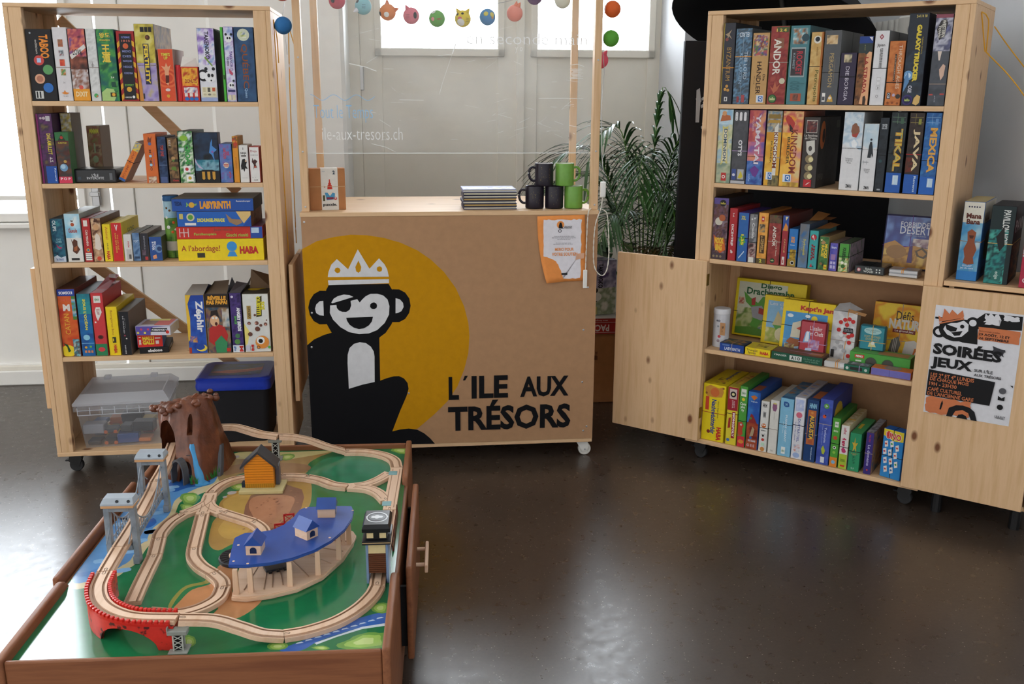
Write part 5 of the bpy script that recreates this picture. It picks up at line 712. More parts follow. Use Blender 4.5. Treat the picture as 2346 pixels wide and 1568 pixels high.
row('R2', [
 ('9AA89A', '7A8474', "pastel landscape spine with a bearded man and ribbon title, leftmost on the second shelf", [('A', 0, .78, 1, 1, ['8AB4D2', 'C9DCE2', 'A8C8DA'], 64, 30), ('A', 0, .25, 1, .8, ['B9C9C0', '9AB8CC', 'D2CFA8', 'A9B48A'], 65, 30), ('A', 0, 0, 1, .27, ['8A9A7A', 'B4B89A', '7A9080'], 66, 30), ('P', [(.1, .84), (.2, .92), (.35, .98), (.55, .93), (.8, .92), (.85, .86), (.5, .85)], 'B0623A'), ('C', .38, .95, .16, 'D29A6A'), ('P', [(.28, .24), (.36, .5), (.3, .78), (.5, .76), (.7, .78), (.72, .5), (.78, .26), (.52, .3)], 'C9BE6A'), ('P', [(.34, .27), (.42, .5), (.36, .75), (.5, .73), (.66, .75), (.67, .5), (.72, .29), (.52, .33)], 'D9D3B4'), ('T', 'DOMINION', .42, .30, .66, .74, '34506A', -90, .02), ('R', .38, .03, .74, .14, 'B83430'), ('C', .56, .085, .12, 'E6DAD4'), ('C', .56, .085, .06, 'B83430')], {'band': [('g', .58)]}),
 ('47484C', '3A3B40', 'dark grey spine with white techno letters and white pills', [('A', 0, 0, 1, 1, ['404146', '4E4F54', '46474C'], 67, 40)] + [('P', [(x, .87), (x + .04, .86), (x + .14, .86), (x + .18, .87), (x + .18, .96), (x + .14, .975), (x + .04, .975), (x, .96)], 'D9D9DC') for x in (.08, .38, .68)] + [('T', '8\n\n1+\n\n45', .14, .87, .2, .96, '3A3A3E'), ('T', 'OTYS', .40, .38, .68, .60, 'D6D6DA', -90, .04), ('R', .06, .05, .36, .2, '3A4E8A'), ('C', .2, .12, .1, 'C9C9D6'), ('R', .46, .06, .9, .2, 'A9ABB0'), ('P', [(.5, .08), (.7, .18), (.86, .1), (.7, .07)], 'C9B83A'), ('R', 0, 0, 1, .04, 'B4B4B8')], {'band': [('l', .45)]}),
 ('8A4A5A', '4A3A6A', 'pink to blue sunset spine with pale exotic capitals', [('A', 0, .55, 1, 1, ['A8444E', 'C96A5A', '8A4A7A', 'D2906A'], 68, 25), ('A', 0, .3, 1, .58, ['D98A6A', 'B86A8A', '6A5AA0'], 69, 25), ('A', 0, 0, 1, .32, ['2A3E8A', '3E6AA8', '5A7AC0', '223064'], 70, 40), ('T', 'YAMATAI', .42, .28, .72, .95, 'DAD0DA', -90, .03), ('T', 'CYCLADES', .2, .72, .3, .92, 'C9A8B4', -90), ('P', [(.2, .2), (.5, .26), (.8, .2), (.6, .1), (.4, .12)], '6A3A8A'), ('T', 'info', .14, .04, .26, .14, '9AB4D9', -90)], {'band': [('k', .38)]}),
 ('D9A436', '8A7A54', 'narrow golden spine with brown serif capitals beside a wider amber one', [('A', 0, .72, 1, 1, ['5A5A6A', 'B9A98A', '6A8AA0', '8A6A44'], 71, 80), ('R', .08, .84, .9, .88, 'B08A3A'), ('R', .08, .9, .9, .955, '8A7034'), ('P', [(.55, .78), (.55, .15), (.8, .12), (.8, .85)], 'DDDAD2'), ('A', .0, .1, .55, .72, ['D9A030', 'E6B84A', 'C98E2A'], 72, 25), ('T', 'KINGDOM', .52, .24, .80, .72, '7A3A24', -90, .02), ('T', 'BUILDER', .34, .3, .46, .6, '6A5A2A', -90), ('A', .3, 0, 1, .14, ['4A4A3A', '8A7A4A', '2E2E2A'], 73, 60), ('R', .14, .08, .58, .185, 'D6DEE6'), ('R', .28, .09, .54, .175, '2E6AB0'), ('T', 'Q', .32, .1, .5, .165, 'E6EAEE', 0, .03)], {'band': [('g', .38)]}),
 ('E0A23A', 'A85A44', 'wide amber spine with brown serif capitals and a red-cloaked knight on top', [('A', 0, .7, 1, 1, ['E6A030', 'C9605A', 'E0B87A', 'B04A4E'], 74, 25), ('A', 0, .0, .7, .72, ['E0A030', 'EDB94E', 'D98E2E'], 75, 25), ('A', .6, 0, 1, .72, ['D9C08A', 'E6A85A', 'C98A8A'], 76, 25), ('P', [(.1, .9), (.3, .8), (.5, .76), (.62, .84), (.4, .92), (.2, .95)], 'B03A34'), ('P', [(.32, .84), (.5, .78), (.55, .72), (.36, .74)], '2A2422'), ('T', 'KINGDOM', .44, .18, .78, .76, '8A3A2A', -90, .02), ('T', 'BUILDER', .28, .3, .42, .66, '4A4224', -90), ('A', .2, 0, 1, .06, ['8A5A2A', 'D9B84A'], 77, 60), ('R', .18, .06, .6, .165, 'D6DEE6'), ('R', .3, .07, .56, .155, '2E6AB0'), ('T', 'Q', .34, .08, .52, .145, 'E6EAEE', 0, .03)], {}),
 ('3A3432', '2A2826', 'black-brown box with a red emblem and gold round medals, its long dark side showing', [('R', .14, .78, .86, .96, 'B9B3AA'), ('A', .17, .79, .83, .95, ['2A1E22', '7A3A34', '2E2A34', 'B89A8A'], 78, 80), ('T', "Le Fant\u00f4me\nde l'Op\u00e9ra", .06, .68, .9, .76, 'CFCAC2', 0, .01), ('P', [(.2, .66), (.75, .68), (.82, .52), (.5, .44), (.26, .52)], 'C9C6BE'), ('C', .5, .56, .12, '4A4644', 1.4), ('C', .48, .41, .26, '8A7A5A'), ('C', .6, .405, .16, 'D9CE9A'), ('C', .48, .29, .26, '8A7A5A'), ('C', .6, .285, .16, 'D9CE9A'), ('C', .48, .17, .26, '8A7A5A'), ('C', .6, .165, .16, 'D9CE9A'), ('R', .22, .01, .74, .115, 'B8282E'), ('P', [(.34, .03), (.5, .07), (.66, .08), (.5, .05)], 'E6D9D4')], {'dep': .27, 'right': [('A', 0, 0, 1, 1, ['2A2826', '33302E', '262422'], 79, 30), ('C', .16, .75, .12, 'A85A2A', 1.7), ('C', .2, .74, .06, '2A1E1A', 1.7), ('R', .42, 0, .43, 1, '15130F'), ('T', '1910', .05, .1, .3, .2, '6A6460'), ('R', .8, .84, .96, .95, '54504C')]}),
 ('DADADC', 'C9CACC', 'white spine with a grey-blue sky and a hunter figure, the taller of two white ones', [('A', 0, .52, 1, 1, ['BCCFDE', 'D6DEE4', 'A9C0D2', 'DDE2E6'], 80, 25), ('P', [(0, .52), (0, .6), (.3, .55), (.6, .58), (1, .5), (1, .44), (.5, .5)], 'DADADC'), ('T', 'PALEO', .2, .88, .85, .925, 'CFDCE4', 0, .03), ('C', .6, .84, .1, '7A5A44'), ('P', [(.4, .76), (.44, .84), (.58, .86), (.8, .82), (.85, .76), (.74, .7), (.5, .7)], '8A5A44'), ('P', [(.44, .72), (.8, .74), (.7, .68), (.5, .69)], 'A8443A'), ('C', .6, .6, .24, 'C9D9E6', .9), ('P', [(.45, .62), (.6, .66), (.8, .6), (.7, .55), (.52, .56)], 'E9EDF0'), ('T', '2-4 joueurs\n45-60 min\n10 ans', .22, .345, .62, .42, '6A6A6E', 0, 0), ('T', 'ZMAN', .36, .03, .66, .075, '3A3A3C', 0, .02)], {'band': [('k', .54)], 'right': [('R', 0, 0, 1, 1, '9AA0A4')]}),
 ('D9D9DB', 'BCBEC0', 'shorter white spine with a dark archer silhouette under pale blue', [('A', 0, .6, 1, 1, ['A9C4D6', 'C9D8E0', 'B4CBDA'], 81, 25), ('P', [(0, .6), (0, .68), (.5, .62), (1, .66), (1, .56), (.5, .56)], 'D9D9DB'), ('T', 'PALEO', .2, .87, .85, .91, 'D2DEE6', 0, .03), ('P', [(.38, .5), (.44, .68), (.5, .74), (.62, .74), (.7, .66), (.78, .54), (.72, .5), (.66, .56), (.62, .5)], '2A2E34'), ('C', .56, .77, .08, '2A2E34'), ('R', .08, .43, .5, .44, '8A9094'), ('R', .14, .4, .16, .46, '8A9094'), ('R', .36, .4, .38, .46, '8A9094'), ('T', '2-4 joueurs\n45-60 min\n10 ans', .22, .27, .66, .34, '6A6A6E', 0, 0), ('T', 'ZMAN', .32, .025, .7, .075, '3A3A3C', 0, .02)], {'band': [('k', .62)], 'right': [('R', 0, 0, 1, 1, '2A2C30')]}),
 ('20252B', '1A1D22', 'slim blue-black spine with tiny white title near its top', [('A', 0, 0, 1, 1, ['1E2328', '262E36', '1A1E24'], 82, 40), ('T', 'MASTER\nOF THE\nGALAXY', .2, .85, .86, .92, 'B9BEC4', 0, .04), ('C', .4, .42, .2, '2A4A4E'), ('R', .3, .02, .7, .04, '9AA0A6')], {'band': [('k', .5)]}),
 ('20262B', '161A1E', 'black spine with chunky gold and turquoise letters over a blue foot', [('A', 0, .26, 1, 1, ['1A2024', '2A3438', '161A1C'], 83, 40), ('R', .06, .88, .94, .885, '6A8A6A'), ('R', .06, .94, .94, .945, '6A8A6A'), ('R', .4, .86, .42, .99, '6A8A6A'), ('R', .62, .86, .82, .93, '3E5E4A'), ('T', 'TIKAL', .36, .27, .84, .80, 'C9922E', -90, .06), ('T', 'TIKAL', .40, .28, .80, .79, '3E9A94', -90, .0), ('T', 'TIKAL', .43, .28, .83, .79, 'D9B83E', -90, -.01), ('R', 0, 0, 1, .25, '2458A8'), ('R', .45, .1, .82, .22, 'B9CFE0'), ('R', .5, .11, .56, .21, 'D9E4EC')], {'band': [('k', .49)]}),
 ('2E2422', '1E1816', 'dark brown spine with jagged ivory letters over a blue foot', [('A', 0, .26, 1, 1, ['241C1A', '3A2E2A', '2A2020'], 84, 40), ('A', .0, .26, .5, .45, ['2E2422', '6A2A1E', '4A2E22'], 85, 90), ('R', .06, .88, .94, .885, '9A8A4A'), ('R', .06, .94, .94, .945, '9A8A4A'), ('R', .4, .86, .42, .99, '9A8A4A'), ('R', .62, .86, .82, .93, '8A8A3A'), ('T', 'JAVA', .34, .28, .82, .80, 'D9C49A', -90, .03), ('R', 0, 0, 1, .24, '2458A8'), ('T', 'Ravens', .68, .02, .84, .22, 'B9CFE0', -90, .02)], {'band': [('r', .49)]}),
 ('24508E', '1E4278', 'all-blue spine with angular gold letters, rightmost on the second shelf', [('A', 0, .22, 1, 1, ['1E4A8A', '2E66A8', '24548E', '3A78B4'], 86, 40), ('R', .06, .88, .94, .885, '8AB4D9'), ('R', .06, .94, .94, .945, '8AB4D9'), ('R', .4, .86, .42, .99, '8AB4D9'), ('R', .62, .86, .82, .93, '5A8AC0'), ('T', 'MEXICA', .36, .27, .84, .82, 'D9A24A', -90, .04), ('R', 0, 0, 1, .22, '2460B4'), ('R', .5, .09, .86, .2, 'B9CFE0'), ('R', .56, .1, .6, .19, 'D9E4EC')], {'band': [('k', .42)]}),
])
row('R3', [
 ('4A3A44', '2A2226', "purple-brown box with orange burst lettering, leftmost on the third shelf", [('A', 0, .1, 1, 1, ['3A2E3A', '6A4A5A', '5A3A2E', '8A7A8A'], 87, 50), ('R', 0, .9, 1, 1, '5A4A8A'), ('C', .62, .92, .22, '1A1A1E'), ('T', 'iello', .45, .9, .8, .935, 'C9B84A', 0, .03), ('C', .4, .62, .26, 'C9C3B4'), ('C', .62, .68, .22, 'A85A34'), ('P', [(.08, .4), (.5, .3), (.85, .34), (.95, .16), (.6, .1), (.2, .18)], 'C9622A'), ('T', 'NOOK\nBING', .18, .14, .82, .36, 'E2B83A', 0, .06), ('C', .16, .045, .08, '8A7A5A'), ('C', .4, .045, .08, '8A7A5A'), ('C', .65, .045, .08, '8A7A5A')], {'dep': .28, 'top': '241C22', 'topops': [('C', .5, .3, .3, '5A4420')]}),
 ('A8282E', '8E2228', 'thin red spine with white sporty title', [('T', '2-6', .4, .84, .6, .92, 'DAD0CE', -90, .02), ('T', 'DICE+TRIP', .3, .28, .62, .70, 'E3DCDA', -90, .04), ('C', .5, .16, .16, 'D9C9C6'), ('C', .42, .19, .1, 'D9C9C6')], {'dep': .26, 'band': [('r', .55)]}),
 ('2E62A4', '4A3A8A', 'blue spine with yellow starburst numbers', [('T', 'XXL', .25, .86, .7, .94, 'C9BE4A', 0, .04), ('P', [(.2, .5), (.1, .42), (.25, .4), (.2, .32), (.45, .36), (.6, .3), (.65, .38), (.85, .4), (.7, .45), (.8, .54), (.55, .5), (.4, .58)], '4A9A4A'), ('T', '1,35', .3, .34, .62, .56, 'E2D43A', -90, .04), ('P', [(.2, .05), (.75, .2), (.7, .22), (.18, .08)], 'B9CFE0')], {'dep': .26, 'band': [('k', .48)]}),
 ('6A6A6C', '55555A', 'grey spine with pale gothic script and a masked figure', [('A', 0, .4, 1, 1, ['5A5A5E', '8A8A8C', '6E6E70'], 88, 60), ('T', 'Citadels', .35, .5, .7, .82, 'D2D2D2', -90, .02), ('C', .3, .9, .12, 'C9C9C9'), ('C', .65, .92, .12, 'C9C9C9'), ('A', 0, .1, 1, .4, ['4A2A2E', 'B09A94', '7A3A3A', '2E2A2C'], 89, 60), ('R', .1, .0, .8, .11, 'D9D6CE')], {'dep': .26, 'band': [('k', .42)]}),
 ('D9963A', 'B0702C', 'orange spine with black figures, brown plaque and a number two', [('A', 0, 0, 1, 1, ['D9903A', 'E6A64E', 'D29038'], 90, 40), ('R', .3, .83, .6, .93, 'B83A30'), ('C', .45, .88, .1, 'E6DAD4'), ('A', .12, .62, .72, .78, ['3A2A22', '9A8A6A', 'D9963A'], 91, 90), ('R', .24, .2, .78, .56, '4A3420'), ('T', 'TERRES\nD\u2019ELEVAGE', .36, .22, .68, .54, 'D9B06A', -90, .02), ('R', 0, 0, 1, .1, '54482A'), ('T', '2', .3, .015, .6, .085, 'C9C34A', 0, .04)], {'dep': .28, 'top': '9A6A34'}),
 ('84302E', '5A3A2A', 'dark red small spine with white serif capitals and green badge', [('A', 0, 0, 1, 1, ['7A2A2A', '9A403A', '84302E'], 92, 50), ('A', 0, .84, 1, 1, ['3A5A34', '6A4A34', '2A2A2A'], 93, 60), ('T', 'ANDOR', .34, .37, .62, .78, 'DAD3C6', -90, .03), ('T', 'Chada & Thorn', .66, .18, .76, .5, 'C9B8A8', -90), ('C', .45, .08, .2, '24442A'), ('T', 'iello', .32, .07, .58, .1, 'C9D08A', 0, .03)], {'dep': .28, 'band': [('g', .47)], 'top': '5A2E26'}),
 ('9A3038', '5A241E', 'crimson spine with a sunlit hill picture near the top', [('P', [(0, .7), (1, .7), (1, 1), (0, 1)], '2E4E94'), ('P', [(.1, .72), (.5, .86), (.9, .78), (.9, .7), (.1, .7)], 'D98A3A'), ('P', [(.4, .98), (.9, .98), (.5, .9)], 'D9CFA4'), ('T', 'CATANE', .42, .26, .66, .54, 'D9B87A', -90, .01), ('R', .25, .02, .7, .18, 'D9CEC8'), ('R', .4, .05, .55, .12, 'A8443A')], {'dep': .3, 'right': [('R', 0, 0, 1, 1, '5A2620')]}),
 ('2E74B8', '24609E', 'blue small box with orange title and black cat badge', [('T', 'FOR\nSALE', .25, .64, .7, .8, 'E0962E', 0, .05), ('A', .2, .18, .95, .46, ['C9A62E', '6A5A24', 'B8902A'], 94, 90), ('R', 0, 0, 1, .2, '9A7E2E'), ('C', .58, .1, .24, 'E3DED2'), ('C', .58, .1, .18, '16161A'), ('R', .2, .57, .75, .585, 'B9CFE0')], {'dep': .24, 'band': [('k', .38)]}),
 ('4A6484', '3A4A5E', 'blue-grey box with sideways yellow lettering and an open brown lid', [('A', 0, 0, 1, 1, ['4A76A8', '5E7E9E', '6A727A', '3E6A9A'], 95, 30), ('P', [(0, 1), (.8, 1), (.1, .72)], '6E7074'), ('T', 'Dorfromantik', .46, .28, .72, .66, 'C9C04A', -90, .02), ('T', 'jeu', .3, .4, .4, .62, 'A8A08A', -90)], {'dep': .24, 'top': '5A5E62', 'flap': [([(.1, .4, 1.01), (1.3, .45, 1.03), (1.2, 1, 1.1), (-.3, 1.1, 1.13)], 'B07A44'), ([(.6, .6, 1.02), (1.8, .7, 1.01), (1.9, 1.0, 1.03), (.3, .9, 1.05)], '9A6436')]}),
 ('3EA0A0', '34706E', 'turquoise box with a red swirl and stacked red letters', [('C', .48, .83, .36, '8A2430'), ('C', .48, .83, .3, 'C03440'), ('P', [(.25, .83), (.4, .9), (.5, .83), (.6, .76), (.72, .8), (.55, .74), (.42, .82)], 'E6D9D4'), ('T', 'HOT\nNUTS', .26, .22, .72, .64, '8A1E2A', -90, .07), ('P', [(.2, .04), (.4, .14), (.55, .05)], 'B8303A'), ('P', [(.45, .04), (.65, .1), (.75, .04)], '1E5A5A')], {'dep': .24, 'top': '3A5A5A', 'flap': [([(.2, .2, 1.01), (1.6, .3, 1.02), (1.8, .8, 1.05), (.4, .9, 1.07)], 'A06A3A')]}),
 ('3A6A3A', '9A8254', 'green box with slanted yellow letters and little creatures', [('A', 0, 0, 1, 1, ['2E5A34', '4A7A40', '34663A'], 96, 50), ('T', 'MUCKS\nRAUS!', .22, .36, .9, .78, 'E2C43A', -90, .05), ('P', [(.1, .8), (.4, .9), (.7, .82), (.4, .76)], 'B08A5A'), ('C', .3, .18, .15, '8A6A44'), ('C', .6, .14, .16, '2A2A2A'), ('R', .62, .02, .95, .16, 'D9C92E'), ('T', 'Zoch', .66, .05, .92, .12, 'C0302A', 0, .04), ('C', .2, .9, .1, 'D9D3A4')], {'dep': .22, 'top': '6A5034'}),
 ('4A4AA0', '5A4A5A', 'short violet box with a small pale title and four icons', [('A', 0, 0, 1, 1, ['44449A', '5A5AB4', '6A5AA8'], 97, 60), ('T', 'Galerapagos', .15, .78, .85, .9, 'C9C9E6', 0, .03), ('R', .2, .4, .8, .6, '9A7AA8'), ('R', .15, .08, .45, .2, 'B9B4D9'), ('R', .55, .08, .85, .2, 'B9B4D9'), ('R', .15, .24, .45, .34, 'B9B4D9'), ('R', .55, .24, .85, .34, 'B9B4D9')], {'dep': .2, 'top': '7A6A64'}),
 ('4E9A40', '6A5A64', 'short green box with frogs and a dark sideways title, last upright on the shelf', [('A', 0, 0, 1, .5, ['5AA848', 'D9D9A4', '3A7A34', 'E6963A'], 98, 80), ('T', 'FOURBERIES', .3, .42, .62, .86, '1E3A1E', -90, .05), ('C', .45, .2, .2, '3A6A2E'), ('C', .35, .33, .14, 'EBEBD9'), ('C', .7, .3, .12, 'EBEBD9'), ('P', [(.5, .12), (.8, .2), (.6, .08)], 'D9732E')], {'dep': .2, 'top': '4A5A44', 'right': [('A', 0, 0, 1, 1, ['6A6A6E', '8A7A8A', '4A5A4A'], 99, 50)], 'band': [('k', .55), ('k', .9, 1)]}),
])
g = GRP['R3']; z = .925
game(FR, .666, .778, .02, z, .032, .12, '33383A', '2A2E30', 'dark grey-green flat tin with small white title, on the board beside the desert tin', [('C', .13, .5, .07, 'B04A5A'), ('C', .13, .5, .045, 'D9C9C4'), ('T', 'Robin\nWOOD', .3, .15, .65, .88, 'C9CFC9', 0, .02), ('R', .74, .2, .79, .4, 'C9CFC9'), ('R', .85, .2, .9, .4, 'C9CFC9'), ('R', .74, .6, .79, .8, 'C9CFC9'), ('R', .85, .6, .9, .8, 'C9CFC9')], name='game_tin', m='tin', bev=.003, top='23282A', group=g, band=[('k', .5, 1)])
for k in range(2):
    game(FR, .792, .900, .03, z + k * .0147, .0145, .07, 'B9BABC', 'A8A9AB', 'lower flat silver tin under its twin, in front of the desert tin' if k == 0 else 'upper flat silver tin tied with orange elastic, in front of the desert tin', [], name='game_tin', m='metal', bev=.003, group='two stacked silver tins', top=None if k == 0 else 'C2C3C5', band=[] if k == 0 else [('o', .45, 1), ('o', .5, 1)])
T = game(FR, .719, .925, .20, z, .214, .05, '3A4A94', '4A4A6A', 'square blue and sand desert tin standing upright at the right end of the third shelf', [('A', 0, .42, 1, 1, ['3E5AA8', '2E3A84', '6A8AC8', '4A3A7A'], 101, 14), ('A', .55, .3, 1, .58, ['C9B8B4', '8A6A7A', 'D9CFC9', '6A4A6A'], 102, 25), ('P', [(0, 0), (0, .44), (.2, .52), (.4, .4), (.6, .44), (1, .36), (1, 0)], 'B8863E'), ('A', .0, .0, 1, .36, ['7A4A1E', 'C9963E', '9A6A2A', 'D9B45A'], 103, 25), ('C', .25, .3, .2, '9A6E36', .7), ('T', 'FORBIDDEN', .28, .80, .92, .90, 'D6DAE6', 0, .01), ('T', 'DESERT', .28, .66, .88, .81, 'D6DAE6', 0, .01), ('T', 'THIRST FOR SURVIVAL', .4, .62, .8, .645, '9AA4C4'), ('P', [(.48, .1), (.5, .42), (.56, .44), (.58, .1)], '4A2A6A'), ('P', [(.62, .34), (.75, .42), (.9, .3), (.8, .2), (.66, .24)], '5A4A34'), ('P', [(.66, .33), (.74, .38), (.84, .3), (.78, .24), (.7, .26)], 'B8863E')], name='game_tin', m='tin', bev=.006, tilt=-.10, group=g, band=[('p', .50, 1), ('p', .42)])
# fourth shelf of the right bookcase: face-on boxes behind, small boxes lying in front
g = GRP['R4']; z = .5277
t = thing('game_can', 'white lidded cardboard can with brown price tag, left on the fourth shelf', 'game can', FR.w(.103, .09, z), FR.a, g)
f = MB(); f.lathe([(.034, 0), (.0355, .001), (.0355, .148)], 'print', 'CFD0D6', 32); 
for a, zz, r, c in ((-1.5, .12, .006, '8A8A94'), (-1.75, .12, .005, '6A6A74'), (-1.4, .05, .007, 'C84A4E'), (-1.5, .03, .007, '9A8A94'), (-1.6, .095, .005, '9AA0AA')): f.ball(r, 'print', c, Matrix.Translation((.035 * math.cos(a), .035 * math.sin(a), zz)) @ Matrix.Scale(.2, 4, Vector((math.cos(a), math.sin(a), 0))), 10, 6)
f.build('can', t, smooth=.6)
f = MB(); f.lathe([(.0357, .148), (.037, .149), (.037, .166), (.034, .171)], 'print', 'DADBE0', 32); f.build('lid', t, smooth=.6)
f = MB(); f.box(.012, .036, -.046, -.0452, .06, .115, 'paper', 'B98A5E'); Face((.012, -.0461, .06), (.024, 0, 0), (0, 0, .055), .0002).draw(f, f, [('T', '5.-', .35, .25, .7, .75, '222222', -90)], 'paper'); f.build('price_tag', t)
def cover(s0, s1, d, h, dep, tilt, front, side, label, ops, **k): return game(FR, s0, s1, d, z + .001, h, dep, front, side, label, ops, tilt=-tilt, group=g, **k)
cover(.072, .395, .295, .262, .05, .12, 'E0C81E', 'C9B21A', 'large yellow box with a green dragon in armour, propped at the back left', [('R', .04, .03, .74, .95, 'C9CDB8'), ('A', .04, .03, .74, .5, ['8AA04A', 'B9C08A', '6A8A3A', 'D2D2B0'], 104, 20), ('T', 'Diego', .36, .84, .66, .95, '1E5A2E', 0, .03), ('T', 'Drachenzahn', .16, .74, .84, .86, '1E5A2E', 0, .03), ('P', [(.12, .78), (.16, .6), (.24, .52), (.3, .36), (.25, .2), (.34, .12), (.4, .26), (.46, .3), (.46, .48), (.56, .62), (.54, .72), (.4, .72), (.34, .6), (.22, .68)], '5A9A3E'), ('P', [(.24, .52), (.4, .56), (.46, .44), (.42, .3), (.28, .34)], '9A9AA0'), ('P', [(.36, .52), (.48, .5), (.44, .4), (.36, .42)], 'A83A34'), ('P', [(.24, .66), (.3, .7), (.3, .56), (.25, .55)], 'A83A34'), ('P', [(.3, .12), (.42, .2), (.38, .06)], '7A8A94'), ('C', .52, .66, .03, 'E6E6DA'), ('P', [(.04, .03), (.04, .14), (.3, .18), (.6, .1), (.74, .12), (.74, .03)], '5A8A34'), ('A', .06, .55, .14, .68, ['D9D2B0', 'A8443A', 'CFC8A8'], 105, 90)], band=[('k', .48, 1), ('k', .42)])
cover(.235, .450, .225, .215, .045, .12, 'E0C420', 'C9AE1A', 'yellow box with a castle hill, between the dragon and the sailing ship boxes', [('R', .08, .04, .92, .9, '86B4D6'), ('A', .08, .04, .92, .34, ['C9BE7A', '9AA84A', 'D9D29A'], 106, 30), ('T', 'Les ch\u00e2teaux\nfous', .12, .72, .8, .88, 'C9CFD6', 0, .01), ('P', [(.2, .4), (.25, .5), (.3, .7), (.4, .56), (.5, .66), (.58, .5), (.66, .4), (.5, .34)], 'C3B68A'), ('P', [(.22, .4), (.3, .3), (.55, .3), (.64, .4)], '5A9A4A'), ('C', .42, .22, .14, 'D2C9A4'), ('P', [(.6, .66), (.75, .7), (.75, .62)], 'C84A3A'), ('P', [(.45, .06), (.6, .14), (.75, .06)], '4A8A3E')], band=[('k', .5, 1), ('k', .45)])
cover(.345, .566, .15, .222, .045, .12, 'E6C71E', 'CBB01A', 'yellow box with a cartoon sailing ship and sun, foremost of three yellow ones', [('R', .06, .03, .88, .78, '4E94C8'), ('A', .06, .03, .88, .24, ['2E6AA0', '5A9AC8', 'C9DCE6'], 107, 30), ('T', "Kapt'n Jan", .34, .80, .98, .92, 'B8302A', 0, .05), ('C', .63, .68, .06, 'E8D03A'), ('P', [(.12, .18), (.3, .1), (.46, .14), (.52, .26), (.4, .24), (.2, .27)], '9A5A34'), ('P', [(.2, .28), (.22, .56), (.38, .62), (.5, .5), (.44, .28)], 'D2CDB8'), ('P', [(.3, .46), (.5, .58), (.48, .4)], 'C24A34'), ('C', .16, .7, .06, 'DDE6EA', .6), ('C', .5, .72, .05, 'DDE6EA', .6), ('P', [(.7, .36), (.74, .6), (.8, .62), (.84, .36)], '8A6AA8'), ('A', .1, .03, .3, .15, ['C9B87A', '7A4A2E', 'D9D2B0'], 108, 90)], band=[('k', .5, 1), ('k', .5)])
game(FR, .131, .241, .014, z, .035, .09, '1E4290', '22304A', 'small flat blue box with silver elastic, lying at the front left', [('T', 'LABYRINTH', .2, .15, .85, .55, 'C9D2E0', 0, .03), ('R', .1, .7, .4, .9, '5A7AB0')], group=g, top='24324A', topops=[('A', .1, .1, .9, .9, ['1E2A3E', '3A5A4A', 'A8742E', '24344E'], 109, 50)], band=[('g', .5, 1)])
game(FR, .246, .357, .014, z, .033, .10, 'E2C91E', 'CDB51A', 'small flat yellow box tied with dark cord, second in the front row', [('T', 'Trumpet\nfanten', .05, .15, .5, .85, '3A3A24', 0, .01), ('T', 'HABA', .6, .25, .95, .7, 'C0302A', 0, .06)], group=g, top='D2BC34', topops=[('A', .3, .3, .75, .8, ['3A2E22', 'C9B032', '5A4630'], 110, 60), ('R', .6, .75, .9, .9, 'C9A070')], band=[('y', .4, 1)])
game(FR, .362, .577, .014, z, .034, .09, '1E5440', '4A3426', 'long low dark green box with white icons, third in the front row', [('T', "L'IMAGIER", .05, .5, .3, .75, 'C9D2C9', 0, .02), ('R', .36, .15, .6, .8, 'D2D6D2'), ('T', 'A I O', .39, .25, .57, .7, '22302A', 0, .04), ('T', 'Du bruit et plus\nsur le monde', .64, .2, .95, .75, '7AA08A', 0, 0)], group=g, top='6A4A34', topops=[('R', .7, .2, .95, .7, 'A8783E'), ('R', .3, .45, .9, .52, 'A87AA0')])
game(FR, .443, .556, .10, z + .0, .158, .03, 'A82A3A', '7A1E2A', 'upright rounded red tin with white script and chef hats', [('T', "L'atelier\ndes Chefs", .3, .62, .92, .9, 'E0CED0', 0, .01), ('P', [(.12, .4), (.2, .7), (.28, .74), (.38, .7), (.4, .42)], '6A9ACA'), ('P', [(.18, .42), (.24, .72), (.34, .72), (.36, .44)], 'D9DEE6'), ('A', .35, .22, .8, .5, ['C9A4B8', 'A85A7A', '9A8AC0', 'B83A4A'], 111, 120), ('P', [(.2, .06), (.26, .24), (.5, .26), (.52, .08)], 'B4C0DC')], name='game_tin', m='tin', bev=.006, tilt=-.10, group=g, band=[('l', .5, 1), ('l', .4)])
game(FR, .562, .661, .15, z, .205, .055, 'CBCBCB', 'B4B4B6', 'white box showing red and white marbles, with a curled open lid and kraft tag', [('A', 0, 0, 1, 1, ['BCBCBE', 'DADADA', 'C9C9CB'], 112, 25)] + [('C', x, y, .09, c) for x, y, c in ((.2, .72, 'DADADC'), (.35, .78, 'C43030'), (.52, .84, 'C43030'), (.7, .86, 'C43030'), (.86, .82, 'C43030'), (.3, .62, 'C43030'), (.45, .68, 'E0E0E2'), (.62, .74, 'C43030'), (.42, .52, 'E0E0E2'), (.56, .58, 'C43030'), (.72, .62, 'C43030'), (.86, .68, 'E0E0E2'), (.58, .44, 'E0E0E2'), (.74, .5, 'C43030'), (.88, .54, 'C43030'), (.78, .38, 'C43030'), (.88, .28, 'E0E0E2'), (.8, .1, 'C43030'), (.3, .36, 'A9A9AC'), (.45, .28, 'A9A9AC'), (.2, .22, 'A9A9AC'), (.6, .2, 'A9A9AC'))] + [('R', .5, .58, .9, .68, '26262A'), ('T', 'OXYLOG', .54, .6, .88, .66, '9A9AA0', 0, .03), ('R', .06, .04, .2, .2, '2A2A2A')], group=g, flap=[([(0, .0, 1), (.7, .0, 1.02), (1.15, .5, 1.06), (.5, 1, 1.16), (.1, .8, 1.12)], 'BDBEC0'), ([(.6, -.05, 1.0), (1.3, -.03, .95), (1.35, .1, 1.0), (.6, .1, 1.06)], 'AE8256')], tilt=-.05, band=[('o', .62, 1), ('g', .4)])
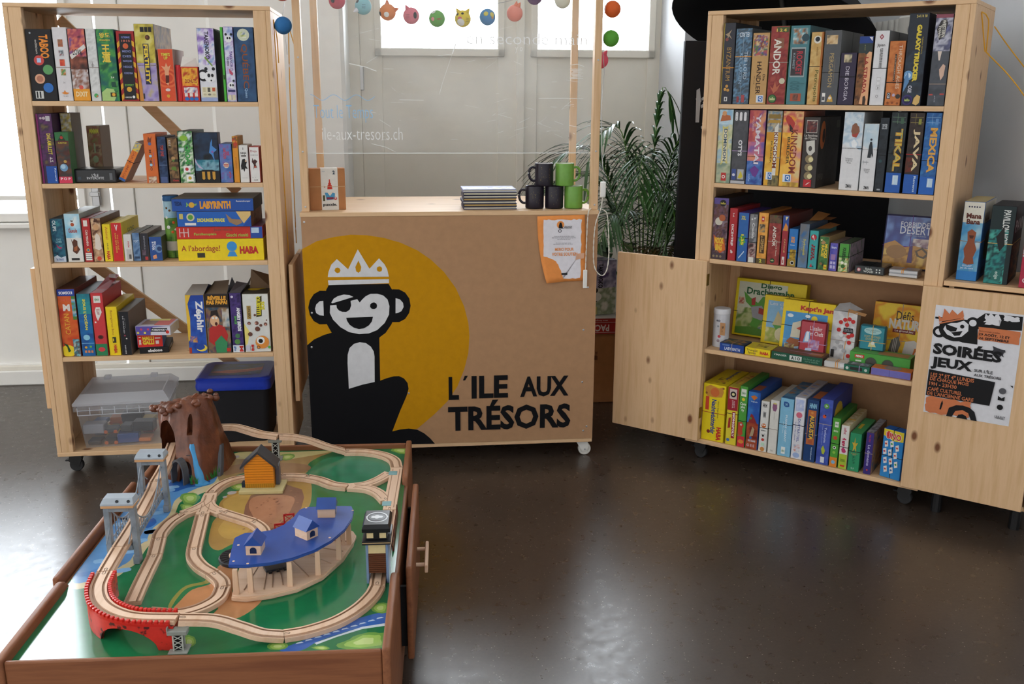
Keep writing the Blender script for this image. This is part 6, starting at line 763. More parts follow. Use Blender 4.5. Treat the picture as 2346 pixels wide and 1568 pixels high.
game(FR, .582, .676, .014, z, .027, .055, 'C9C8C6', 'B9B8B8', 'small white tin with orange ribbon in the front row', [('R', .7, .3, .95, .9, 'D9D9DA')], name='game_tin', m='tin', bev=.004, group=g, top='BDAF9C', rot=.04, band=[('o', .5, 1), ('o', .58, 1)])
game(FR, .683, .785, .13, z + .066, .105, .03, '3A8C9C', '2A6674', 'upright rounded teal tin with an oval plaque, standing on the green holed box', [('C', .5, .82, .38, 'A9CFCF', .42), ('T', 'PARIS ARRONDIS\nde Paris', .2, .76, .8, .88, '3A7A84', 0, 0), ('T', 'FORT BOYARD\nEN MIRACLE', .16, .4, .86, .62, 'C9B86A', 0, 0), ('P', [(.35, .1), (.4, .3), (.6, .32), (.7, .12)], 'D9D29A'), ('C', .55, .28, .08, 'E0DEDA')], name='game_tin', m='tin', bev=.006, group=g, band=[('y', .5, 1), ('y', .35)])
game(FR, .664, .899, .085, z, .065, .08, '4E9E44', '3A7A34', 'long green box with two round dark holes and a kraft tag lying on it', [('C', .36, .42, .1, '3A5A3A'), ('C', .36, .42, .085, '4A4A44'), ('C', .64, .42, .1, '3A5A3A'), ('C', .64, .42, .085, '4A4A44'), ('R', .08, .64, .24, .86, 'C8342A'), ('T', 'MEMO', .1, .68, .22, .82, 'E6E6E0', 0, .05), ('R', .1, .4, .2, .5, 'D9E0D2'), ('R', .76, .1, .82, .3, 'D9D9D2'), ('R', .86, .1, .92, .26, 'C8342A')], group=g, top='6AAE5A', topops=[('R', .45, .1, .95, .8, 'AE8256')], band=[('g', .1)])
game(FR, .663, .764, .014, z, .026, .055, '246A54', '2A4A40', 'little dark green box with lilac ribbon, between the white tin and the purple box', [('R', .24, .2, .72, .75, '2A2A2A'), ('C', .12, .45, .06, 'C9D2C9'), ('C', .86, .45, .06, 'B9C9C0')], group=g, top='4E6A5E', topops=[('A', .2, .2, .9, .9, ['8A7AA0', '4E6A5E', 'B9A9C9'], 113, 80)], band=[('l', .6, 1)])
game(FR, .769, .920, .014, z, .030, .06, '6E6AB0', 'C06A34', 'flat violet-sided box with an orange top, right end of the front row', [('R', .46, 0, .47, 1, '4A4A84')], group=g, top='C9703A', topops=[('C', .5, .5, .22, '8A7A84'), ('A', .3, .3, .7, .7, ['7A6A84', 'A8805A', '8A8A9A'], 114, 80)])
cover(.700, .915, .245, .24, .06, .10, 'DDA61E', 'A8662A', 'big yellow-orange box with a tiger and zebra, propped at the back right', [('A', 0, 0, 1, 1, ['D9A020', 'E6BE2E', 'D98A1E', 'E8C83A'], 115, 15), ('T', 'D\u00e9fis', .42, .72, .74, .88, '3A2A1A', 0, .01), ('T', 'NATURE', .3, .56, .94, .74, 'D2CEC4', 0, .05), ('R', .38, .5, .8, .565, '7A2A24'), ('T', 'Le grand jeu', .42, .51, .76, .555, 'E6DAD0', 0, .02), ('P', [(.34, .14), (.38, .36), (.5, .44), (.56, .3), (.5, .1)], '6A665E'), ('P', [(.6, .1), (.64, .36), (.8, .4), (.95, .3), (.95, .05)], 'D2CFC8'), ('P', [(.78, .06), (.82, .26), (1, .28), (1, .04)], 'C9702E'), ('C', .9, .16, .07, 'E0DACF'), ('R', .93, .7, 1, .84, 'C8342A')] + [('P', [(.4 + .03 * i, .12), (.42 + .03 * i, .4), (.43 + .03 * i, .4), (.415 + .03 * i, .12)], 'CFCCC4') for i in range(3)], top='9A5A2A', band=[('g', .52, 1), ('g', .36)])
row('R5', [
 ('E4CC1C', 'DCC41C', "thick yellow box with a brown bear and blue bold name, leftmost on the bottom shelf", [('P', [(.08, .94), (.1, .82), (.2, .78), (.55, .78), (.85, .8), (.92, .9), (.85, .98), (.7, .95), (.3, .99)], 'C48A3A'), ('C', .52, .87, .2, 'C96A34'), ('C', .9, .96, .05, '8A5A24'), ('C', .14, .84, .05, '8A5A24'), ('R', .12, .54, .28, .78, 'C8442A'), ('T', 'Nachtw\u00e4chterb\u00e4r', .40, .12, .62, .74, '223E84', -90, .03), ('T', 'Kleine kluge Spiele', .66, .42, .74, .72, '8A7A1E', -90), ('T', 'HABA', .68, .02, .90, .26, 'C0302A', -90, .06), ('C', .32, .16, .08, '7A2A24')], {'dep': .27, 'top': 'D6BE1E', 'topops': [('A', .3, .1, .8, .5, ['C98A3A', 'D6BE1E', '7A4A2A'], 116, 40), ('T', 'Nachtw\u00e4chter', .55, .35, .72, .95, '223E84', -90, .03)], 'band': [('r', .5)]}),
 ('DCCB3A', 'C9B834', 'yellow and crimson spine with white capitals in a red bar', [('R', 0, .6, 1, 1, '9A2430'), ('R', .15, .8, .85, .97, 'C9B8B0'), ('C', .5, .88, .28, '1A1A1E'), ('C', .5, .88, .14, 'D9D29A'), ('T', 'PARTY\nJUNIOR', .4, .64, .7, .78, 'D9B8BC', -90), ('R', .52, .12, .84, .58, 'A02030'), ('T', 'MONOPOLY', .58, .14, .79, .56, 'E6DADA', -90, .06), ('P', [(.15, .28), (.2, .46), (.4, .48), (.4, .3)], 'A03028'), ('C', .25, .08, .16, '4A74B0')], {'dep': .27, 'top': 'B8A43A', 'topops': [('A', .1, .2, .9, .8, ['A03028', 'D9B84A', '8A4A3A'], 117, 50)], 'band': [('k', .54)]}),
 ('4E9A3E', '3E8434', 'leaf green spine with white split title and a red hen', [('R', .15, .84, .85, .96, 'DDE0D6'), ('T', 'djeco', .25, .86, .75, .92, '3A8A4A'), ('T', 'Caco\npho\nny', .1, .58, .9, .74, 'E3E8DC', 0, .03), ('C', .5, .79, .22, 'D9C93A'), ('P', [(0, .2), (0, .4), (.5, .42), (.8, .36), (.6, .3), (.7, .22), (.4, .18)], 'B8442E'), ('C', .4, .37, .13, 'EBEBE6'), ('C', .42, .37, .06, '1A1A1A'), ('R', 0, 0, 1, .18, 'C8343E'), ('C', .5, .09, .4, 'D98A3A', .7)], {'dep': .26, 'top': '3E7A34', 'band': [('k', .43)]}),
 ('2458A4', '24509A', 'blue over dark red spine with a climbing figure', [('A', 0, .45, 1, 1, ['2A5CB0', '3A78C0', '2450A0'], 118, 25), ('P', [(.1, .45), (.3, .62), (.5, .6), (.9, .45)], '8A2A2A'), ('C', .3, .54, .1, '4A8A3A'), ('A', 0, 0, 1, .46, ['8A3424', 'A8502E', '6A1E20'], 119, 30), ('P', [(.3, .22), (.5, .4), (.7, .36), (.6, .24)], 'B09A7A'), ('P', [(.2, .92), (.5, .86), (.8, .92), (.5, .95)], 'C9702E'), ('T', 'Bergfreunde', .25, .82, .8, .85, 'B9CFE6'), ('T', 'BLUE ORANGE', .2, .13, .85, .165, 'D9D9E0', 0, .03), ('C', .4, .2, .12, '2E6AB0'), ('T', 'G E E', .1, .04, .8, .09, 'C9A4A4', 0, .05)], {'dep': .27, 'top': '1E4A94', 'topops': [('R', .1, .1, .8, .4, '8A4A34')]}),
 ('DADAD6', 'CFCDC6', 'white spine with small animal pictures and a code square', [('T', 'H H', .2, .88, .75, .96, '2A2A2A', 0, .06), ('R', .3, .68, .7, .8, 'A9A9A8'), ('R', .36, .7, .64, .78, '6A6A6A'), ('C', .5, .52, .3, 'C96A2E'), ('C', .38, .53, .09, 'EBEBE6'), ('C', .62, .53, .09, 'EBEBE6'), ('T', 'animo', .2, .41, .8, .44, '5A5A5A'), ('P', [(.3, .36), (.4, .3), (.6, .3), (.7, .38), (.6, .34), (.4, .34)], '2A2A2A'), ('C', .5, .24, .2, 'C03A34'), ('R', .3, .12, .75, .18, 'B9D9C0'), ('C', .5, .05, .3, 'C98A4A')], {'dep': .26, 'top': 'B9A88A', 'band': [('k', .47)]}),
 ('D9D7D0', 'C9C6BE', 'off-white plain spine with a small purple basket near the top', [('P', [(.2, .86), (.25, .94), (.75, .94), (.8, .86), (.65, .8), (.35, .8)], '8A5A7A'), ('R', .3, .93, .7, .955, 'C9B86A'), ('T', 'ramequin', .45, .64, .55, .78, '8A8A84', -90), ('T', 'flexo', .35, .04, .65, .08, 'A9A8A2')], {'dep': .27, 'top': 'C9C6BC', 'band': [('g', .46)]}),
 ('7FB8D6', '6AA4C6', 'sky blue spine with white sideways capitals and a dark puzzle piece', [('C', .45, .9, .22, '24508E'), ('C', .32, .93, .08, '24508E'), ('C', .6, .88, .08, '24508E'), ('T', '30', .35, .88, .55, .92, '8FC0DA', 0, .03), ('T', 'PUZZLE G\u00c9ANT', .46, .25, .64, .72, 'D9E8F0', -90, .03), ('T', 'en foret', .3, .4, .38, .6, 'C9E0EA', -90), ('R', .3, .04, .62, .16, 'E3E8E6'), ('T', 'djeco', .34, .06, .58, .12, '3A8A4A')], {'dep': .28, 'top': '3A6A94', 'topops': [('A', 0, .1, 1, .9, ['3A6A94', '5A8AA8', 'A8744A'], 120, 40)], 'band': [('k', .55)]}),
 ('D9DAE0', 'BFC2CC', 'white spine with blue serif title, perfume bottle and flower drawings', [('A', .1, .78, .9, .97, ['C9D0EA', 'A9B8E0', 'DDDDE6'], 121, 70), ('C', .5, .72, .3, 'D26A80'), ('T', 'DUFTR\u00c4TSEL', .42, .28, .72, .66, '3A4A94', -90, .01), ('T', 'le loto des odeurs', .18, .3, .3, .6, '6A74A8', -90), ('A', .2, .12, .8, .24, ['C96A4A', 'DDDDE6', '6A9ABA'], 122, 100), ('C', .5, .06, .34, '9AB0D9', .8)], {'dep': .3, 'top': 'B9BAC4', 'topops': [('A', .2, .1, .8, .8, ['C9A060', 'B9BAC4', '8A94C0'], 123, 50)], 'band': [('k', .55)]}),
 ('1E3E6E', '22406A', 'dark blue spine with an orange framed panel and yellow curly title', [('T', 'HNN', .2, .87, .85, .95, '8AC0D9', 0, .05), ('R', .14, .28, .86, .84, 'B8683A'), ('R', .2, .38, .8, .74, '2A3A5A'), ('T', 'AUGUSTA', .34, .36, .74, .76, 'E2B43A', -90, .04), ('C', .5, .8, .12, 'C98A4A'), ('R', .3, .3, .7, .36, 'A8583A'), ('T', 'Ravensburger', .62, .03, .76, .24, 'B9CFE6', -90, .03)], {'dep': .28, 'top': '24406E', 'topops': [('R', .2, .1, .9, .5, 'A8603A')], 'band': [('g', .45)]}),
 ('3E4EA0', '34448E', 'royal blue spine with a ladybird, a green leaf and white foot badge', [('A', 0, 0, 1, 1, ['3A4A9A', '4A5EB4', '3E52A4'], 124, 30), ('C', .5, .9, .22, '5A9A44'), ('T', '3+', .4, .88, .6, .92, 'D9E0D2', 0, .03), ('C', .4, .74, .15, 'C8502E'), ('C', .48, .76, .06, '1A1A1A'), ('T', 'Turlututu', .5, .34, .68, .58, 'B9C4EA', -90), ('T', 'jouer hop domino', .3, .3, .38, .62, '9AA8DA', -90), ('P', [(.35, .24), (.5, .3), (.7, .22), (.6, .16), (.45, .17)], 'A9B83A'), ('R', .36, .03, .68, .12, 'D9DEE6')], {'dep': .28, 'top': '3A4A9A', 'band': [('g', .62)], 'right': [('C', .3, .7, .22, 'C9A83A'), ('R', .0, .0, 1, .1, '34448E')]}),
 ('4E9A38', '3A7A2E', 'green and orange spine with strawberry and ladybird pictures', [('R', .3, .82, .8, .93, 'DDE0D6'), ('T', 'djeco', .35, .85, .75, .9, '3A8A4A'), ('T', 'domino', .2, .72, .8, .77, 'D9E6C9'), ('C', .5, .6, .28, 'C04A34'), ('C', .5, .4, .22, 'E3E6DA'), ('C', .5, .4, .12, '1A1A1A'), ('C', .5, .3, .2, '8AC04A'), ('R', 0, 0, 1, .2, 'D98432'), ('C', .5, .1, .26, '7AB0D0')], {'dep': .24, 'top': '3A7A34', 'band': [('k', .48)]}),
 ('DAD8D4', 'C9BE9A', 'white spine with a crimson number four, green foot and orange ribbon', [('T', 'coffret', .3, .8, .7, .95, 'B83A5A', -90, .02), ('T', '4 ans', .2, .52, .75, .72, 'B82A54', -90, .06), ('P', [(.2, .45), (.4, .5), (.7, .46), (.85, .4), (.6, .37), (.3, .38)], 'B83A6A'), ('R', 0, 0, 1, .34, 'A8C23A'), ('R', .2, .05, .8, .09, 'C8342A'), ('T', 'dominos', .2, .16, .8, .26, '6A8A2A')], {'dep': .26, 'top': 'C9BC9C', 'topops': [('A', 0, 0, 1, 1, ['C9BC9C', 'B8A06A', 'D9CFB4'], 125, 60), ('R', .0, .3, 1, .36, 'D9A63A')], 'band': [('k', .5)]}),
 ('2E8E62', '267A54', 'emerald green box with a gold star', [('P', [(.45, .9), (.52, .74), (.75, .76), (.58, .66), (.66, .5), (.47, .6), (.3, .5), (.36, .66), (.2, .76), (.4, .75)], 'C9A83A'), ('T', 'MA BOITE A\nMOTS', .2, .42, .8, .48, 'B08A5A'), ('T', 'de 3 a 99', .36, .2, .62, .4, '1E5E44', -90), ('T', 'GLA', .3, .05, .6, .1, 'A9D0BC')], {'dep': .22, 'top': '3E9A5E', 'topops': [('R', .2, .3, .5, .6, 'D9B83A')], 'band': [('k', .52)]}),
 ('3A2E78', '6A4A4A', 'deep purple spine with white handwriting and a patterned side', [('T', 'Le domemo', .3, .2, .7, .7, 'C9C4E6', -90, .01), ('T', 'PIC DU', .35, .78, .6, .95, 'B83A44', -90), ('C', .5, .1, .12, 'C8442E')], {'dep': .2, 'top': '2E3038', 'topops': [('A', 0, 0, 1, 1, ['2A2C34', '9A9AA0', '3A3A44'], 126, 60)], 'right': [('A', 0, .0, 1, 1, ['5A4A54', 'A8845A', '7A6A6A', '3A5A6A'], 127, 40)], 'band': [('g', .5)]}),
])
UN = game(FR, .840, .924, .03, .107, .205, .05, '2E84C8', '1E5CA8', "light blue box of little white cards tied with black cord, on the bottom shelf", [('P', [(0, .86), (0, 1), (1, 1), (1, .8), (.5, .78)], 'D9C42E'), ('C', .25, .9, .16, 'C8342A'), ('T', 'UNO', .12, .8, .9, .95, 'E6E6E0', 0, .06), ('T', 'UNO', .14, .81, .88, .94, 'C8342A', 0, .03)] + [('P', [(x, y), (x + .16, y + .03), (x + .12, y + .15), (x - .04, y + .12)], 'E6E2E0') for x, y in ((.12, .62), (.4, .64), (.68, .58), (.08, .46), (.34, .46), (.62, .42), (.14, .28), (.42, .28), (.7, .24), (.2, .1), (.5, .1))] + [('C', x, y, .05, c) for x, y, c in ((.17, .7, 'C84A3A'), (.46, .72, '4A9A4A'), (.74, .66, 'C84A3A'), (.13, .54, 'B83A5A'), (.4, .54, '3A6AA8'), (.68, .5, 'C84A3A'), (.2, .36, '8A4A8A'), (.48, .36, 'C84A3A'), (.76, .32, '4A9A4A'), (.26, .18, 'C84A3A'), (.56, .18, '3A6AA8'))], group=GRP['R5'], rot=-.22, right=[('R', 0, 0, 1, 1, '1E62B4')], band=[('k', .45), ('k', .5, 1)])
# games on the side cabinet
g = 'games on the low side cabinet'
game(FR, 1.03, 1.10, .045, .9362, .292, .24, '7FA8BE', '2E62A0', 'tall white and blue box with a brown stone idol on the side cabinet', [('R', 0, .72, 1, 1, 'D6D2C4'), ('A', 0, .1, 1, .74, ['A9C4CC', '6AA4C4', '3E8ABA', 'C9D2CC'], 130, 15), ('R', 0, 0, 1, .12, '2E7ABE'), ('T', '. . . . .', .2, .93, .8, .95, '2A2A4A', 0, .1), ('T', 'Mana\nBana', .15, .72, .9, .86, '5A2418', 0, .04), ('P', [(.3, .62), (.36, .5), (.2, .4), (.3, .3), (.25, .22), (.5, .2), (.8, .22), (.72, .3), (.85, .4), (.7, .5), (.74, .62), (.5, .66)], '8A4A2E'), ('P', [(.4, .58), (.65, .58), (.6, .54), (.45, .54)], '4A2418'), ('T', 'GOLDIT\njeu de coco', .15, .14, .8, .2, 'C9D9E6')], group=g, right=[('R', 0, 0, 1, 1, '3A74B4'), ('R', 0, .74, 1, 1, 'CFC9B8'), ('T', 'MANA', .08, .72, .5, .86, '5A3420', 0, .04), ('C', .55, .42, .24, '5A5A34', 1.0), ('R', .3, .05, .6, .14, '24508A')], top='B9A878', band=[('o', .5)])
game(FR, 1.125, 1.205, .035, .9362, .285, .22, '1A2A2C', '16161A', 'black and teal box with upright white letters, in the middle of the side cabinet', [('A', 0, 0, .8, .7, ['1E4A50', '2E8A84', '163438', '4AA89A'], 131, 40), ('T', 'PAVILLON NOIR', .5, .5, .8, .95, 'CFD2CF', -90, .03), ('P', [(.3, .6), (.6, .75), (.7, .5), (.5, .42)], '1A1A1C'), ('R', .3, .04, .7, .18, '2A6A64'), ('T', 'edge', .4, .06, .6, .16, 'B9D0C9', -90)], group=g, right=[('R', 0, 0, 1, 1, '17171B'), ('T', 'PAVI', .1, .66, .9, .82, 'C9CBC9', 0, .02), ('A', .1, .05, .9, .5, ['17171B', '3A2E24', '8A5A2A', '17171B'], 132, 40)], band=[('y', .52)])
game(FR, 1.245, 1.335, .012, .9362, .265, .2, '7A8A84', 'B02A3A', 'red-footed black and white box with slanted title strip, rightmost on the side cabinet', [('A', 0, .42, 1, 1, ['1E2E2A', '8AA0A0', 'D2D6D2', '3A5A4A'], 133, 30), ('R', 0, 0, 1, .42, 'A82A44'), ('P', [(.0, .62), (.1, .56), (1, .78), (1, .86)], 'E0E0DC'), ('T', 'UNLOCK', .2, .63, .9, .77, '1E1E22', 0, .05), ('C', .5, .3, .24, '6A4A8A'), ('C', .42, .32, .07, 'E0C9C9'), ('C', .6, .32, .07, 'E0C9C9'), ('R', .36, .16, .62, .22, 'D9C9CC'), ('C', .2, .1, .1, 'E0D0D2'), ('C', .2, .1, .06, 'A82A44'), ('C', .5, .1, .1, 'E0D0D2'), ('C', .5, .1, .06, 'A82A44'), ('C', .8, .1, .1, 'E0D0D2'), ('C', .8, .1, .06, 'A82A44'), ('T', 'SPACE', .42, .01, .58, .05, 'E0D0D2')], group=g, band=[('r', .45)])
# ================================================================ things in and around the furniture
# clear crate and black tub at the bottom of the left bookcase
t = NT('clear_polypropylene')
tr = t.node('ShaderNodeBsdfTransparent', {0: (.93, .94, .96, 1)}); df = t.node('ShaderNodeBsdfDiffuse', {0: (.82, .84, .88, 1)}); tl = t.node('ShaderNodeBsdfTranslucent', {0: (.85, .87, .92, 1)}); gl = t.node('ShaderNodeBsdfGlossy', {'Roughness': .12})
dm = t.node('ShaderNodeMixShader', {0: .5, 1: df.outputs[0], 2: tl.outputs[0]}); m1 = t.node('ShaderNodeMixShader', {0: .24, 1: tr.outputs[0], 2: dm.outputs[0]})
m2 = t.node('ShaderNodeMixShader', {0: .06, 1: m1.outputs[0], 2: gl.outputs[0]}); t.l.new(m2.outputs[0], t.out.inputs[0]); M['clear_pp'] = t.m
t = NT('milky_polypropylene')
tr = t.node('ShaderNodeBsdfTransparent'); df = t.node('ShaderNodeBsdfDiffuse', {0: (.85, .87, .92, 1)}); tl = t.node('ShaderNodeBsdfTranslucent', {0: (.85, .88, .94, 1)})
dm = t.node('ShaderNodeMixShader', {0: .5, 1: df.outputs[0], 2: tl.outputs[0]}); m1 = t.node('ShaderNodeMixShader', {0: .62, 1: tr.outputs[0], 2: dm.outputs[0]})
t.l.new(m1.outputs[0], t.out.inputs[0]); M['milky_pp'] = t.m
cr = thing('storage_crate', 'translucent plastic crate with toy pieces inside, on the left bookcase base', 'storage crate', FL.w(.092, .03, .1078), FL.a + .09)
f = MB(); W0, W1, D0, D1, H0 = .33, .37, .28, .31, .195
def rect(w, d, z, cx=.18, cy=.155): return [(cx - w / 2, cy - d / 2, z), (cx + w / 2, cy - d / 2, z), (cx + w / 2, cy + d / 2, z), (cx - w / 2, cy + d / 2, z)]
f.rings([rect(W0, D0, 0), rect(W0, D0, .002), rect(W1, D1, H0), rect(W1 + .02, D1 + .02, H0), rect(W1 + .02, D1 + .02, H0 - .022)], 'clear_pp', cap=(True, False)); f.build('tub', cr)
f = MB()
for i in range(8):
    x = .0 + i * .05; f.box(x, x + .003, -.0115, -.0105, .155, .19, 'milky_pp')
f.box(.0, .36, -.0115, -.0105, .155, .158, 'milky_pp'); f.box(.0, .36, -.0115, -.0105, .176, .178, 'milky_pp'); f.build('rim_grid', cr)
f = MB(); f.rings([rect(W1 + .022, D1 + .022, H0 + .002), rect(W1 + .024, D1 + .024, H0 + .012), rect(W1 - .03, D1 - .05, H0 + .045), rect(W1 - .05, D1 - .08, H0 + .036)], 'milky_pp'); f.build('lid', cr)
for x in (.06, .26):
    h = MB(); h.box(x, x + .03, .27, .30, H0 + .034, H0 + .052, 'milky_pp', bev=.003); h.build('lid_clip', cr)
h = MB(); h.box(.24, .31, .03, .036, H0 + .018, H0 + .026, 'metal', 'fff', T=None); h.build('handle', cr)
rnd = random.Random(11)
pal = ['1E2026', '22242A', '2E4E8A', 'C9702E', '1A1C22', 'C9A63A', '34507A', '8A2E2E', '9A9AA0', '23262C']
for i in range(16):
    f = MB(); c = pal[i % len(pal)]; x, y, z = .05 + (i % 4) * .068, .06 + (i // 4 % 2) * .12, .006 + (i // 8) * .05
    L = (.058, .05, .09)[i % 3]
    f.box(-L / 2, L / 2, -.03, .03, 0, .018 + .024 * ((i * 7) % 3) / 2, 'gloss', c, bev=.004)
    if i % 4 == 1:
        for sx in (-.02, .02): f.lathe([(.008, -.032), (.008, .032)], 'gloss', 'C8622A', 12, Matrix.Translation((sx, 0, .006)) @ Matrix.Rotation(PI / 2, 4, 'X'))
    o = f.build('toy_piece', None, cr.matrix_basis @ Vector((x, y, z)), FL.a + rnd.uniform(-.12, .12))
    tag(o, 'small ' + {'1E2026': 'black', '22242A': 'black', '2E4E8A': 'blue', 'C9702E': 'orange', '1A1C22': 'black', 'C9A63A': 'yellow', '34507A': 'blue', '8A2E2E': 'dark red', '9A9AA0': 'grey', '23262C': 'black'}[c] + ' toy piece seen dimly inside the translucent crate', 'toy piece', 'toy pieces inside the translucent crate')
tb = thing('storage_tub', 'tall black storage tub with a blue lid on the left bookcase base', 'storage tub', FL.w(.571, .035, .1078), FL.a)
f = MB()
def rr(w, d, z, cx=.171, cy=.15, r=.03, n=5):
    P = []
    for qx, qy, a0 in ((1, -1, -PI / 2), (1, 1, 0), (-1, 1, PI / 2), (-1, -1, PI)):
        for i in range(n + 1):
            a = a0 + PI / 2 * i / n; P.append((cx + qx * (w / 2 - r) + r * math.cos(a), cy + qy * (d / 2 - r) + r * math.sin(a), z))
    return P
f.rings([rr(.28, .25, 0), rr(.285, .255, .004), rr(.305, .275, .24)], 'black_matte'); f.build('tub', tb, smooth=.5)
f = MB(); f.rings([rr(.305, .275, .2402), rr(.32, .29, .243), rr(.325, .295, .26), rr(.318, .288, .275), rr(.322, .292, .289), rr(.30, .27, .296), rr(.28, .25, .296)], 'gloss', '2238A0')
Face((.06, .06, .2962), (.22, 0, 0), (0, .18, 0), .0002).draw(f, f, [('A', -.15, -.15, 1.15, 1.15, ['1A2A5A', '2A2E44', '24408A'], 140, 20), ('P', [(0, .3), (.4, .15), (1, .4), (1.05, .7), (.7, .5), (.3, .45)], 'B84A34'), ('P', [(.25, .38), (.7, .42), (.95, .62), (.6, .48)], 'D98A5A')], 'gloss')
f.build('lid', tb, smooth=.5)

# on the counter
pz = thing('puzzle_box', 'brown card box with a white paper band, standing at the left end of the counter', 'puzzle box', FC.w(.038, .075, CT + .0006), FC.a + .14)
f = MB(); f.box(0, .148, 0, .055, 0, .173, 'kraft', bev=.0015)
f.build('box', pz)
f = MB(); x = MB(); f.box(.048, .118, -.0006, .0556, -.0003, .1736, 'paper', 'DCD6CC')
Face((.048, -.0007, 0), (.07, 0, 0), (0, 0, .173), .0002).draw(f, x, [('P', [(.36, .5), (.38, .6), (.42, .6), (.43, .66), (.46, .66), (.47, .74), (.53, .74), (.54, .66), (.58, .66), (.59, .6), (.63, .6), (.66, .5)], 'C4382A'), ('P', [(.16, .56), (.22, .58), (.26, .56), (.2, .54)], 'B8383A'), ('P', [(.34, .46), (.5, .4), (.66, .46), (.6, .34), (.4, .34)], 'E3D3C0'), ('P', [(.2, .42), (.36, .42), (.5, .34), (.66, .42), (.8, .4), (.76, .26), (.3, .24)], '4A90B8'), ('R', .08, .22, .2, .36, '4A4A2A'), ('R', .3, .26, .7, .31, '7A2A3E'), ('C', .82, .28, .09, 'C84A44'), ('C', .82, .29, .045, 'DCD6CC'),
   ('T', 'puxxle.', .08, .08, .9, .17, '22242A', 0, .03), ('T', '2', .7, .86, .84, .95, '2E4050', 0, .04), ('R', .08, .93, .25, .936, '6A8AA0')], 'paper')
f.build('paper_band', pz); x.build('lettering', pz)
f = MB(); f.rings([[(-k, -k, .098 + y), (.148 + k, -k, .098 + y), (.148 + k, .055 + k, .098 + y), (-k, .055 + k, .098 + y)] for k, y in ((.0008, -.0008), (.0016, -.0008), (.0016, .0008), (.0008, .0008))], 'paper', 'C9B088', loop=True); f.build('rubber_band', pz)
ord_ = ['topmost', 'second from the top', 'third from the top', 'middle', 'third from the bottom', 'second from the bottom', 'bottommost']
zz = CT + .0006; rnd = random.Random(5)
for i in range(7):
    T = thing('notebook', 'hardback notebook with navy cover, ' + ord_[6 - i] + ' of the counter stack beside the mugs', 'notebook', FC.w(.680 + rnd.uniform(-.003, .003), .06 + rnd.uniform(-.004, .004), zz), FC.a + rnd.uniform(-.01, .01), 'stacked notebooks on the counter')
    f = MB(); w_, d_, h_ = .228, .165, .0115
    f.box(.002, w_ - .003, .003, d_ - .003, .0025, h_ - .0025, 'paper', 'C9A86A' if i in (1, 3) else 'DAD3BC'); f.build('pages', T)
    f = MB(); c = '22284E' if i in (0, 2, 4) else ('2A2A30' if i != 6 else '8A90B4')
    f.box(0, w_, 0, d_, 0, .0024, 'print', '2E3462' if i == 0 else c); f.box(0, w_, 0, d_, h_ - .0024, h_, 'print', c); f.box(0, .0018, 0, d_, .0024, h_ - .0024, 'print', c)
    if i == 6: Face((.0, 0, h_), (w_, 0, 0), (0, d_, 0), .0003).draw(f, f, [('A', .02, .02, .98, .75, ['B9B48A', 'C9C9C0', '9A9AB8', 'D2CFA8'], 150, 30)])
    f.build('cover', T); zz += h_ + .0006
def mug(s, d, zb, c, ang, label, deco, ci):
    T = thing('mug', label, 'mug', FC.w(s, d, zb), FC.a, 'stacked mugs on the counter')
    R, H = .040, .0955
    f = MB(); f.lathe([(.001, .0), (R - .004, .0), (R - .001, .002), (R, .006), (R, H - .002), (R - .001, H), (R - .003, H - .001), (R - .0035, .008), (.001, .006)], 'gloss', c, 36, cap=(False, False)); f.build('cup', T, smooth=.7)
    f = MB(); f.lathe([(R - .0034, .0085), (R - .0031, H - .0012)], 'gloss', ci, 36, cap=(False, False)); f.lathe([(.001, .0066), (R - .0036, .0084)], 'gloss', ci, 36, cap=(False, False)); f.build('inside_glaze', T, smooth=.7)
    f = MB(); P = [(R - .002, .076), (R + .012, .079), (R + .024, .070), (R + .027, .05), (R + .022, .032), (R + .010, .022), (R - .002, .022)]
    Q = catmull([(p[0] * math.cos(ang), p[0] * math.sin(ang), p[1]) for p in P], .004); f.tube(Q, .0055, 'gloss', c, 10); f.build('handle', T, smooth=1)
    f = MB(); rn = random.Random(int(s * 999))
    def on(a, z): return (((R + .0003) * math.cos(a), (R + .0003) * math.sin(a), z))
    for i in range(26):
        a = -PI / 2 + rn.uniform(-.55, .55); z0 = rn.uniform(.018, .078); w_ = rn.uniform(.008, .035); h_ = rn.uniform(.0008, .006)
        f.face([on(a, z0), on(a + w_, z0), on(a + w_, z0 + h_), on(a, z0 + h_)], 'gloss', deco)
    f.build('printed_motif', T)
dk, gr = '201A26', '6FA044'
mug(.990, .097, CT + .0006, dk, PI - .25, 'dark purple-black mug with gold print, bottom left of the mug pyramid', '7A6A3A', '2A222E')
mug(1.075, .095, CT + .0006, dk, PI / 2, 'dark mug with gold print and hidden handle, middle of the bottom row', '6A5E38', '2A222E')
mug(1.159, .093, CT + .0006, gr, .15, 'light green mug at the bottom right, by the post', '6A9A42', 'E6E6DE')
mug(1.030, .097, CT + .0968, dk, PI + .15, 'dark mug with gold print and white rim, on top at the left', '7A6A3A', 'D6D2D0')
mug(1.119, .095, CT + .0968, gr, .1, 'light green mug with pale inside, on top at the right', '6A9A42', 'E6E6DE')

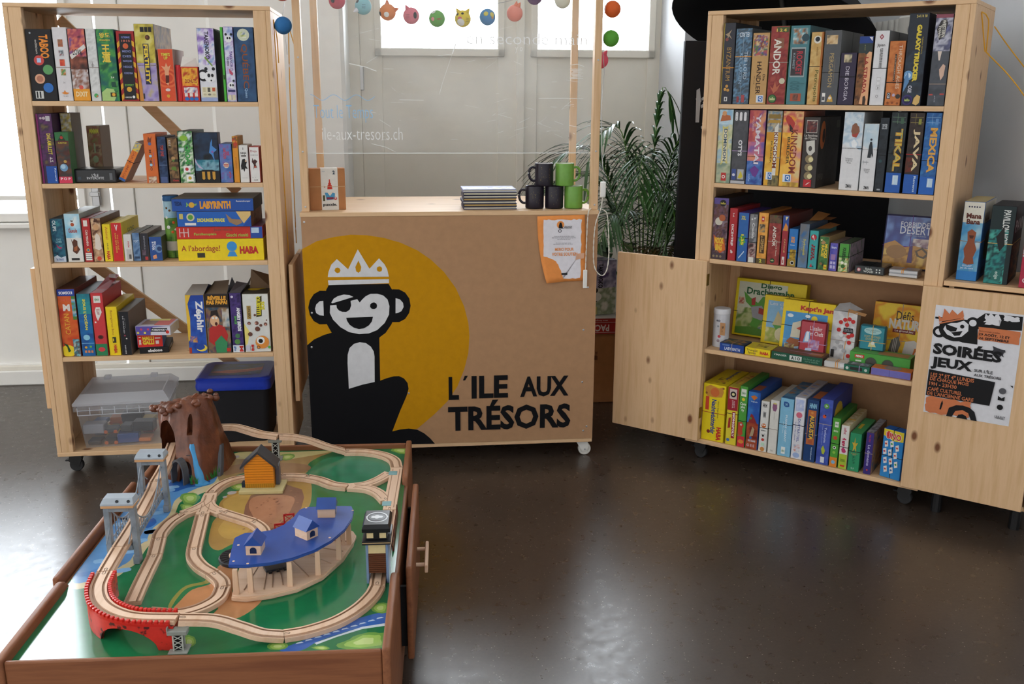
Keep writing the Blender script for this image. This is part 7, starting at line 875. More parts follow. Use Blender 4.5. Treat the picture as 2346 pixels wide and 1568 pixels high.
# paper-ball animal lights on their wire round the counter frame
def lantern(s, d, z, c, label, feats, r=.034):
    T = thing('paper_lantern', label, 'lantern', FC.w(s, d, z), FC.a, 'string of paper ball lights')
    f = MB(); f.ball(r, 'paper', c, None, 24, 14); f.build('ball', T, smooth=1)
    g = MB(); k = 0
    for q in feats:
        a, e = q[1], q[2]; n = Vector((math.sin(a) * math.cos(e), -math.cos(a) * math.cos(e), math.sin(e)))
        if q[0] == 'ear':
            up = Vector((0, 0, 1)); u = n.cross(up).normalized(); g.lathe([(.011, r * .9), (.006, r * 1.25), (.001, r * 1.5)], 'paper', q[3], 10, n.to_track_quat('Z', 'Y').to_matrix().to_4x4())
        elif q[0] == 'eye':
            g.ball(q[4], 'paper', q[3], Matrix.Translation(n * r * .97) @ n.to_track_quat('Z', 'Y').to_matrix().to_4x4() @ Matrix.Diagonal((1, q[5] if len(q) > 5 else 1, .3, 1)), 14, 8)
        elif q[0] == 'line':
            P = [Vector((math.sin(a + t_) * math.cos(e), -math.cos(a + t_) * math.cos(e), math.sin(e))) * (r * 1.005) for t_ in (-.22, 0, .22)]; g.tube(P, .0008, 'paper', q[3], 6)
    if feats: g.build('face_features', T, smooth=1)
    else: g.bm.free()
K2 = '1E1E22'
L_ = [(-.020, -.03, 1.980, 'D9786A', 'salmon pink ball light cut by the top edge at the left post', []),
 (-.030, .04, 1.861, '2E6EA8', 'blue ball light hanging at the left post by the bookcase top', [('eye', -1.5, -.15, K2, .011)]),
 (.174, .2, 1.972, 'B8384A', 'crimson ball light with dark eye, leftmost above the screen', [('eye', -.5, -.1, K2, .009), ('line', .5, .1, 'E6C9CC')]),
 (.28, .2, 1.951, '7FB6BE', 'pale blue ball light with whisker stripes', [('eye', -.9, .55, K2, .008), ('line', .1, .1, '3A4A54'), ('line', .1, -.08, '3A4A54'), ('line', .1, -.26, '3A4A54'), ('ear', -1.1, -.5, 'D9D9DE')]),
 (.38, .2, 1.929, 'D87A34', 'orange fish ball light with round eye', [('eye', -.15, -.35, 'E9E6E0', .011), ('eye', -.15, -.33, K2, .0085), ('eye', -1.25, -.2, K2, .009), ('ear', 1.3, .3, 'C9622A'), ('ear', -.2, 1.4, 'C9622A')]),
 (.477, .2, 1.916, 'D4707E', 'pink cat ball light with pointed ear', [('ear', -.9, .95, 'C9606E'), ('line', -.45, .05, '5A3A44'), ('line', -.45, -.12, '5A3A44'), ('line', -.45, -.3, '5A3A44'), ('eye', .5, 0, K2, .008, 1.7)]),
 (.584, .2, 1.906, '5FA03E', 'green frog ball light with red mouth', [('eye', -.75, .85, 'DDE0D9', .010), ('eye', -.75, .9, K2, .007), ('line', .1, -.1, 'A8342E'), ('line', .35, -.04, 'A8342E'), ('line', .2, -.14, 'A8342E'), ('eye', -.6, -.1, 'D98A8A', .008)]),
 (.692, .2, 1.907, 'DDC23C', 'yellow ball light with pink nose and white muzzle', [('eye', -.35, -.5, 'DDDAD4', .016), ('eye', -.45, .0, 'D2667A', .009, .7), ('eye', -.1, .6, K2, .006), ('eye', -.9, .5, K2, .006), ('line', .55, .0, '4A4434'), ('line', .55, -.18, '4A4434'), ('line', .55, -.36, '4A4434'), ('ear', -1.1, .9, 'D2B434'), ('ear', 1.0, .9, 'D2B434')]),
 (.796, .2, 1.915, '3E7EB2', 'mid blue ball light with yellow eye rings', [('eye', .55, .25, 'C9B84A', .010), ('eye', .55, .25, '3E7EB2', .0085), ('eye', -.3, .35, 'C9B84A', .010), ('eye', -.3, .35, '3E7EB2', .0085), ('eye', .6, -.1, 'C98A3A', .006)]),
 (.911, .2, 1.932, 'E0826E', 'coral ball light with a little bow, over the handwriting', [('ear', .8, .95, 'D9704A'), ('ear', .3, 1.15, 'D9704A')]),
 (.995, .2, 2.0, '5A2A5E', 'dark purple ball light cut by the top edge', []),
 (1.114, .2, 1.987, 'D6D3BE', 'cream ball light at the top near the right rear post', []),
 (1.300, .06, 1.942, 'D8622C', 'red-orange ball light right of the right post, uppermost of three', []),
 (1.297, .06, 1.827, '58A038', 'plain green ball light right of the right post, middle of three', []),
 (1.268, .128, 1.742, 'DC5A70', 'raspberry ball light with a tail, lowest beside the right post', [('ear', .9, .9, 'DC5A70')])]
for q in L_: lantern(*q)
f = MB(); P = [(-.03, .04, 2.1), (-.012, .04, 2.02), (-.02, .04, 1.95), (-.03, .04, 1.9)]
f.tube(catmull([FC.w(*p) for p in P], .02), .0012, 'metal', None, 6)
f.tube(catmull([FC.w(*p) for p in [(-.025, .04, 1.827), (-.02, .04, 1.75)]], .02), .0012, 'metal', None, 6)
P = [(.10, .2, 2.045), (.174, .2, 2.021), (.28, .2, 2.0), (.38, .2, 1.982), (.477, .2, 1.972), (.584, .2, 1.962), (.692, .2, 1.962), (.796, .2, 1.966), (.911, .2, 1.988), (.995, .2, 2.05), (1.114, .2, 2.04), (1.2, .2, 2.075)]
f.tube(catmull([FC.w(*p) for p in P], .02), .0012, 'metal', None, 6)
P = [(1.285, .05, 2.1), (1.278, .05, 1.99), (1.266, .05, 1.93), (1.262, .05, 1.87), (1.266, .05, 1.82), (1.262, .05, 1.78), (1.268, .04, 1.70), (1.262, .03, 1.62), (1.258, .02, 1.5), (1.262, .01, 1.36), (1.268, .0, 1.29)]
f.tube(catmull([FC.w(*p) for p in P], .01), .0014, 'metal', None, 6)
tag(f.build('light_wire', smooth=1), 'thin twisted wire carrying the paper ball lights around the counter frame', 'wire')
lc2 = thing('light_cable', 'white twisted cable with inline switch hanging beside the right counter post', 'cable', FC.w(1.268, -.004, 1.2), FC.a)
f = MB()
for ph in (0, PI):
    def tw(pts):
        Q = catmull(pts, .006); return [p + Vector((math.cos(i * .7 + ph), math.sin(i * .7 + ph), 0)) * .0016 for i, p in enumerate(Q)]
    f.tube(tw([(.0, -.002, -.02), (-.008, -.003, -.07), (-.03, -.006, -.14), (-.035, -.008, -.25), (-.028, -.01, -.32), (.0, -.01, -.355), (.022, -.01, -.34), (.032, -.008, -.28), (.03, -.004, -.18), (.02, .0, -.09), (-.005, .006, -.070)]), .0014, 'white_cord', None, 6)
    f.tube(tw([(-.05, .0, -.066), (-.062, -.006, -.09), (-.066, -.008, -.2), (-.068, -.009, -.33)]), .0014, 'white_cord', None, 6)
f.build('cord', lc2, smooth=1)
f = MB(); f.box(-.012, .012, -.007, .007, -.02, .045, 'white_plastic', bev=.004, seg=2); f.build('switch', lc2, smooth=.6)
f = MB(); f.box(-.078, -.06, -.013, -.007, -.41, -.33, 'white_plastic', bev=.002); f.build('plug_end', lc2)

# yellow cords from the bookcases
def cord(name, label, paths, r=.0022):
    f = MB()
    for P in paths: f.tube(catmull(P, .02), r, 'yellow_cord', None, 7)
    return tag(f.build(name, smooth=1), label, 'cord')
cord('yellow_cord', "yellow cord hanging from a hook on the left bookcase's right side", [[FL.w(SW + .004, .06, 1.885), FL.w(SW + .008, .062, 1.5), FL.w(SW + .008, .09, 1.1), FL.w(SW + .006, .12, .93)], [FL.w(SW + .004, .06, 1.885), FL.w(SW + .012, .075, 1.82), FL.w(SW + .012, .09, 1.72)], [FL.w(SW + .03, .36, 1.9), FL.w(SW + .02, .37, 1.6), FL.w(SW + .015, .37, 1.2), FL.w(SW + .012, .38, .94)], [FL.w(SW + .03, .36, 1.88), FL.w(SW + .05, .37, 1.80)]])
cord('yellow_cord', 'yellow looped cord tied high on the right bookcase and stretched away to the right', [[FR.w(SW + .003, .10, 1.89), FR.w(SW + .012, .13, 1.82), FR.w(SW + .02, .16, 1.76)], [FR.w(SW + .003, .10, 1.893), FR.w(SW + .02, .15, 1.87), FR.w(SW + .024, .16, 1.76)], [FR.w(SW + .022, .16, 1.76), FR.w(1.13, .20, 1.64), FR.w(1.30, .26, 1.40)], [FR.w(SW + .006, .385, 1.86), FR.w(1.08, .385, 1.76), FR.w(1.30, .385, 1.50)]])
cord('yellow_cord', "short yellow cord knot on the right bookcase's left edge", [[FR.w(-.004, .05, 1.872), FR.w(-.012, .05, 1.865), FR.w(-.010, .05, 1.835), FR.w(-.003, .05, 1.825)]], .005)

# behind the right bookcase: a dark board and a big black umbrella-like shape
t = thing('chalkboard', 'tall black board with white scuff marks standing behind the right bookcase', 'board', FW.w(1.30, 4.50, 0), FW.a)
f = MB(); f.box(0, 1.075, 0, .03, .02, 1.846, 'black_matte', bev=.003); f.build('panel', t)
f = MB(); Fb = Face((0, -.0005, 0), (.86, 0, 0), (0, 0, 1.846), .0003); rb = random.Random(3)
for cx, cy, w_, h_ in ((.10, .845, .04, .012), (.135, .93, .05, .018), (.12, .79, .02, .012)):
    for i in range(9): x_, y_ = cx + rb.uniform(-w_, w_) * .6, cy + rb.uniform(-h_, h_); Fb.draw(f, f, [('P', [(x_, y_), (x_ + .012, y_ + .004), (x_ + .008, y_ + .01), (x_ - .004, y_ + .006)], 'B9BABC')], 'paper')
Fb.draw(f, f, [('P', [(.075, .80), (.095, .80), (.098, .86), (.09, .885), (.072, .88)], 'A9AAAE')], 'paper')
f.build('scuff_marks', t)
for x in (.06, .95):
    f = MB(); f.box(x, x + .05, -.05, .14, 0, .0196, 'black_matte', bev=.002); f.build('foot', t)
t = thing('black_canopy', 'large black dome-shaped lamp looming behind the right bookcase', 'canopy', FW.w(1.95, 4.86, 0), FW.a)  # unidentified black shape, built as an umbrella-like dome on a pole
f = MB(); f.lathe([(.002, .30), (.12, .29), (.30, .22), (.44, .10), (.52, .0), (.515, .0), (.43, .09), (.29, .205), (.11, .275), (.002, .285)], 'black_matte', None, 48, Matrix.Translation((-.10, 0, 1.93)) @ Matrix.Rotation(.32, 4, 'Y') @ Matrix.Rotation(-.25, 4, 'X'), cap=(False, False)); f.build('canopy_shell', t, smooth=.9)
f = MB(); f.tube([(.0, .06, .03), (.0, .06, 1.9), (-.06, .03, 2.12)], .016, 'black_plastic', None, 12); f.build('pole', t, smooth=1)
f = MB(); f.lathe([(.16, 0), (.16, .02), (.02, .035)], 'black_plastic', None, 32, Matrix.Translation((0, .06, 0))); f.build('base', t, smooth=.5)

# cartons beside the counter
cb = thing('carton', 'brown cardboard carton on the floor behind the right end of the counter', 'carton', FC.w(1.27, .78, 0), FC.a)
f = MB(); f.box(0, .28, 0, .30, .001, .385, 'kraft', bev=.003); f.build('box', cb)
f = MB(); Face((0, -.0004, 0), (.28, 0, 0), (0, 0, .385), .0003).draw(f, f, [('T', 'GLUE AT VIE\nBOX 24x36\nRE', .35, .62, .56, .74, '6A3E22', 0, .03), ('R', .48, .62, .56, .68, '6A3E22')], 'paper'); f.build('stamp', cb)
rb_ = thing('shallow_box', 'shallow red and white box with an upside-down French title, on the brown carton', 'box', FC.w(1.27, .76, .3856), FC.a)
f = MB(); x = MB(); f.box(0, .27, 0, .28, 0, .09, 'print', 'C9C6C4', bev=.002)
Face((0, 0, 0), (.27, 0, 0), (0, 0, .09), .0003).draw(f, x, [('R', 0, 0, 1, .62, 'A82A26'), ('R', 0, .62, 1, .92, '9A2A26'), ('R', 0, .68, 1, .70, 'D9C9C4'), ('R', 0, .08, 1, .10, 'D9C9C4'), ('T', 'PACERE', .28, .16, .78, .56, 'DAD0CC', 180, .03), ('T', 'sans danger RATIO', .3, .75, .75, .87, 'C9A8A4', 180)], 'print'); f.build('box', rb_); x.build('title_print', rb_)
game(FC, 1.375, 1.53, .79, .4762, .29, .10, '6A647E', '6E6A84', 'panda game box standing on the red and white box beside the counter', [('A', 0, .5, 1, 1, ['6A6A8A', '8A8AA8', 'B9B4D0', '5A4A7A'], 160, 25), ('A', 0, .0, 1, .5, ['D9D9D0', '8A9A7A', 'C9CFC0'], 161, 25), ('C', .18, .3, .14, '1A1A1E', 1.0), ('C', .2, .46, .12, '1A1A1E', .8), ('C', .3, .34, .16, 'DEDED9', .9), ('T', 'TAKENOKO', .32, .5, .5, .95, '1E1E24', -90, .03), ('R', .06, .02, .3, .16, 'C9C07A')], top='8A7AB0', topops=[('A', 0, 0, 1, 1, ['8A7AB0', 'DDDDE6', 'A9A0C9'], 162, 40)], left=[('A', 0, .5, 1, 1, ['B9B48A', 'D2CFA8', 'A9A894'], 163, 25), ('A', 0, 0, 1, .5, ['5A6A8A', 'C98A6A', '4A7A5A', 'D9C9B0', 'B85A44', '8A7AA0'], 164, 60)], rot=.25)

# kentia palm
PL = thing('potted_palm', 'leafy green palm in a dark pot behind the right end of the counter', 'plant', FW.w(1.30, 5.12, 0), FW.a)
f = MB(); f.lathe([(.12, 0), (.16, .30), (.17, .30), (.17, .33), (.155, .33), (.15, .28), (.01, .27)], 'gloss', '3A2E2A', 32); f.build('pot', PL, smooth=.5)
f = MB(); f.lathe([(.151, .282), (.02, .29)], plain('potting_soil', '2A1E16', .9), None, 24); f.build('soil', PL)
def leafmat(name, c1, c2):
    t = NT(name); n = t.noise(t.coord(), 6)
    t.set(Base_Color=t.ramp(n, [(.3, c1), (.7, c2)]), Roughness=.35, Specular_IOR_Level=.6); return t.m
M['leaf'] = leafmat('palm_leaf', '1E3A1C', '3E6A34'); M['leaf_light'] = leafmat('palm_leaf_young', '4A7A2E', '6A9A3E'); M['leaf_dry'] = leafmat('palm_leaf_dry', '5A4A2A', '8A7444')
rp = random.Random(8)
fronds = [(-2.9, .62, 1.30, .50, 26), (-2.5, .45, 1.42, .50, 26), (-.3, .40, 1.46, .40, 26), (.25, .50, 1.38, .42, 26), (.05, .12, 1.62, .32, 18), (-1.9, .45, 1.28, .50, 26), (-1.2, .50, 1.36, .52, 28), (-.7, .62, 1.22, .52, 26), (2.8, .55, 1.15, .46, 24), (-2.2, .60, 1.0, .46, 24), (-1.0, .45, 1.02, .42, 22), (-.1, .55, .95, .42, 22), (-2.7, .62, .82, .42, 22), (.5, .55, 1.1, .4, 20), (-1.55, .55, 1.12, .46, 24), (1.6, .5, 1.3, .45, 20), (-1.5, .35, .8, .36, 20), (-.45, .5, .75, .36, 20)]
for i, (a, reach, zt, L, n) in enumerate(fronds):
    f = MB(); dirv = Vector((math.cos(a), math.sin(a), 0))
    P = [Vector((0, 0, .28)) + dirv * .02, Vector((0, 0, .28)) + dirv * reach * .16 + Vector((0, 0, (zt - .28) * .45)), dirv * reach * .45 + Vector((0, 0, zt * .97)), dirv * reach * .8 + Vector((0, 0, zt)), dirv * reach * 1.08 + Vector((0, 0, zt - .10 - .15 * reach))]
    Q = catmull(P, .02); m = 'leaf_dry' if i in (16,) else ('leaf_light' if i in (10, 17) else 'leaf')
    f.tube(Q, .004, 'leaf_light' if m != 'leaf_dry' else m, None, 6, rr=[.006 - .0045 * k / len(Q) for k in range(len(Q))])
    s0 = int(len(Q) * .42)
    for k in range(n):
        t_ = k / (n - 1); idx = min(len(Q) - 2, int(s0 + (len(Q) - 2 - s0) * t_)); p = Q[idx]; tan = (Q[idx + 1] - Q[idx]).normalized()
        side = tan.cross(Vector((0, 0, 1)))
        if side.length < .1: side = Vector((-dirv.y, dirv.x, 0))
        side.normalize()
        ll = L * (.42 + .58 * math.sin(PI * min(1, .18 + t_ * .75))) * .62 * rp.uniform(.85, 1.1)
        for sg in (-1, 1):
            d0 = (tan * (.55 + .45 * t_) + side * sg * (.85 - .45 * t_) + Vector((0, 0, .22))).normalized(); w_ = .0075 * rp.uniform(.8, 1.2); c_ = d0.cross(Vector((0, 0, 1))).normalized()
            rg = []
            for q in range(6):
                u = q / 5; pos = p + d0 * (ll * u) + Vector((0, 0, -.55 * ll * u * u)); ww = w_ * (math.sin(PI * min(1, .12 + u * .88)) ** .7 if u < 1 else .02)
                rg.append([pos - c_ * ww + Vector((0, 0, .002)), pos + Vector((0, 0, -.001)), pos + c_ * ww + Vector((0, 0, .002))])
            f.rings(rg, m, None, closed=False)
    for v in f.bm.verts:   # leaves press against the walls, board and boxes around the pot instead of passing through
        al, di = v.co.x + 1.30, v.co.y + 5.12
        if al > 1.26 and di < 4.57: di = 4.57 + .1 * (4.57 - di) * rp.random()
        if al < .88 and di < 4.68: di = 4.68
        if v.co.z < .82 and al < 1.20 and di < 5.14: di = 5.14 + rp.uniform(0, .02)
        if al > 1.52 and di > 5.36: di = 5.36
        if al < -.2: al = -.2
        v.co.x, v.co.y = min(al, 2.35) - 1.30, min(di, 5.83) - 5.12
    f.build('frond', PL, smooth=1)
f = MB()
for i in range(9):
    a = rp.uniform(0, 6.28); f.tube([(.04 * math.cos(a), .04 * math.sin(a), .28), (.06 * math.cos(a), .06 * math.sin(a), .5), (.07 * math.cos(a + .2), .07 * math.sin(a + .2), .78)], .006, 'leaf_dry', None, 6)
f.build('stems', PL, smooth=1)
MURAL = {
'sandrim':[(0.025, 0.37), (-0.009, 0.607), (-0.014, 0.764), (-0.022, 0.991), (0.048, 1.161), (0.128, 1.188), (0.218, 1.151), (0.254, 1.073), (0.252, 1.001), (0.22, 0.961), (0.194, 0.928), (0.167, 0.889), (0.176, 0.774), (0.155, 0.695), (0.159, 0.611), (0.157, 0.565), (0.157, 0.488), (0.141, 0.457), (0.134, 0.426), (0.098, 0.382)],
'water':[(0.019, 0.4), (0.003, 0.606), (-0.002, 0.748), (-0.01, 0.973), (0.055, 1.133), (0.136, 1.156), (0.208, 1.098), (0.231, 1.112), (0.234, 1.038), (0.196, 1.004), (0.166, 0.957), (0.147, 0.904), (0.157, 0.794), (0.136, 0.702), (0.141, 0.631), (0.131, 0.593), (0.134, 0.507), (0.122, 0.48), (0.112, 0.456), (0.083, 0.41)],
'deep1':[(0.091, 1.057), (0.15, 1.102), (0.216, 1.068), (0.212, 1.025), (0.161, 1.006), (0.128, 0.973), (0.111, 0.995)],
'deep2':[(0.103, 0.757), (0.119, 0.778), (0.136, 0.747), (0.128, 0.717), (0.113, 0.712)],
'sandfar':[(0.231, 1.124), (0.237, 1.263), (0.282, 1.302), (0.406, 1.296), (0.589, 1.316), (0.55, 1.254), (0.524, 1.198), (0.527, 1.134), (0.545, 1.087), (0.441, 1.085), (0.319, 1.119), (0.263, 1.047)],
'yellowfar':[(0.239, 1.292), (0.279, 1.32), (0.419, 1.312), (0.589, 1.312), (0.503, 1.261), (0.417, 1.232), (0.354, 1.248), (0.27, 1.253)],
'brownpath':[(0.261, 1.188), (0.331, 1.209), (0.42, 1.212), (0.522, 1.182), (0.528, 1.127), (0.44, 1.093), (0.317, 1.13), (0.258, 1.103)],
'olive':[(0.285, 0.889), (0.281, 0.999), (0.347, 0.981), (0.447, 1.055), (0.532, 1.058), (0.557, 1.013), (0.575, 0.873), (0.569, 0.802), (0.563, 0.746), (0.543, 0.63), (0.475, 0.593), (0.401, 0.597), (0.362, 0.554), (0.324, 0.601), (0.303, 0.731), (0.307, 0.792)],
'yolive':[(0.301, 0.888), (0.352, 0.96), (0.409, 0.95), (0.44, 0.784), (0.414, 0.652), (0.37, 0.626), (0.331, 0.685), (0.334, 0.79)],
'dirt':[(0.376, 0.851), (0.377, 0.935), (0.436, 0.956), (0.466, 1.025), (0.496, 0.998), (0.533, 0.971), (0.549, 0.908), (0.552, 0.825), (0.54, 0.748), (0.521, 0.675), (0.476, 0.657), (0.431, 0.694), (0.388, 0.756)],
'dirtlight':[(0.388, 0.917), (0.446, 0.934), (0.515, 0.91), (0.522, 0.827), (0.512, 0.743), (0.483, 0.685), (0.443, 0.708), (0.41, 0.786), (0.387, 0.851)],
'loopL':[(0.259, 0.941), (0.267, 1.0), (0.305, 1.048), (0.337, 1.032), (0.347, 0.981), (0.31, 0.963), (0.292, 0.889), (0.294, 0.84)],
'path':[(0.324, 0.23), (0.329, 0.28), (0.345, 0.336), (0.383, 0.361), (0.396, 0.402), (0.382, 0.456), (0.402, 0.479), (0.436, 0.428), (0.458, 0.3), (0.533, 0.281), (0.505, 0.203), (0.458, 0.175), (0.423, 0.191), (0.432, 0.244), (0.374, 0.221)],
'patholive':[(0.315, 0.243), (0.318, 0.293), (0.331, 0.345), (0.376, 0.366), (0.389, 0.395), (0.371, 0.451), (0.36, 0.409), (0.367, 0.38), (0.323, 0.357), (0.307, 0.303), (0.306, 0.256)],
'stream':[(0.617, 0.042), (0.671, 0.084), (0.728, 0.119), (0.785, 0.17), (0.854, 0.195), (0.858, 0.138), (0.799, 0.13), (0.74, 0.099), (0.698, 0.072), (0.667, 0.039)],
'foam':[(0.693, 0.068), (0.74, 0.097), (0.799, 0.132), (0.858, 0.146), (0.858, 0.134), (0.8, 0.122), (0.741, 0.09), (0.699, 0.061)],
'greenbelow':[(0.24, 0.178), (0.254, 0.269)],
'bush1':[(0.745, 0.054), (0.773, 0.08), (0.801, 0.103), (0.843, 0.104), (0.86, 0.094), (0.863, 0.044), (0.817, 0.034), (0.767, 0.037)],
'bush2':[(0.585, 0.064), (0.601, 0.076), (0.627, 0.07), (0.635, 0.054), (0.617, 0.044), (0.596, 0.047)],
'bush3':[(0.688, 0.049), (0.715, 0.056), (0.731, 0.044), (0.717, 0.036)],
'bush4':[(0.813, 0.216), (0.831, 0.242), (0.853, 0.236), (0.854, 0.195), (0.828, 0.194)],
'bush5':[(0.156, 0.93), (0.165, 0.964), (0.201, 0.955), (0.221, 0.92), (0.214, 0.877), (0.188, 0.875)],
'bush5b':[(0.173, 0.876), (0.217, 0.867), (0.218, 0.835), (0.195, 0.823)],
'bush6':[(0.295, 1.016), (0.316, 1.033), (0.343, 1.017), (0.35, 0.981), (0.321, 0.976)],
'bush7':[(0.8, 1.309), (0.822, 1.334), (0.863, 1.327), (0.866, 1.271), (0.833, 1.273)],
'bush8':[(0.41, 1.274), (0.445, 1.294), (0.466, 1.267), (0.454, 1.234), (0.424, 1.232)],
'bush9':[(0.38, 0.116), (0.407, 0.111), (0.417, 0.083), (0.409, 0.065), (0.393, 0.068)],
'stone1':[(0.297, 0.956), (0.308, 0.97), (0.326, 0.965), (0.324, 0.948), (0.307, 0.942)],
'stone2':[(0.29, 0.926), (0.3, 0.932), (0.305, 0.922), (0.295, 0.915)],
'stone3':[(0.165, 1.06), (0.178, 1.078), (0.194, 1.069), (0.185, 1.048)],
'stone4':[(0.245, 1.275), (0.263, 1.287), (0.271, 1.269), (0.258, 1.258)],
'teal':[(0.529, 1.081), (0.537, 1.146), (0.575, 1.236), (0.656, 1.261), (0.751, 1.235), (0.807, 1.183), (0.805, 1.092), (0.737, 1.021), (0.666, 1.014), (0.59, 1.055)],
}
# ================================================================ train table with its wooden railway
TB = .356
TT = thing('train_table', 'low cherry wood play table with a painted landscape top, in the left foreground', 'play table', FT.w(0, 0, 0), FT.a)
TW, TL = .875, 1.335
f = MB(); f.box(.012, TW - .012, .012, TL - .012, TB - .012, TB, 'gloss', '1E7446'); BD = f.build('board', TT)
M['mural'] = printed('varnished_mural', .5, 0)
t = NT('varnished_board'); a = t.node('ShaderNodeVertexColor', layer_name='Col')
nn = t.noise(t.coord(), 14, 4)
t.set(Base_Color=t.mix(1.0, a.outputs[0], t.ramp(nn, [(.3, (.82, .82, .82)), (.7, (1, 1, 1))]), 'MULTIPLY'), Roughness=.13, Specular_IOR_Level=.55)
M['mural'] = t.m
BD.data.materials.clear(); BD.data.materials.append(M['mural'])
f = MB(); x = MB(); PM = Face((0, 0, TB), (1, 0, 0), (0, 1, 0), .000006, False)
GR = '1F7A4A'
def clamp(P): return [(min(TW - .0125, max(.0125, a)), min(TL - .0125, max(.0125, b))) for a, b in P]
def smooth(P): return [(p.x, p.y) for p in catmull([(a, b, 0) for a, b in P], .012, True)]
ops = []
for k, c in (('sandrim', 'D6C79A'), ('water', '5E98D2'), ('deep1', '2A62B0'), ('deep2', '2E68B8'), ('sandfar', 'A88A5A'), ('yellowfar', 'CFC48A'), ('brownpath', '9A7656'), ('teal', '2A7E58'), ('olive', 'B08A48'), ('yolive', 'C09A52'), ('loopL', '20784A'), ('dirt', '8A6250'), ('dirtlight', 'B07E62'), ('patholive', '8E8A44'), ('path', 'BE8458'), ('stream', '2E62B4'), ('foam', 'D2DEE6')):
    ops.append(('P', clamp(smooth(MURAL[k]) if k not in ('dirt', 'foam') else MURAL[k]), c))
rm = random.Random(6)
for k in [q for q in MURAL if q.startswith('bush')]:
    P = MURAL[k]; cx = sum(p[0] for p in P) / len(P); cy = sum(p[1] for p in P) / len(P)
    for sc_, c in ((1.0, '6FA048'), (.72, '9CC05C'), (.4, 'C4D888')):
        Q = [(cx + (a - cx) * sc_, cy + (b - cy) * sc_) for a, b in P]; Q = smooth(Q); Q = [(cx + (a - cx) * (1 + .06 * math.sin(i * 1.9)), cy + (b - cy) * (1 + .06 * math.sin(i * 1.9))) for i, (a, b) in enumerate(Q)]
        ops.append(('P', clamp(Q), c))
for k in [q for q in MURAL if q.startswith('stone')]: ops.append(('P', clamp(smooth(MURAL[k])), 'B4ACA8'))
spk = []
for i in range(70):
    x_, y_ = rm.uniform(.40, .55), rm.uniform(.66, .97); r_ = rm.uniform(.002, .006)
    spk.append(('P', [(x_ - r_, y_), (x_, y_ - r_ * .6), (x_ + r_, y_ + r_ * .3), (x_ + r_ * .2, y_ + r_)], rm.choice(['7A5444', '9A7058', '8E6650'])))
for i in range(22):
    x_, y_ = rm.uniform(.02, .13), rm.uniform(.42, 1.0); spk.append(('P', smooth([(x_, y_), (x_ + .03, y_ + .012), (x_ + .02, y_ + .03), (x_ - .01, y_ + .02)]), rm.choice(['7AACDC', '4A86C8', '8ABBE6'])))
for i in range(10):
    u = i / 10; x_, y_ = .65 + .2 * u, .065 + .11 * u; spk.append(('P', [(x_, y_), (x_ + .018, y_ + .006), (x_ + .012, y_ + .010), (x_ + .002, y_ + .006)], 'B9D0E6'))
PM.draw(f, x, ops, 'mural')
for q in spk: PM.k = 55; PM.draw(f, x, [q], 'mural')
x.bm.free()
f.build('painted_landscape', TT)
f = MB(); f.box(.0205, TW - .0205, .0, .0115, .04, .374, 'cherry_x', bev=.004, seg=2); f.build('end_rail', TT)
f = MB(); f.box(.0205, TW - .0205, TL - .0115, TL, .04, .374, 'cherry_x', bev=.004, seg=2); f.build('end_rail', TT)
for sx in (0, TW - .02):
    f = MB(); P = [(-.006, .02), (TL + .006, .02), (TL + .006, .382), (1.02, .382), (1.0, .377), (.985, .352), (.385, .352), (.36, .377), (.345, .382), (-.006, .382)]
    T_ = Matrix.Translation((sx, 0, 0)) @ Matrix(((0, 0, 1, 0), (1, 0, 0, 0), (0, 1, 0, 0), (0, 0, 0, 1)))
    vs = f.prism(P, 0, .02, 'cherry_y', T=T_); es = [e for e in f.bm.edges if e.is_valid]; bmesh.ops.bevel(f.bm, geom=es, offset=.006, segments=3, affect='EDGES', profile=.5); f.paint(f.bm.faces, 'cherry_y', None)
    f.build('side_rail', TT, smooth=.6)
f = MB(); f.box(.0205, TW - .0205, .012, TL - .012, .10, .115, 'cherry_x'); f.build('lower_shelf', TT)
for s0, sg in ((TW + .017, 1), (-.0195, -1)):
    f = MB(); f.box(s0, s0 + .018, .395 if sg > 0 else .37, .965 if sg > 0 else 1.01, .09, .372 if sg > 0 else .381, 'cherry_y', bev=.006, seg=3); dr = f.build('drawer', TT, smooth=.6)
    f = MB(); xa, xb = (s0 - .45, s0 - .0005) if sg > 0 else (s0 + .042, s0 + .40)
    for b in ((xa, xb, .42, .432, .118, .30), (xa, xb, .928, .94, .118, .30), (xa, xb, .432, .928, .118, .126)): f.box(*b, 'black_matte')
    f.build('drawer_box', dr)
    f = MB(); e = s0 + .0185 if sg > 0 else s0 - .0005
    for d in (.63, .73): f.lathe([(.006, 0), (.006, .03)], 'toywood_x', None, 12, Matrix.Translation((e, d, .255)) @ Matrix.Rotation(PI / 2 * sg, 4, 'Y'))
    f.box(e + sg * .03 - .005, e + sg * .03 + .005, .60, .76, .243, .267, 'toywood_y', bev=.002); f.build('handle', dr)

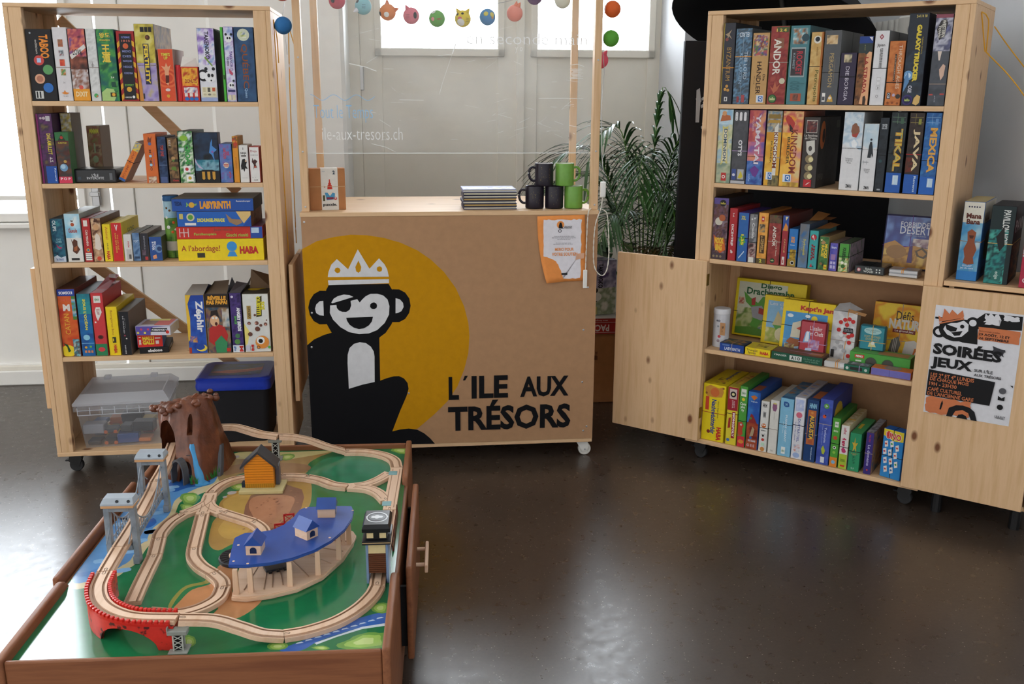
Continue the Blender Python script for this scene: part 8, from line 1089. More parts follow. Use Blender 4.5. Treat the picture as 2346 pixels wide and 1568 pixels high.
def onboard(name, label, cat, s, d, z, rz=0, group=None): return thing(name, label, cat, FT.w(s, d, z), FT.a + rz, group)
GT = 'wooden railway track pieces'
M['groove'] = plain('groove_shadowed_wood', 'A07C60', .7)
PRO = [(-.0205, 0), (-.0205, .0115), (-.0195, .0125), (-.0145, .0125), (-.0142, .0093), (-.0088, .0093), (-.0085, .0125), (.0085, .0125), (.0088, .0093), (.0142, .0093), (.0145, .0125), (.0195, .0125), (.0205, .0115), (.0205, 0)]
def frames(Q):
    out = []
    for i, p in enumerate(Q):
        a, b = Q[max(0, i - 1)], Q[min(len(Q) - 1, i + 1)]; t_ = (b - a).normalized(); n = t_.cross(Vector((0, 0, 1))).normalized(); out.append((p, t_, n, n.cross(t_)))
    return out
def trim(Q, a=.0009):
    Q = list(Q); Q[0] = Q[0] + (Q[1] - Q[0]).normalized() * a; Q[-1] = Q[-1] + (Q[-2] - Q[-1]).normalized() * a; return Q
def sweep(f, Q, prof, m, c=None):
    n0 = len(f.bm.faces); f.rings([[p + n * x + b * z for x, z in prof] for p, t_, n, b in frames(Q)], m, c)
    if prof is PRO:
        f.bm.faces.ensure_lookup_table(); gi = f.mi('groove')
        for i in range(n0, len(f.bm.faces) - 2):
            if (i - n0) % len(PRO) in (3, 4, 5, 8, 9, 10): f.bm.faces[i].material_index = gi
def peg(f, p, t_, n, b, m='peg'):
    q = p + b * .0127; P = [q - t_ * .0 + n * .002, q + t_ * .007 + n * .0035] + [q + t_ * (.010 + .004 * math.cos(a)) + n * (.004 * math.sin(a)) for a in (2.0, 1.1, .2, -.7, -1.6)] + [q + t_ * .007 - n * .0035, q - n * .002]
    f.tube([v for v in P], .0006, m, None, 5)
M['peg'] = plain('track_joint_gap', '4E3A2E', .7)
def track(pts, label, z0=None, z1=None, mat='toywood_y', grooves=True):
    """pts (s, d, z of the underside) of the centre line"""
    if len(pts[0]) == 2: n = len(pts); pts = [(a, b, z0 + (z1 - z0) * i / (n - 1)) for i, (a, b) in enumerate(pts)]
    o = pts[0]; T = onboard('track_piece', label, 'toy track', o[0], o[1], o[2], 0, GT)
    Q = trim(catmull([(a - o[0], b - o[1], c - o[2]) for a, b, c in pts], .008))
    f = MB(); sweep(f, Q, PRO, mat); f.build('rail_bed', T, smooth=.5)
    f = MB(); F_ = frames(Q); p, t_, n, b = F_[0]; peg(f, p, t_, n, b); f.build('peg_joint', T)
    return T
G = TB + .0004; H_ = .4135
track([(.138, .315, H_), (.150, .235, H_), (.182, .165, H_), (.232, .117, H_), (.29, .092, H_), (.38, .083, H_)], 'curved pale track piece riding on top of the red viaduct')
track([(.3825, .083, H_), (.46, .094, .401), (.52, .087, .384), (.57, .080, .369), (.617, .090, G)], 'ramp track piece descending right from the grey support at the table front')
track([(.619, .091), (.671, .106), (.733, .143), (.781, .199), (.811, .261), (.822, .308)], 'curved track piece sweeping up the front right corner to the clock tower', G, G)
track([(.822, .310), (.822, .37), (.824, .45)], 'short straight track piece passing under the clock tower', G, G)
track([(.64, 1.278), (.713, 1.272), (.777, 1.240), (.818, 1.188), (.832, 1.115)], 'curved track piece around the far right corner of the table', G, G)
track([(.416, 1.245, .433), (.468, 1.258, .424), (.52, 1.266, .408), (.578, 1.268, .384), (.638, 1.277, .360)], 'ramp track piece coming down from the far grey support towards the far right corner')
track([(.205, 1.272, .462), (.261, 1.279, .458), (.308, 1.270, .448), (.356, 1.252, .44), (.4145, 1.2445, .4335)], 'elevated wavy track piece leaving the brown mountain on its right')
track([(.536, 1.050), (.584, 1.024), (.632, .982), (.681, .964)], 'curved track piece left of the triangle junction, beyond the brown field', G, G)
track([(.453, 1.061), (.494, 1.060), (.534, 1.051)], 'short track piece just right of the orange house', G, G)
track([(.340, 1.060), (.388, 1.067), (.451, 1.061)], 'straight track piece running behind the orange house', G, G)
track([(.2535, .934), (.258, .963), (.270, 1.002), (.298, 1.040), (.338, 1.060)], 'curved track piece left of the orange house', G, G)
track([(.265, .770), (.282, .65), (.2955, .553)], 'straight track piece running towards the viewer from the left junction', G, G)
track([(.203, .780), (.182, .725), (.175, .655), (.1795, .618)], 'short curve left of the left junction, beside the painted water', G, G)
track([(.180, .616), (.1975, .516)], 'short straight track piece beside the suspension bridge leg', G, G)
track([(.198, .514), (.208, .363), (.217, .262)], 'long straight track piece running under the red viaduct', G, G)
track([(.296, .551), (.309, .499), (.341, .445), (.381, .403)], 'curved track piece bending right beside the turntable', G, G)
track([(.3825, .402), (.414, .360), (.4255, .328)], 'short curve close to the left end of the blue-roofed roundhouse', G, G)
track([(.4255, .326), (.424, .275), (.403, .238), (.373, .214), (.336, .204), (.27, .215)], 'curve swinging back left in front of the roundhouse, behind the red parapet', G, G)
track([(.325, .783), (.373, .750), (.424, .715)], 'straight track piece crossing the painted brown field', G, G)
track([(.4255, .714), (.448, .688), (.464, .662), (.472, .640)], 'short curve ending behind the blue roof', G, G)
track([(.138, .3175, H_), (.1295, .452, H_)], 'straight elevated track piece between the red viaduct and the suspension bridge')
track([(.098, .892, .4155), (.09, 1.007, .4155), (.078, 1.11, .418), (.064, 1.215, .424)], 'elevated track piece leading from the suspension bridge into the mountain tunnel')
def ribbon_poly(paths, w):
    """flat junction plate: union drawn as several swept beds in one body"""
    return paths
def switch(label, paths, extra=None):
    o = paths[0][0]; T = onboard('track_switch', label, 'toy track switch', o[0], o[1], G, 0, 'wooden track junctions')
    f = MB(); g = MB(); h = MB()
    FLAT = [(-.0205, 0), (-.0205, .0115), (-.0195, .0125), (.0195, .0125), (.0205, .0115), (.0205, 0)]
    for k, P in enumerate(paths):
        Q = trim(catmull([(a - o[0], b - o[1], -.00003 * k) for a, b in P], .008)); sweep(f, Q, FLAT, 'toywood_y'); F_ = frames(Q)
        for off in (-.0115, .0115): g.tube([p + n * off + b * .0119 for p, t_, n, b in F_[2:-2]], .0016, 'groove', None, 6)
        p, t_, n, b = F_[-1]; peg(h, p, -t_, n, b)
    f.build('rail_bed', T, smooth=.5); g.build('rail_grooves', T); h.build('peg_joint', T); return T
switch('forked left junction with three track arms, left of the brown field', [[(.2525, .930), (.258, .869), (.236, .818), (.2045, .783)], [(.2525, .930), (.258, .869), (.282, .819), (.3235, .784)], [(.256, .86), (.262, .815), (.2645, .773)]])
SWT = switch('triangular junction at the right edge with two turquoise plates', [[(.832, 1.112), (.830, .991), (.828, .887), (.827, .772)], [(.684, .963), (.737, .977), (.777, 1.016), (.81, 1.07)], [(.684, .963), (.744, .947), (.784, .908), (.814, .845)]])
for q in ((.822, 1.06), (.816, .815)):
    f = MB(); f.box(-.014, .014, -.016, .016, 0, .0012, 'gloss', '7AA8AC', bev=.0004); o = f.build('turquoise_plate', SWT); o.location = (q[0] - .832, q[1] - 1.112, .0127)
for q in ((.80, .90, 'black'), (.77, 1.0, 'black')): pass
T = onboard('rocky_ramp', 'brown jagged rock-edged ramp piece between the junction and the clock tower', 'toy track', .827, .62, G)
f = MB(); Q = trim(catmull([(.001, .150, 0), (.0, .07, 0), (-.003, -.168, 0)], .01)); sweep(f, Q, PRO, 'toywood_y'); f.build('rail_bed', T, smooth=.5)
f = MB(); rj = random.Random(2); top = [(.0215, .150)]; P = []
for i in range(16): P.append((.021 + .001, .14 - i * .016, .030 - .0012 * i + rj.uniform(-.006, .006)))
f.rings([[(p[0], p[1], 0), (p[0] + .006, p[1], 0), (p[0] + .003, p[1], max(.012, p[2] * .9)), (p[0], p[1], max(.014, p[2]))] for p in P], 'gloss', '5A2A1E'); f.build('rock_edge', T)

# red brick viaduct under the corner
VI = onboard('viaduct', 'red plastic brick viaduct with arches under the front left curve', 'toy viaduct', .138, .31, G)
vp = catmull([(.138, .315, 0), (.150, .235, 0), (.182, .165, 0), (.232, .117, 0), (.29, .092, 0), (.38, .083, 0)], .004); F_ = frames([p - Vector((.138, .31, 0)) for p in vp]); nV = len(F_)
t = NT('red_brick_plastic'); no = t.noise(t.coord(), 45, 2)
t.set(Base_Color=t.ramp(no, [(.36, '4A1616'), (.42, 'C02820'), (.8, 'D0342A')]), Roughness=.38); M['redbrick'] = t.m
zt = H_ - G
def low(u):
    if .53 < u < .90: return .004 + .045 * math.sin(PI * (u - .53) / .37) ** .55
    return 0
f = MB()
for off, w_ in ((.0245, .007), (-.0245, .007)):
    rs = []
    for i, (p, t_, n, b) in enumerate(F_):
        u = i / (nV - 1); fl = 1 + .0 * u; z0 = low(u)
        rs.append([p + n * (off - w_ / 2) + Vector((0, 0, z0)), p + n * (off + w_ / 2) + Vector((0, 0, z0)), p + n * (off + w_ / 2) + Vector((0, 0, zt + .004)), p + n * (off - w_ / 2) + Vector((0, 0, zt + .004))])
    f.rings(rs, 'redbrick')
f.rings([[p + n * -.0208 + Vector((0, 0, zt - .008)), p + n * .0208 + Vector((0, 0, zt - .008)), p + n * .0208 + Vector((0, 0, zt - .0012)), p + n * -.0208 + Vector((0, 0, zt - .0012))] for p, t_, n, b in F_], 'redbrick')
f.build('arcade', VI, smooth=.4)
for off, nm in ((.0265, 'parapet'), (-.0265, 'parapet')):
    f = MB()
    f.rings([[p + n * (off - .0035) + Vector((0, 0, zt + .0041)), p + n * (off + .0035) + Vector((0, 0, zt + .0041)), p + n * (off + .0035) + Vector((0, 0, zt + .0115)), p + n * (off - .0035) + Vector((0, 0, zt + .0115))] for p, t_, n, b in F_[2:-2]], 'gloss', 'C2241C')
    for i in range(3, nV - 3, 3):
        p, t_, n, b = F_[i]; ang = math.atan2(t_.y, t_.x); f.box(-.0042, .0042, -.0042, .0048, zt + .0095, zt + .018, 'gloss', 'C8281E', bev=.0012, T=Matrix.Translation(p + n * off) @ Matrix.Rotation(ang, 4, 'Z'))
    f.build(nm, VI, smooth=.6)

def support(s, d, h, label, rz=0):
    T = onboard('track_support', label, 'toy track support', s, d, G, rz, 'grey lattice track supports'); c = '9A9C94'
    f = MB(); f.box(-.022, .022, -.02, .02, 0, .004, 'gloss', c, bev=.001); f.build('foot', T)
    f = MB(); f.box(-.023, .023, -.012, .012, h - .012, h, 'gloss', '8A8D86', bev=.002); f.box(-.023, -.0205, -.012, .012, h, h + .008, 'gloss', '8A8D86'); f.box(.0205, .023, -.012, .012, h, h + .008, 'gloss', '8A8D86') if 0 else None; f.build('cap', T)
    f = MB()
    for x in (-.0105, .0105):
        for y in (-.008, .008): f.box(x - .0016, x + .0016, y - .0016, y + .0016, .004, h - .0122, 'gloss', 'B2B4AC')
    k = 3
    for y in (-.008, .008):
        for i in range(k):
            z0, z1 = .006 + (h - .02) / k * i, .006 + (h - .02) / k * (i + 1)
            f.tube([(-.0105, y, z0), (.0105, y, z1)], .0011, 'gloss', 'B2B4AC', 5); f.tube([(.0105, y, z0), (-.0105, y, z1)], .0011, 'gloss', 'B2B4AC', 5)
    f.build('lattice', T)
    f = MB(); f.box(-.0085, .0085, -.006, .006, .0045, h - .0125, 'gloss', '141416'); f.build('core', T); return T
support(.388, .056, H_ - G - .0016, 'grey lattice support at the front, beside the red viaduct')
support(.404, 1.245, .433 - G - .0012, 'grey lattice support at the far edge, behind the orange house', .05)

# suspension bridge
t = NT('worn_grey_plastic'); no = t.noise(t.coord(), 30, 4)
t.set(Base_Color=t.ramp(no, [(.3, '6A737C'), (.55, '87909A'), (.75, '9C978E')]), Roughness=.4); M['greytoy'] = t.m
SB = onboard('suspension_bridge', 'grey toy suspension bridge with two towers at the left edge of the table', 'toy bridge', .124, .66, G)
for s, d in ((.1255, .497), (.111, .83)):
    f = MB(); x, y = s - .124, d - .66
    for sx in (-.034, .034):
        f.box(x + sx - .0085, x + sx + .0085, y - .014, y + .014, .0, .022, 'greytoy', bev=.001)
        f.rings([[(x + sx * (1 + .06 * (1 - z / .17)) - .007, y - .010, z), (x + sx * (1 + .06 * (1 - z / .17)) + .007, y - .010, z), (x + sx * (1 + .06 * (1 - z / .17)) + .007, y + .010, z), (x + sx * (1 + .06 * (1 - z / .17)) - .007, y + .010, z)] for z in (.022, .168)], 'greytoy')
    f.box(x - .0265, x + .0265, y - .010, y + .010, .154, .168, 'greytoy'); f.box(x - .0265, x + .0265, y - .010, y + .010, .040, .0545, 'greytoy'); tw = f.build('tower', SB)
    g = MB(); g.box(x - .043, x + .043, y - .022, y + .030, .1685, .176, 'gloss', 'C89A6E', bev=.001); g.build('wood_trim', tw)
    g = MB(); g.rings([[(x - .043, y - .022, .1765), (x + .043, y - .022, .1765), (x + .043, y + .030, .1765), (x - .043, y + .030, .1765)], [(x - .043, y - .022, .181), (x + .043, y - .022, .181), (x + .043, y + .030, .181), (x - .043, y + .030, .181)], [(x - .038, y - .008, .193), (x + .038, y - .008, .193), (x + .038, y + .026, .193), (x - .038, y + .026, .193)]], 'gloss', 'A4ADB6'); g.build('tower_cap', tw)
    g = MB()
    for q in ((x, y - .0165, .1865), (x + .030, y - .0165, .1862)): g.lathe([(.0042, 0), (.0042, .002)], 'gloss', '22262C', 12, Matrix.Translation(q) @ Matrix.Rotation(.86, 4, 'X'))
    g.build('peg_hole', tw)
DK_ = catmull([(.1295, .454, 0), (.124, .606, .0015), (.109, .80, .0015), (.0982, .890, .002)], .008)
f = MB(); sweep(f, trim([p - Vector((.124, .66, 0)) + Vector((0, 0, H_ - G)) for p in DK_]), PRO, 'toywood_y'); f.build('deck', SB, smooth=.5)
for sg, nm in ((-1, 'cable_railing'), (1, 'cable_railing')):
    f = MB(); A = Vector((.1255 - .124, .51 - .66, .150)); B = Vector((.111 - .124, .815 - .66, .150)); A.x += sg * .029; B.x += sg * .029; n = 14; P = []
    for i in range(n + 1):
        u = i / n; p = A.lerp(B, u); p.z = .150 - .078 * (1 - (2 * u - 1) ** 2); P.append(p)
    f.tube(P, .0022, 'greytoy', None, 6); Z = .072
    f.tube([Vector((p.x, p.y, Z)) for p in P], .0022, 'greytoy', None, 6); f.tube([Vector((p.x, p.y, Z - .018)) for p in P], .003, 'greytoy', None, 6)
    for p in P[1:-1]: f.tube([(p.x, p.y, Z - .018), (p.x, p.y, p.z)], .0014, 'greytoy', None, 5)
    for i, (a, b) in enumerate(zip(P, P[1:])): f.tube([(a.x, a.y, Z if i % 2 else Z - .018), (b.x, b.y, Z - .018 if i % 2 else Z)], .0012, 'greytoy', None, 5)
    for (q0, q1) in ((P[0], Vector((A.x, .454 - .66, .075))), (P[-1], Vector((B.x - .014, .905 - .66, .075)))): f.tube([q0, (q0 + q1) / 2 + Vector((0, 0, -.012)), q1], .002, 'greytoy', None, 6)
    f.build(nm, SB, smooth=1)

# mountain
t = NT('brown_plastic_rock'); no = t.noise(t.coord(), 22, 4)
t.set(Base_Color=t.ramp(no, [(.3, '4E2818'), (.6, '713E26'), (.8, '87512F')]), Roughness=.32); t.bump(t.noise(t.coord(), 60, 3), .4, .004); M['rock'] = t.m
MT = onboard('toy_mountain', 'brown toy mountain with tunnel and blue waterfall at the far left of the table', 'toy mountain', .13, 1.18, G)
base_ = [(.030, 1.30), (.030, 1.195), (.055, 1.10), (.085, 1.075), (.165, 1.03), (.20, 1.03), (.258, 1.15), (.262, 1.275), (.16, 1.302)]
top_ = [(.035, 1.285, .195), (.022, 1.215, .21), (.050, 1.165, .222), (.085, 1.14, .226), (.13, 1.145, .236), (.165, 1.16, .246), (.20, 1.20, .246), (.20, 1.25, .24), (.13, 1.28, .225)]
def ringp(u, k):
    P = []
    for (a, b), (c, d, z) in zip(base_, top_):
        w = u ** .85; P.append(Vector((a + (c - a) * w - .13, b + (d - b) * w - 1.18, z * u)))
    Q = []
    n = len(P)
    for i in range(n):
        for j in range(8): Q.append(P[i].lerp(P[(i + 1) % n], j / 8))
    m = len(Q); Q = [(Q[i - 1] + Q[i] * 2 + Q[(i + 1) % m]) / 4 for i in range(m)]
    c = sum(Q, Vector()) / m
    return [q + (q - c).normalized() * (.007 * noise.noise(q * 45) + .004 * noise.noise(q * 110)) * (.25 + .75 * u) for q in Q]
f = MB(); R_ = [ringp(i / 11, i) for i in range(12)]
c_ = sum(R_[-1], Vector()) / len(R_[-1])
R_.append([c_ + (q - c_) * .72 + Vector((0, 0, .012 + .010 * noise.noise(q * 70))) for q in R_[-1]]); R_.append([c_ + (q - c_) * .35 + Vector((0, 0, .010 + .012 * noise.noise(q * 50))) for q in R_[-3]])
f.rings(R_, 'rock')
body = f.build('rock_body', MT, smooth=.9)
def cutter(P, prof):
    g = MB(); g.rings([[p + n * x + Vector((0, 0, z)) for x, z in prof] for p, t_, n, b in frames(P)], 'rock'); o = g.build('cut', MT); return o
def arch(w, h, n=10): return [(-w, 0)] + [(-w * math.cos(PI * i / n), h * .45 + h * .55 * math.sin(PI * i / n)) for i in range(n + 1)] + [(w, 0)]
lc = lambda P: [Vector((a - .13, b - 1.18, c - G)) for a, b, c in P]
c1 = cutter(catmull(lc([(.078, 1.06, .404), (.066, 1.17, .408), (.062, 1.225, .414), (.082, 1.255, .43), (.13, 1.268, .45), (.20, 1.272, .452), (.30, 1.278, .450)]), .012), arch(.031, .135))
c2 = cutter(lc([(.135, .98, G - .01), (.15, 1.12, G - .01)]), arch(.023, .075))
c3 = cutter(lc([(.150, 1.02, .50), (.152, 1.15, .50)]), arch(.0085, .065))
bpy.context.view_layer.update()
for c in (c1, c2, c3):
    md = body.modifiers.new('cut', 'BOOLEAN'); md.operation = 'DIFFERENCE'; md.object = c; md.solver = 'EXACT'
bpy.context.view_layer.update()
dg = bpy.context.evaluated_depsgraph_get(); nm = bpy.data.meshes.new_from_object(body.evaluated_get(dg)); body.modifiers.clear(); body.data = nm
for c in (c1, c2, c3): bpy.data.objects.remove(c)
# stone arch, waterfall, grass
f = MB(); P = arch(.027, .085, 14); Q = arch(.0225, .078, 14); st = Vector((.118 - .13, 1.055 - 1.18, 0)); ax = Vector((.085, -.045, 0)).normalized(); ay = Vector((-.45, -.9, 0)).normalized()
def ap(x, z, k): return st + ax * (x + .012) + ay * k + Vector((0, 0, z))
for i in range(len(P) - 1):
    a, b, c, d = P[i], P[i + 1], Q[i + 1], Q[i]
    f.rings([[ap(a[0], a[1], k), ap(b[0], b[1], k), ap(c[0], max(0, c[1]), k), ap(d[0], max(0, d[1]), k)] for k in (-.01, .016)], 'gloss', '55565A')
f.build('stone_arch', MT)
f = MB(); f.rings([[(.055 + .03 - .0, -.145 + .006, 0), (.085 + .0, -.150, 0), (.09, -.13, .0), (.06, -.13, 0)], [(.062, -.125, .095), (.078, -.125, .10), (.08, -.11, .10), (.062, -.11, .095)]], 'gloss', '4A4A4E') if 0 else None
pil = f
def face_pt(x, z, push=.0):
    """front surface of the body near x (local), height z"""
    hit, loc, nor, _ = body.ray_cast(Vector((x, -.4, z)), Vector((0, 1, 0)))
    return (loc if hit else Vector((x, -.1, z))) + Vector((0, -push, 0))
wf = [(.030, .118, .010), (.031, .108, .014), (.033, .10, .013), (.038, .085, .012), (.043, .07, .012), (.047, .055, .014), (.052, .042, .017), (.056, .030, .020), (.060, .018, .020), (.062, .008, .021), (.066, .0012, .024)]
rs = []
for x, z, w in wf:
    rs.append([face_pt(x - w * .6, z, .001), face_pt(x - w * .2, z, .006), face_pt(x + w * .3, z, .006), face_pt(x + w * .6, z, .001)])
if len(f.bm.verts) == 0: f.bm.free()
f = MB(); f.rings(rs, 'gloss', '4A9AD0', closed=False)
l = rs[-1]; f.prism([(l[0].x - .004, l[0].y), (l[0].x + .004, l[0].y - .022), (l[3].x + .002, l[3].y - .036), (l[3].x + .014, l[3].y - .020), (l[3].x, l[3].y), (l[2].x, l[2].y + .01)], .0003, .0022, 'gloss', '4A9AD0')
f.build('waterfall', MT, smooth=.8)
for x0 in (.045, .095):
    f = MB(); rg = random.Random(int(x0 * 1000))
    for i in range(9):
        x = x0 + rg.uniform(-.014, .014); p = face_pt(x, .003, .003); q = p + Vector((rg.uniform(-.008, .008), -.001, rg.uniform(.018, .036)))
        f.tube([p, p.lerp(q, .6) + Vector((0, -.002, 0)), q], .002, 'gloss', '2E7A2E', 5, rr=[.0026, .0018, .0004])
    f.build('grass_tuft', MT)
f = MB()
for x in (.020, .104):
    rs = []
    for z in (0, .03, .06, .085): p = face_pt(x, z, 0); w = .017 - .1 * z; rs.append([p + Vector((-w, .01, 0)), p + Vector((-w * .6, -.006, 0)), p + Vector((w * .6, -.006, 0)), p + Vector((w, .01, 0))])
    f.rings(rs, 'gloss', '505156')
f.build('grey_rock', MT)
f = MB(); rl = random.Random(9)
for (a, b), (c, d, z) in zip(base_, top_):
    for k in range(4):
        q = Vector((c - .13 + rl.uniform(-.018, .018), d - 1.18 + rl.uniform(-.018, .018), z + rl.uniform(-.012, .006))); f.ball(rl.uniform(.008, .014), 'rock', None, Matrix.Translation(q) @ Matrix.Diagonal((1, 1, .8, 1)), 8, 5)
f.build('rock_crest', MT, smooth=1)

# orange house
HS = onboard('toy_house', 'orange slatted toy house with dark grey roof on a cream slab', 'toy house', .40, 1.0, G)
f = MB(); f.box(-.062, .077, -.062, .032, 0, .0105, 'gloss', 'CFC08A', bev=.001); f.build('slab', HS)
f = MB(); zb, zw, zr = .0108, .086, .128
P = [(-.046, zb), (.046, zb), (.046, zw), (0, zr), (-.046, zw)]
TM = Matrix.Translation((0, -.034, 0)) @ Matrix(((1, 0, 0, 0), (0, 0, -1, 0), (0, 1, 0, 0), (0, 0, 0, 1)))
f.prism(P, -.056, 0, 'gloss', 'DF8A22', TM)
f.build('walls', HS)
f = MB()
for i in range(11):
    z = .030 + i * .0088
    w = .046 if z < zw else .046 * (zr - z) / (zr - zw)
    if w > .006: f.box(-w, w, -.0348, -.0341, z, z + .0012, 'gloss', 'A85E14')
for i in range(14): f.box(-.046 + i * .0068, -.0448 + i * .0068, -.0348, -.0341, zb, .024, 'gloss', '8A5E12')
f.build('slat_lines', HS)
f = MB(); f.box(-.0462, .0462, -.0346, -.0341, zb, .0258, 'gloss', 'B8801E'); f.build('plinth', HS)
for sg in (-1, 1):
    f = MB(); P = [(0, zr + .001), (sg * .058, zw - .010), (sg * .058, zw - .002), (0, zr + .0095)]
    f.prism(P if sg > 0 else P[::-1], -.070, .0, 'gloss', '34373D', TM @ Matrix.Translation((0, 0, .007))); f.build('roof_slope', HS)
f = MB(); f.box(.0475, .060, -.012, .016, zb, .075, 'gloss', '55535A', bev=.001); f.box(.0475, .060, -.012, .016, .0752, .083, 'gloss', '8A94A2', bev=.001); f.build('chimney', HS)
f = MB(); f.box(-.058, -.047, -.03, -.01, zb, .028, 'gloss', '1E2A3E', bev=.001); f.build('coal_bin', HS)

# roundhouse
RH = onboard('toy_roundhouse', 'crescent engine shed with a blue roof and three dormers on beech posts', 'toy roundhouse', .58, .45, G)
rf = [(0.453, 0.291), (0.443, 0.37), (0.435, 0.446), (0.456, 0.473), (0.50, 0.475), (0.529, 0.485), (0.555, 0.515), (0.574, 0.56), (0.582, 0.615), (0.597, 0.632), (0.671, 0.636), (0.728, 0.633), (0.738, 0.60), (0.738, 0.545), (0.725, 0.477), (0.697, 0.413), (0.658, 0.36), (0.608, 0.319), (0.557, 0.299), (0.494, 0.286)]
bs = [(0.460, 0.268), (0.452, 0.36), (0.446, 0.446), (0.462, 0.472), (0.50, 0.475), (0.529, 0.485), (0.555, 0.515), (0.574, 0.56), (0.582, 0.612), (0.597, 0.630), (0.671, 0.634), (0.730, 0.630), (0.742, 0.60), (0.738, 0.556), (0.719, 0.466), (0.678, 0.364), (0.619, 0.302), (0.556, 0.273), (0.497, 0.261)]
lp = lambda P: [(a - .58, b - .45) for a, b in P]
f = MB(); vs = f.prism(lp(bs), 0, .014, 'toywood_x'); bmesh.ops.bevel(f.bm, geom=[e for e in f.bm.edges if abs(e.verts[0].co.z - e.verts[1].co.z) < 1e-6], offset=.003, segments=2, affect='EDGES'); f.paint(f.bm.faces, 'toywood_x', None); f.build('base', RH, smooth=.5)
M['bluepaint'] = plain('worn_blue_paint', '274A94', .32, .5, .12, 14)
f = MB(); f.prism(lp(rf), .082, .0905, 'bluepaint'); bmesh.ops.bevel(f.bm, geom=[e for e in f.bm.edges if abs(e.verts[0].co.z - e.verts[1].co.z) < 1e-6], offset=.002, segments=2, affect='EDGES'); f.paint(f.bm.faces, 'bluepaint', None); f.build('roof', RH, smooth=.5)
for s, d in ((.470, .283), (.505, .290), (.600, .316), (.664, .372), (.709, .456), (.727, .548), (.459, .440), (.590, .615)):
    f = MB(); a, b = s - .58, d - .45; f.rings([[(a - .007, b - .006, .0142), (a + .007, b - .006, .0142), (a + .007, b + .006, .0142), (a - .007, b + .006, .0142)], [(a - .006, b - .005, .0818), (a + .006, b - .005, .0818), (a + .006, b + .005, .0818), (a - .006, b + .005, .0818)]], 'toywood_z'); f.build('post', RH)
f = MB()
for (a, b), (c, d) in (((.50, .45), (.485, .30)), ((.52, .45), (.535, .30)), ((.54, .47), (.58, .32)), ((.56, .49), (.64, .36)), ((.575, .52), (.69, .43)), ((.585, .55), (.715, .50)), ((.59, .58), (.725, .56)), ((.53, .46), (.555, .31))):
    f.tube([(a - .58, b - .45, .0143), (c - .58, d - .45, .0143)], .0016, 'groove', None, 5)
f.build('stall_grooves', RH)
f = MB(); f.box(-.004, .004, -.05, .05, .0142, .0815, 'toywood_z', T=Matrix.Translation((.128, .135, 0)) @ Matrix.Rotation(.1, 4, 'Z')); f.build('end_wall', RH)
def dormer(s, d, ang):
    D = MB(); Tm = Matrix.Translation((s - .58, d - .45, .0906)) @ Matrix.Rotation(ang, 4, 'Z')   # +x looks outward
    D.box(-.026, .022, -.019, .019, 0, .027, 'toywood_x', T=Tm); o = D.build('dormer', RH)
    g = MB(); P = [(-.024, .0272), (.024, .0272), (.0, .053)]; g.prism([(p[0], p[1]) for p in P], -.029, .025, 'bluepaint', None, Tm @ Matrix(((0, 0, 1, 0), (1, 0, 0, 0), (0, 1, 0, 0), (0, 0, 0, 1)))); g.build('dormer_roof', o)
    g = MB(); w = [(-.0085, .005), (.0085, .005)] + [(.0085 * math.cos(PI * i / 8), .0145 + .0075 * math.sin(PI * i / 8)) for i in range(9)]
    g.prism(w, .0222, .0228, 'gloss', '1E2A4A', Tm @ Matrix(((0, 0, 1, 0), (1, 0, 0, 0), (0, 1, 0, 0), (0, 0, 0, 1)))); g.build('dormer_window', o)
dormer(.507, .362, -1.62); dormer(.628, .444, -.72); dormer(.668, .575, -.02)
f = MB()
for s, d in ((.462, .31), (.455, .40), (.50, .295), (.69, .43), (.735, .60), (.60, .625)): f.lathe([(.0035, .0906), (.0035, .0911)], 'toywood_x', None, 10, Matrix.Translation((s - .58, d - .45, 0)))
f.build('dowel_ends', RH)
TN = onboard('turntable', 'round black toy turntable with a beech disc, half under the blue roof', 'toy turntable', .432, .50, G)
f = MB(); f.lathe([(.056, 0), (.056, .008), (.052, .0105), (.001, .0105)], 'gloss', '26282C', 36, cap=(True, False)); f.build('ring', TN, smooth=.5)
f = MB(); f.lathe([(.028, .0107), (.028, .014), (.001, .014)], 'toywood_x', None, 32); f.build('disc', TN, smooth=.5)
f = MB()
for a in (.5, 1.6, 2.7, 3.3, 3.9, 4.6, 5.6):
    for o_ in (-.006, .006): f.box(.030, .053, o_ - .0015, o_ + .0015, .0108, .0112, 'gloss', '0E0E10', T=Matrix.Rotation(a, 4, 'Z'))
f.build('rail_slots', TN)
TQ = onboard('toy_platform', 'black toy rail plate with studs under the roundhouse roof', 'toy rail', .545, .415, G + .0146, .4)
f = MB(); f.box(-.03, .03, -.02, .02, 0, .006, 'gloss', '2A2D32', bev=.001); f.build('plate', TQ)
f = MB()
for x in (-.02, 0, .02): f.box(x - .004, x + .004, -.030, -.0205, .001, .005, 'gloss', '1A1C20')
f.build('coupling_tabs', TQ)
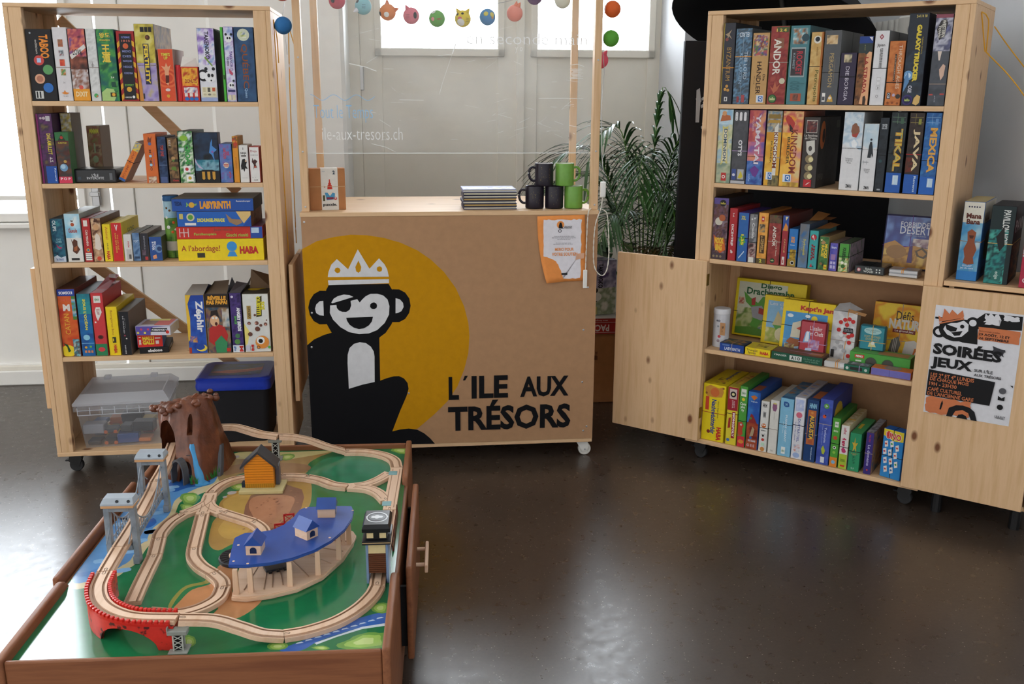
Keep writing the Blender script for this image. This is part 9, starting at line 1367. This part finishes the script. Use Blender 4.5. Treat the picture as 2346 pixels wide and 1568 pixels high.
for i, (s, d, rz) in enumerate(((.541, .672, .2), (.516, .655, .2))):
    RG = onboard('red_gantry', 'red lattice toy gantry frame behind the roundhouse roof, ' + ('taller' if i == 0 else 'shorter') + ' one', 'toy gantry', s, d, G, rz)
    hh = .052 if i == 0 else .03; f = MB()
    for x in (-.014, .014): f.box(x - .002, x + .002, -.002, .002, 0, hh, 'gloss', 'B81E24')
    f.box(-.014, .014, -.002, .002, hh - .004, hh, 'gloss', 'B81E24'); f.box(-.014, .014, -.002, .002, .002, .006, 'gloss', 'B81E24'); f.build('frame', RG)
    f = MB(); n = 2
    for k in range(n):
        z0, z1 = .006 + (hh - .01) * k / n, .006 + (hh - .01) * (k + 1) / n; f.tube([(-.013, 0, z0), (.013, 0, z1)], .0012, 'gloss', 'B81E24', 5); f.tube([(.013, 0, z0), (-.013, 0, z1)], .0012, 'gloss', 'B81E24', 5)
    f.build('cross_braces', RG)

# clock tower over the track
CK = onboard('toy_tower', 'narrow toy station tower with black cabin and brown slatted gate at the right edge', 'toy tower', .822, .385, G)
for sx in (-.029, .0225):
    f = MB(); f.box(sx, sx + .0065, -.045, .035, 0, .116, 'gloss', '7288A8', bev=.0008); f.build('side_wall', CK)
f = MB(); f.box(-.0222, .0222, -.044, -.036, .086, .116, 'gloss', 'D2BE8E'); f.box(-.0222, .0222, .026, .034, .02, .116, 'gloss', 'D2BE8E'); f.build('cream_panel', CK)
f = MB(); f.box(-.0222, .0222, -.0435, -.039, .030, .0856, 'gloss', '54301E'); 
for i in range(10): f.box(-.0222, .0222, -.0452, -.0436, .031 + i * .0055, .0345 + i * .0055, 'gloss', '5E3622')
f.build('slatted_gate', CK)
f = MB(); f.box(-.037, .037, -.058, .046, .1163, .1205, 'gloss', '16161A', bev=.001); f.box(-.036, .036, -.057, .045, .1206, .1225, 'gloss', 'C9A878'); f.box(-.037, .037, -.058, .046, .1226, .126, 'gloss', '16161A', bev=.001); f.build('ledge', CK)
f = MB(); f.box(-.028, .028, -.046, .036, .1262, .150, 'gloss', '18181C', bev=.001); cbn = f.build('cabin', CK)
f = MB(); f.box(-.025, -.008, -.0468, -.0462, .131, .145, 'gloss', 'D8C494'); f.box(.008, .025, -.0468, -.0462, .131, .145, 'gloss', 'D8C494'); f.build('window_panels', cbn)
f = MB(); f.rings([[(-.036, -.055, .1502), (.036, -.055, .1502), (.036, .044, .1502), (-.036, .044, .1502)], [(-.036, -.055, .160), (.036, -.055, .160), (.036, .044, .160), (-.036, .044, .160)], [(-.031, -.048, .170), (.031, -.048, .170), (.031, .038, .170), (-.031, .038, .170)]], 'gloss', '17171B'); rfo = f.build('cabin_roof', CK)
f = MB(); x = MB(); EL = Face((-.031, -.048, .170), (.062, 0, 0), (0, .086, 0), .0002)
E2 = lambda r, ry: [(.5 + r * math.cos(2 * PI * i / 28), .5 + ry * math.sin(2 * PI * i / 28)) for i in range(28)]
EL.draw(f, x, [('P', E2(.45, .36), 'D6D8DA'), ('P', E2(.40, .31), '2A2A2E'), ('P', E2(.34, .22), '6A6C70'), ('C', .36, .5, .11, 'D2D4D6'), ('C', .5, .56, .10, 'D2D4D6'), ('C', .64, .5, .11, 'D2D4D6'), ('C', .5, .43, .09, 'D2D4D6'), ('P', [(.02, .5), (.09, .56), (.09, .44)], 'D6D8DA'), ('P', [(.98, .5), (.91, .56), (.91, .44)], 'D6D8DA')], 'gloss'); x.bm.free(); f.build('white_emblem', rfo)
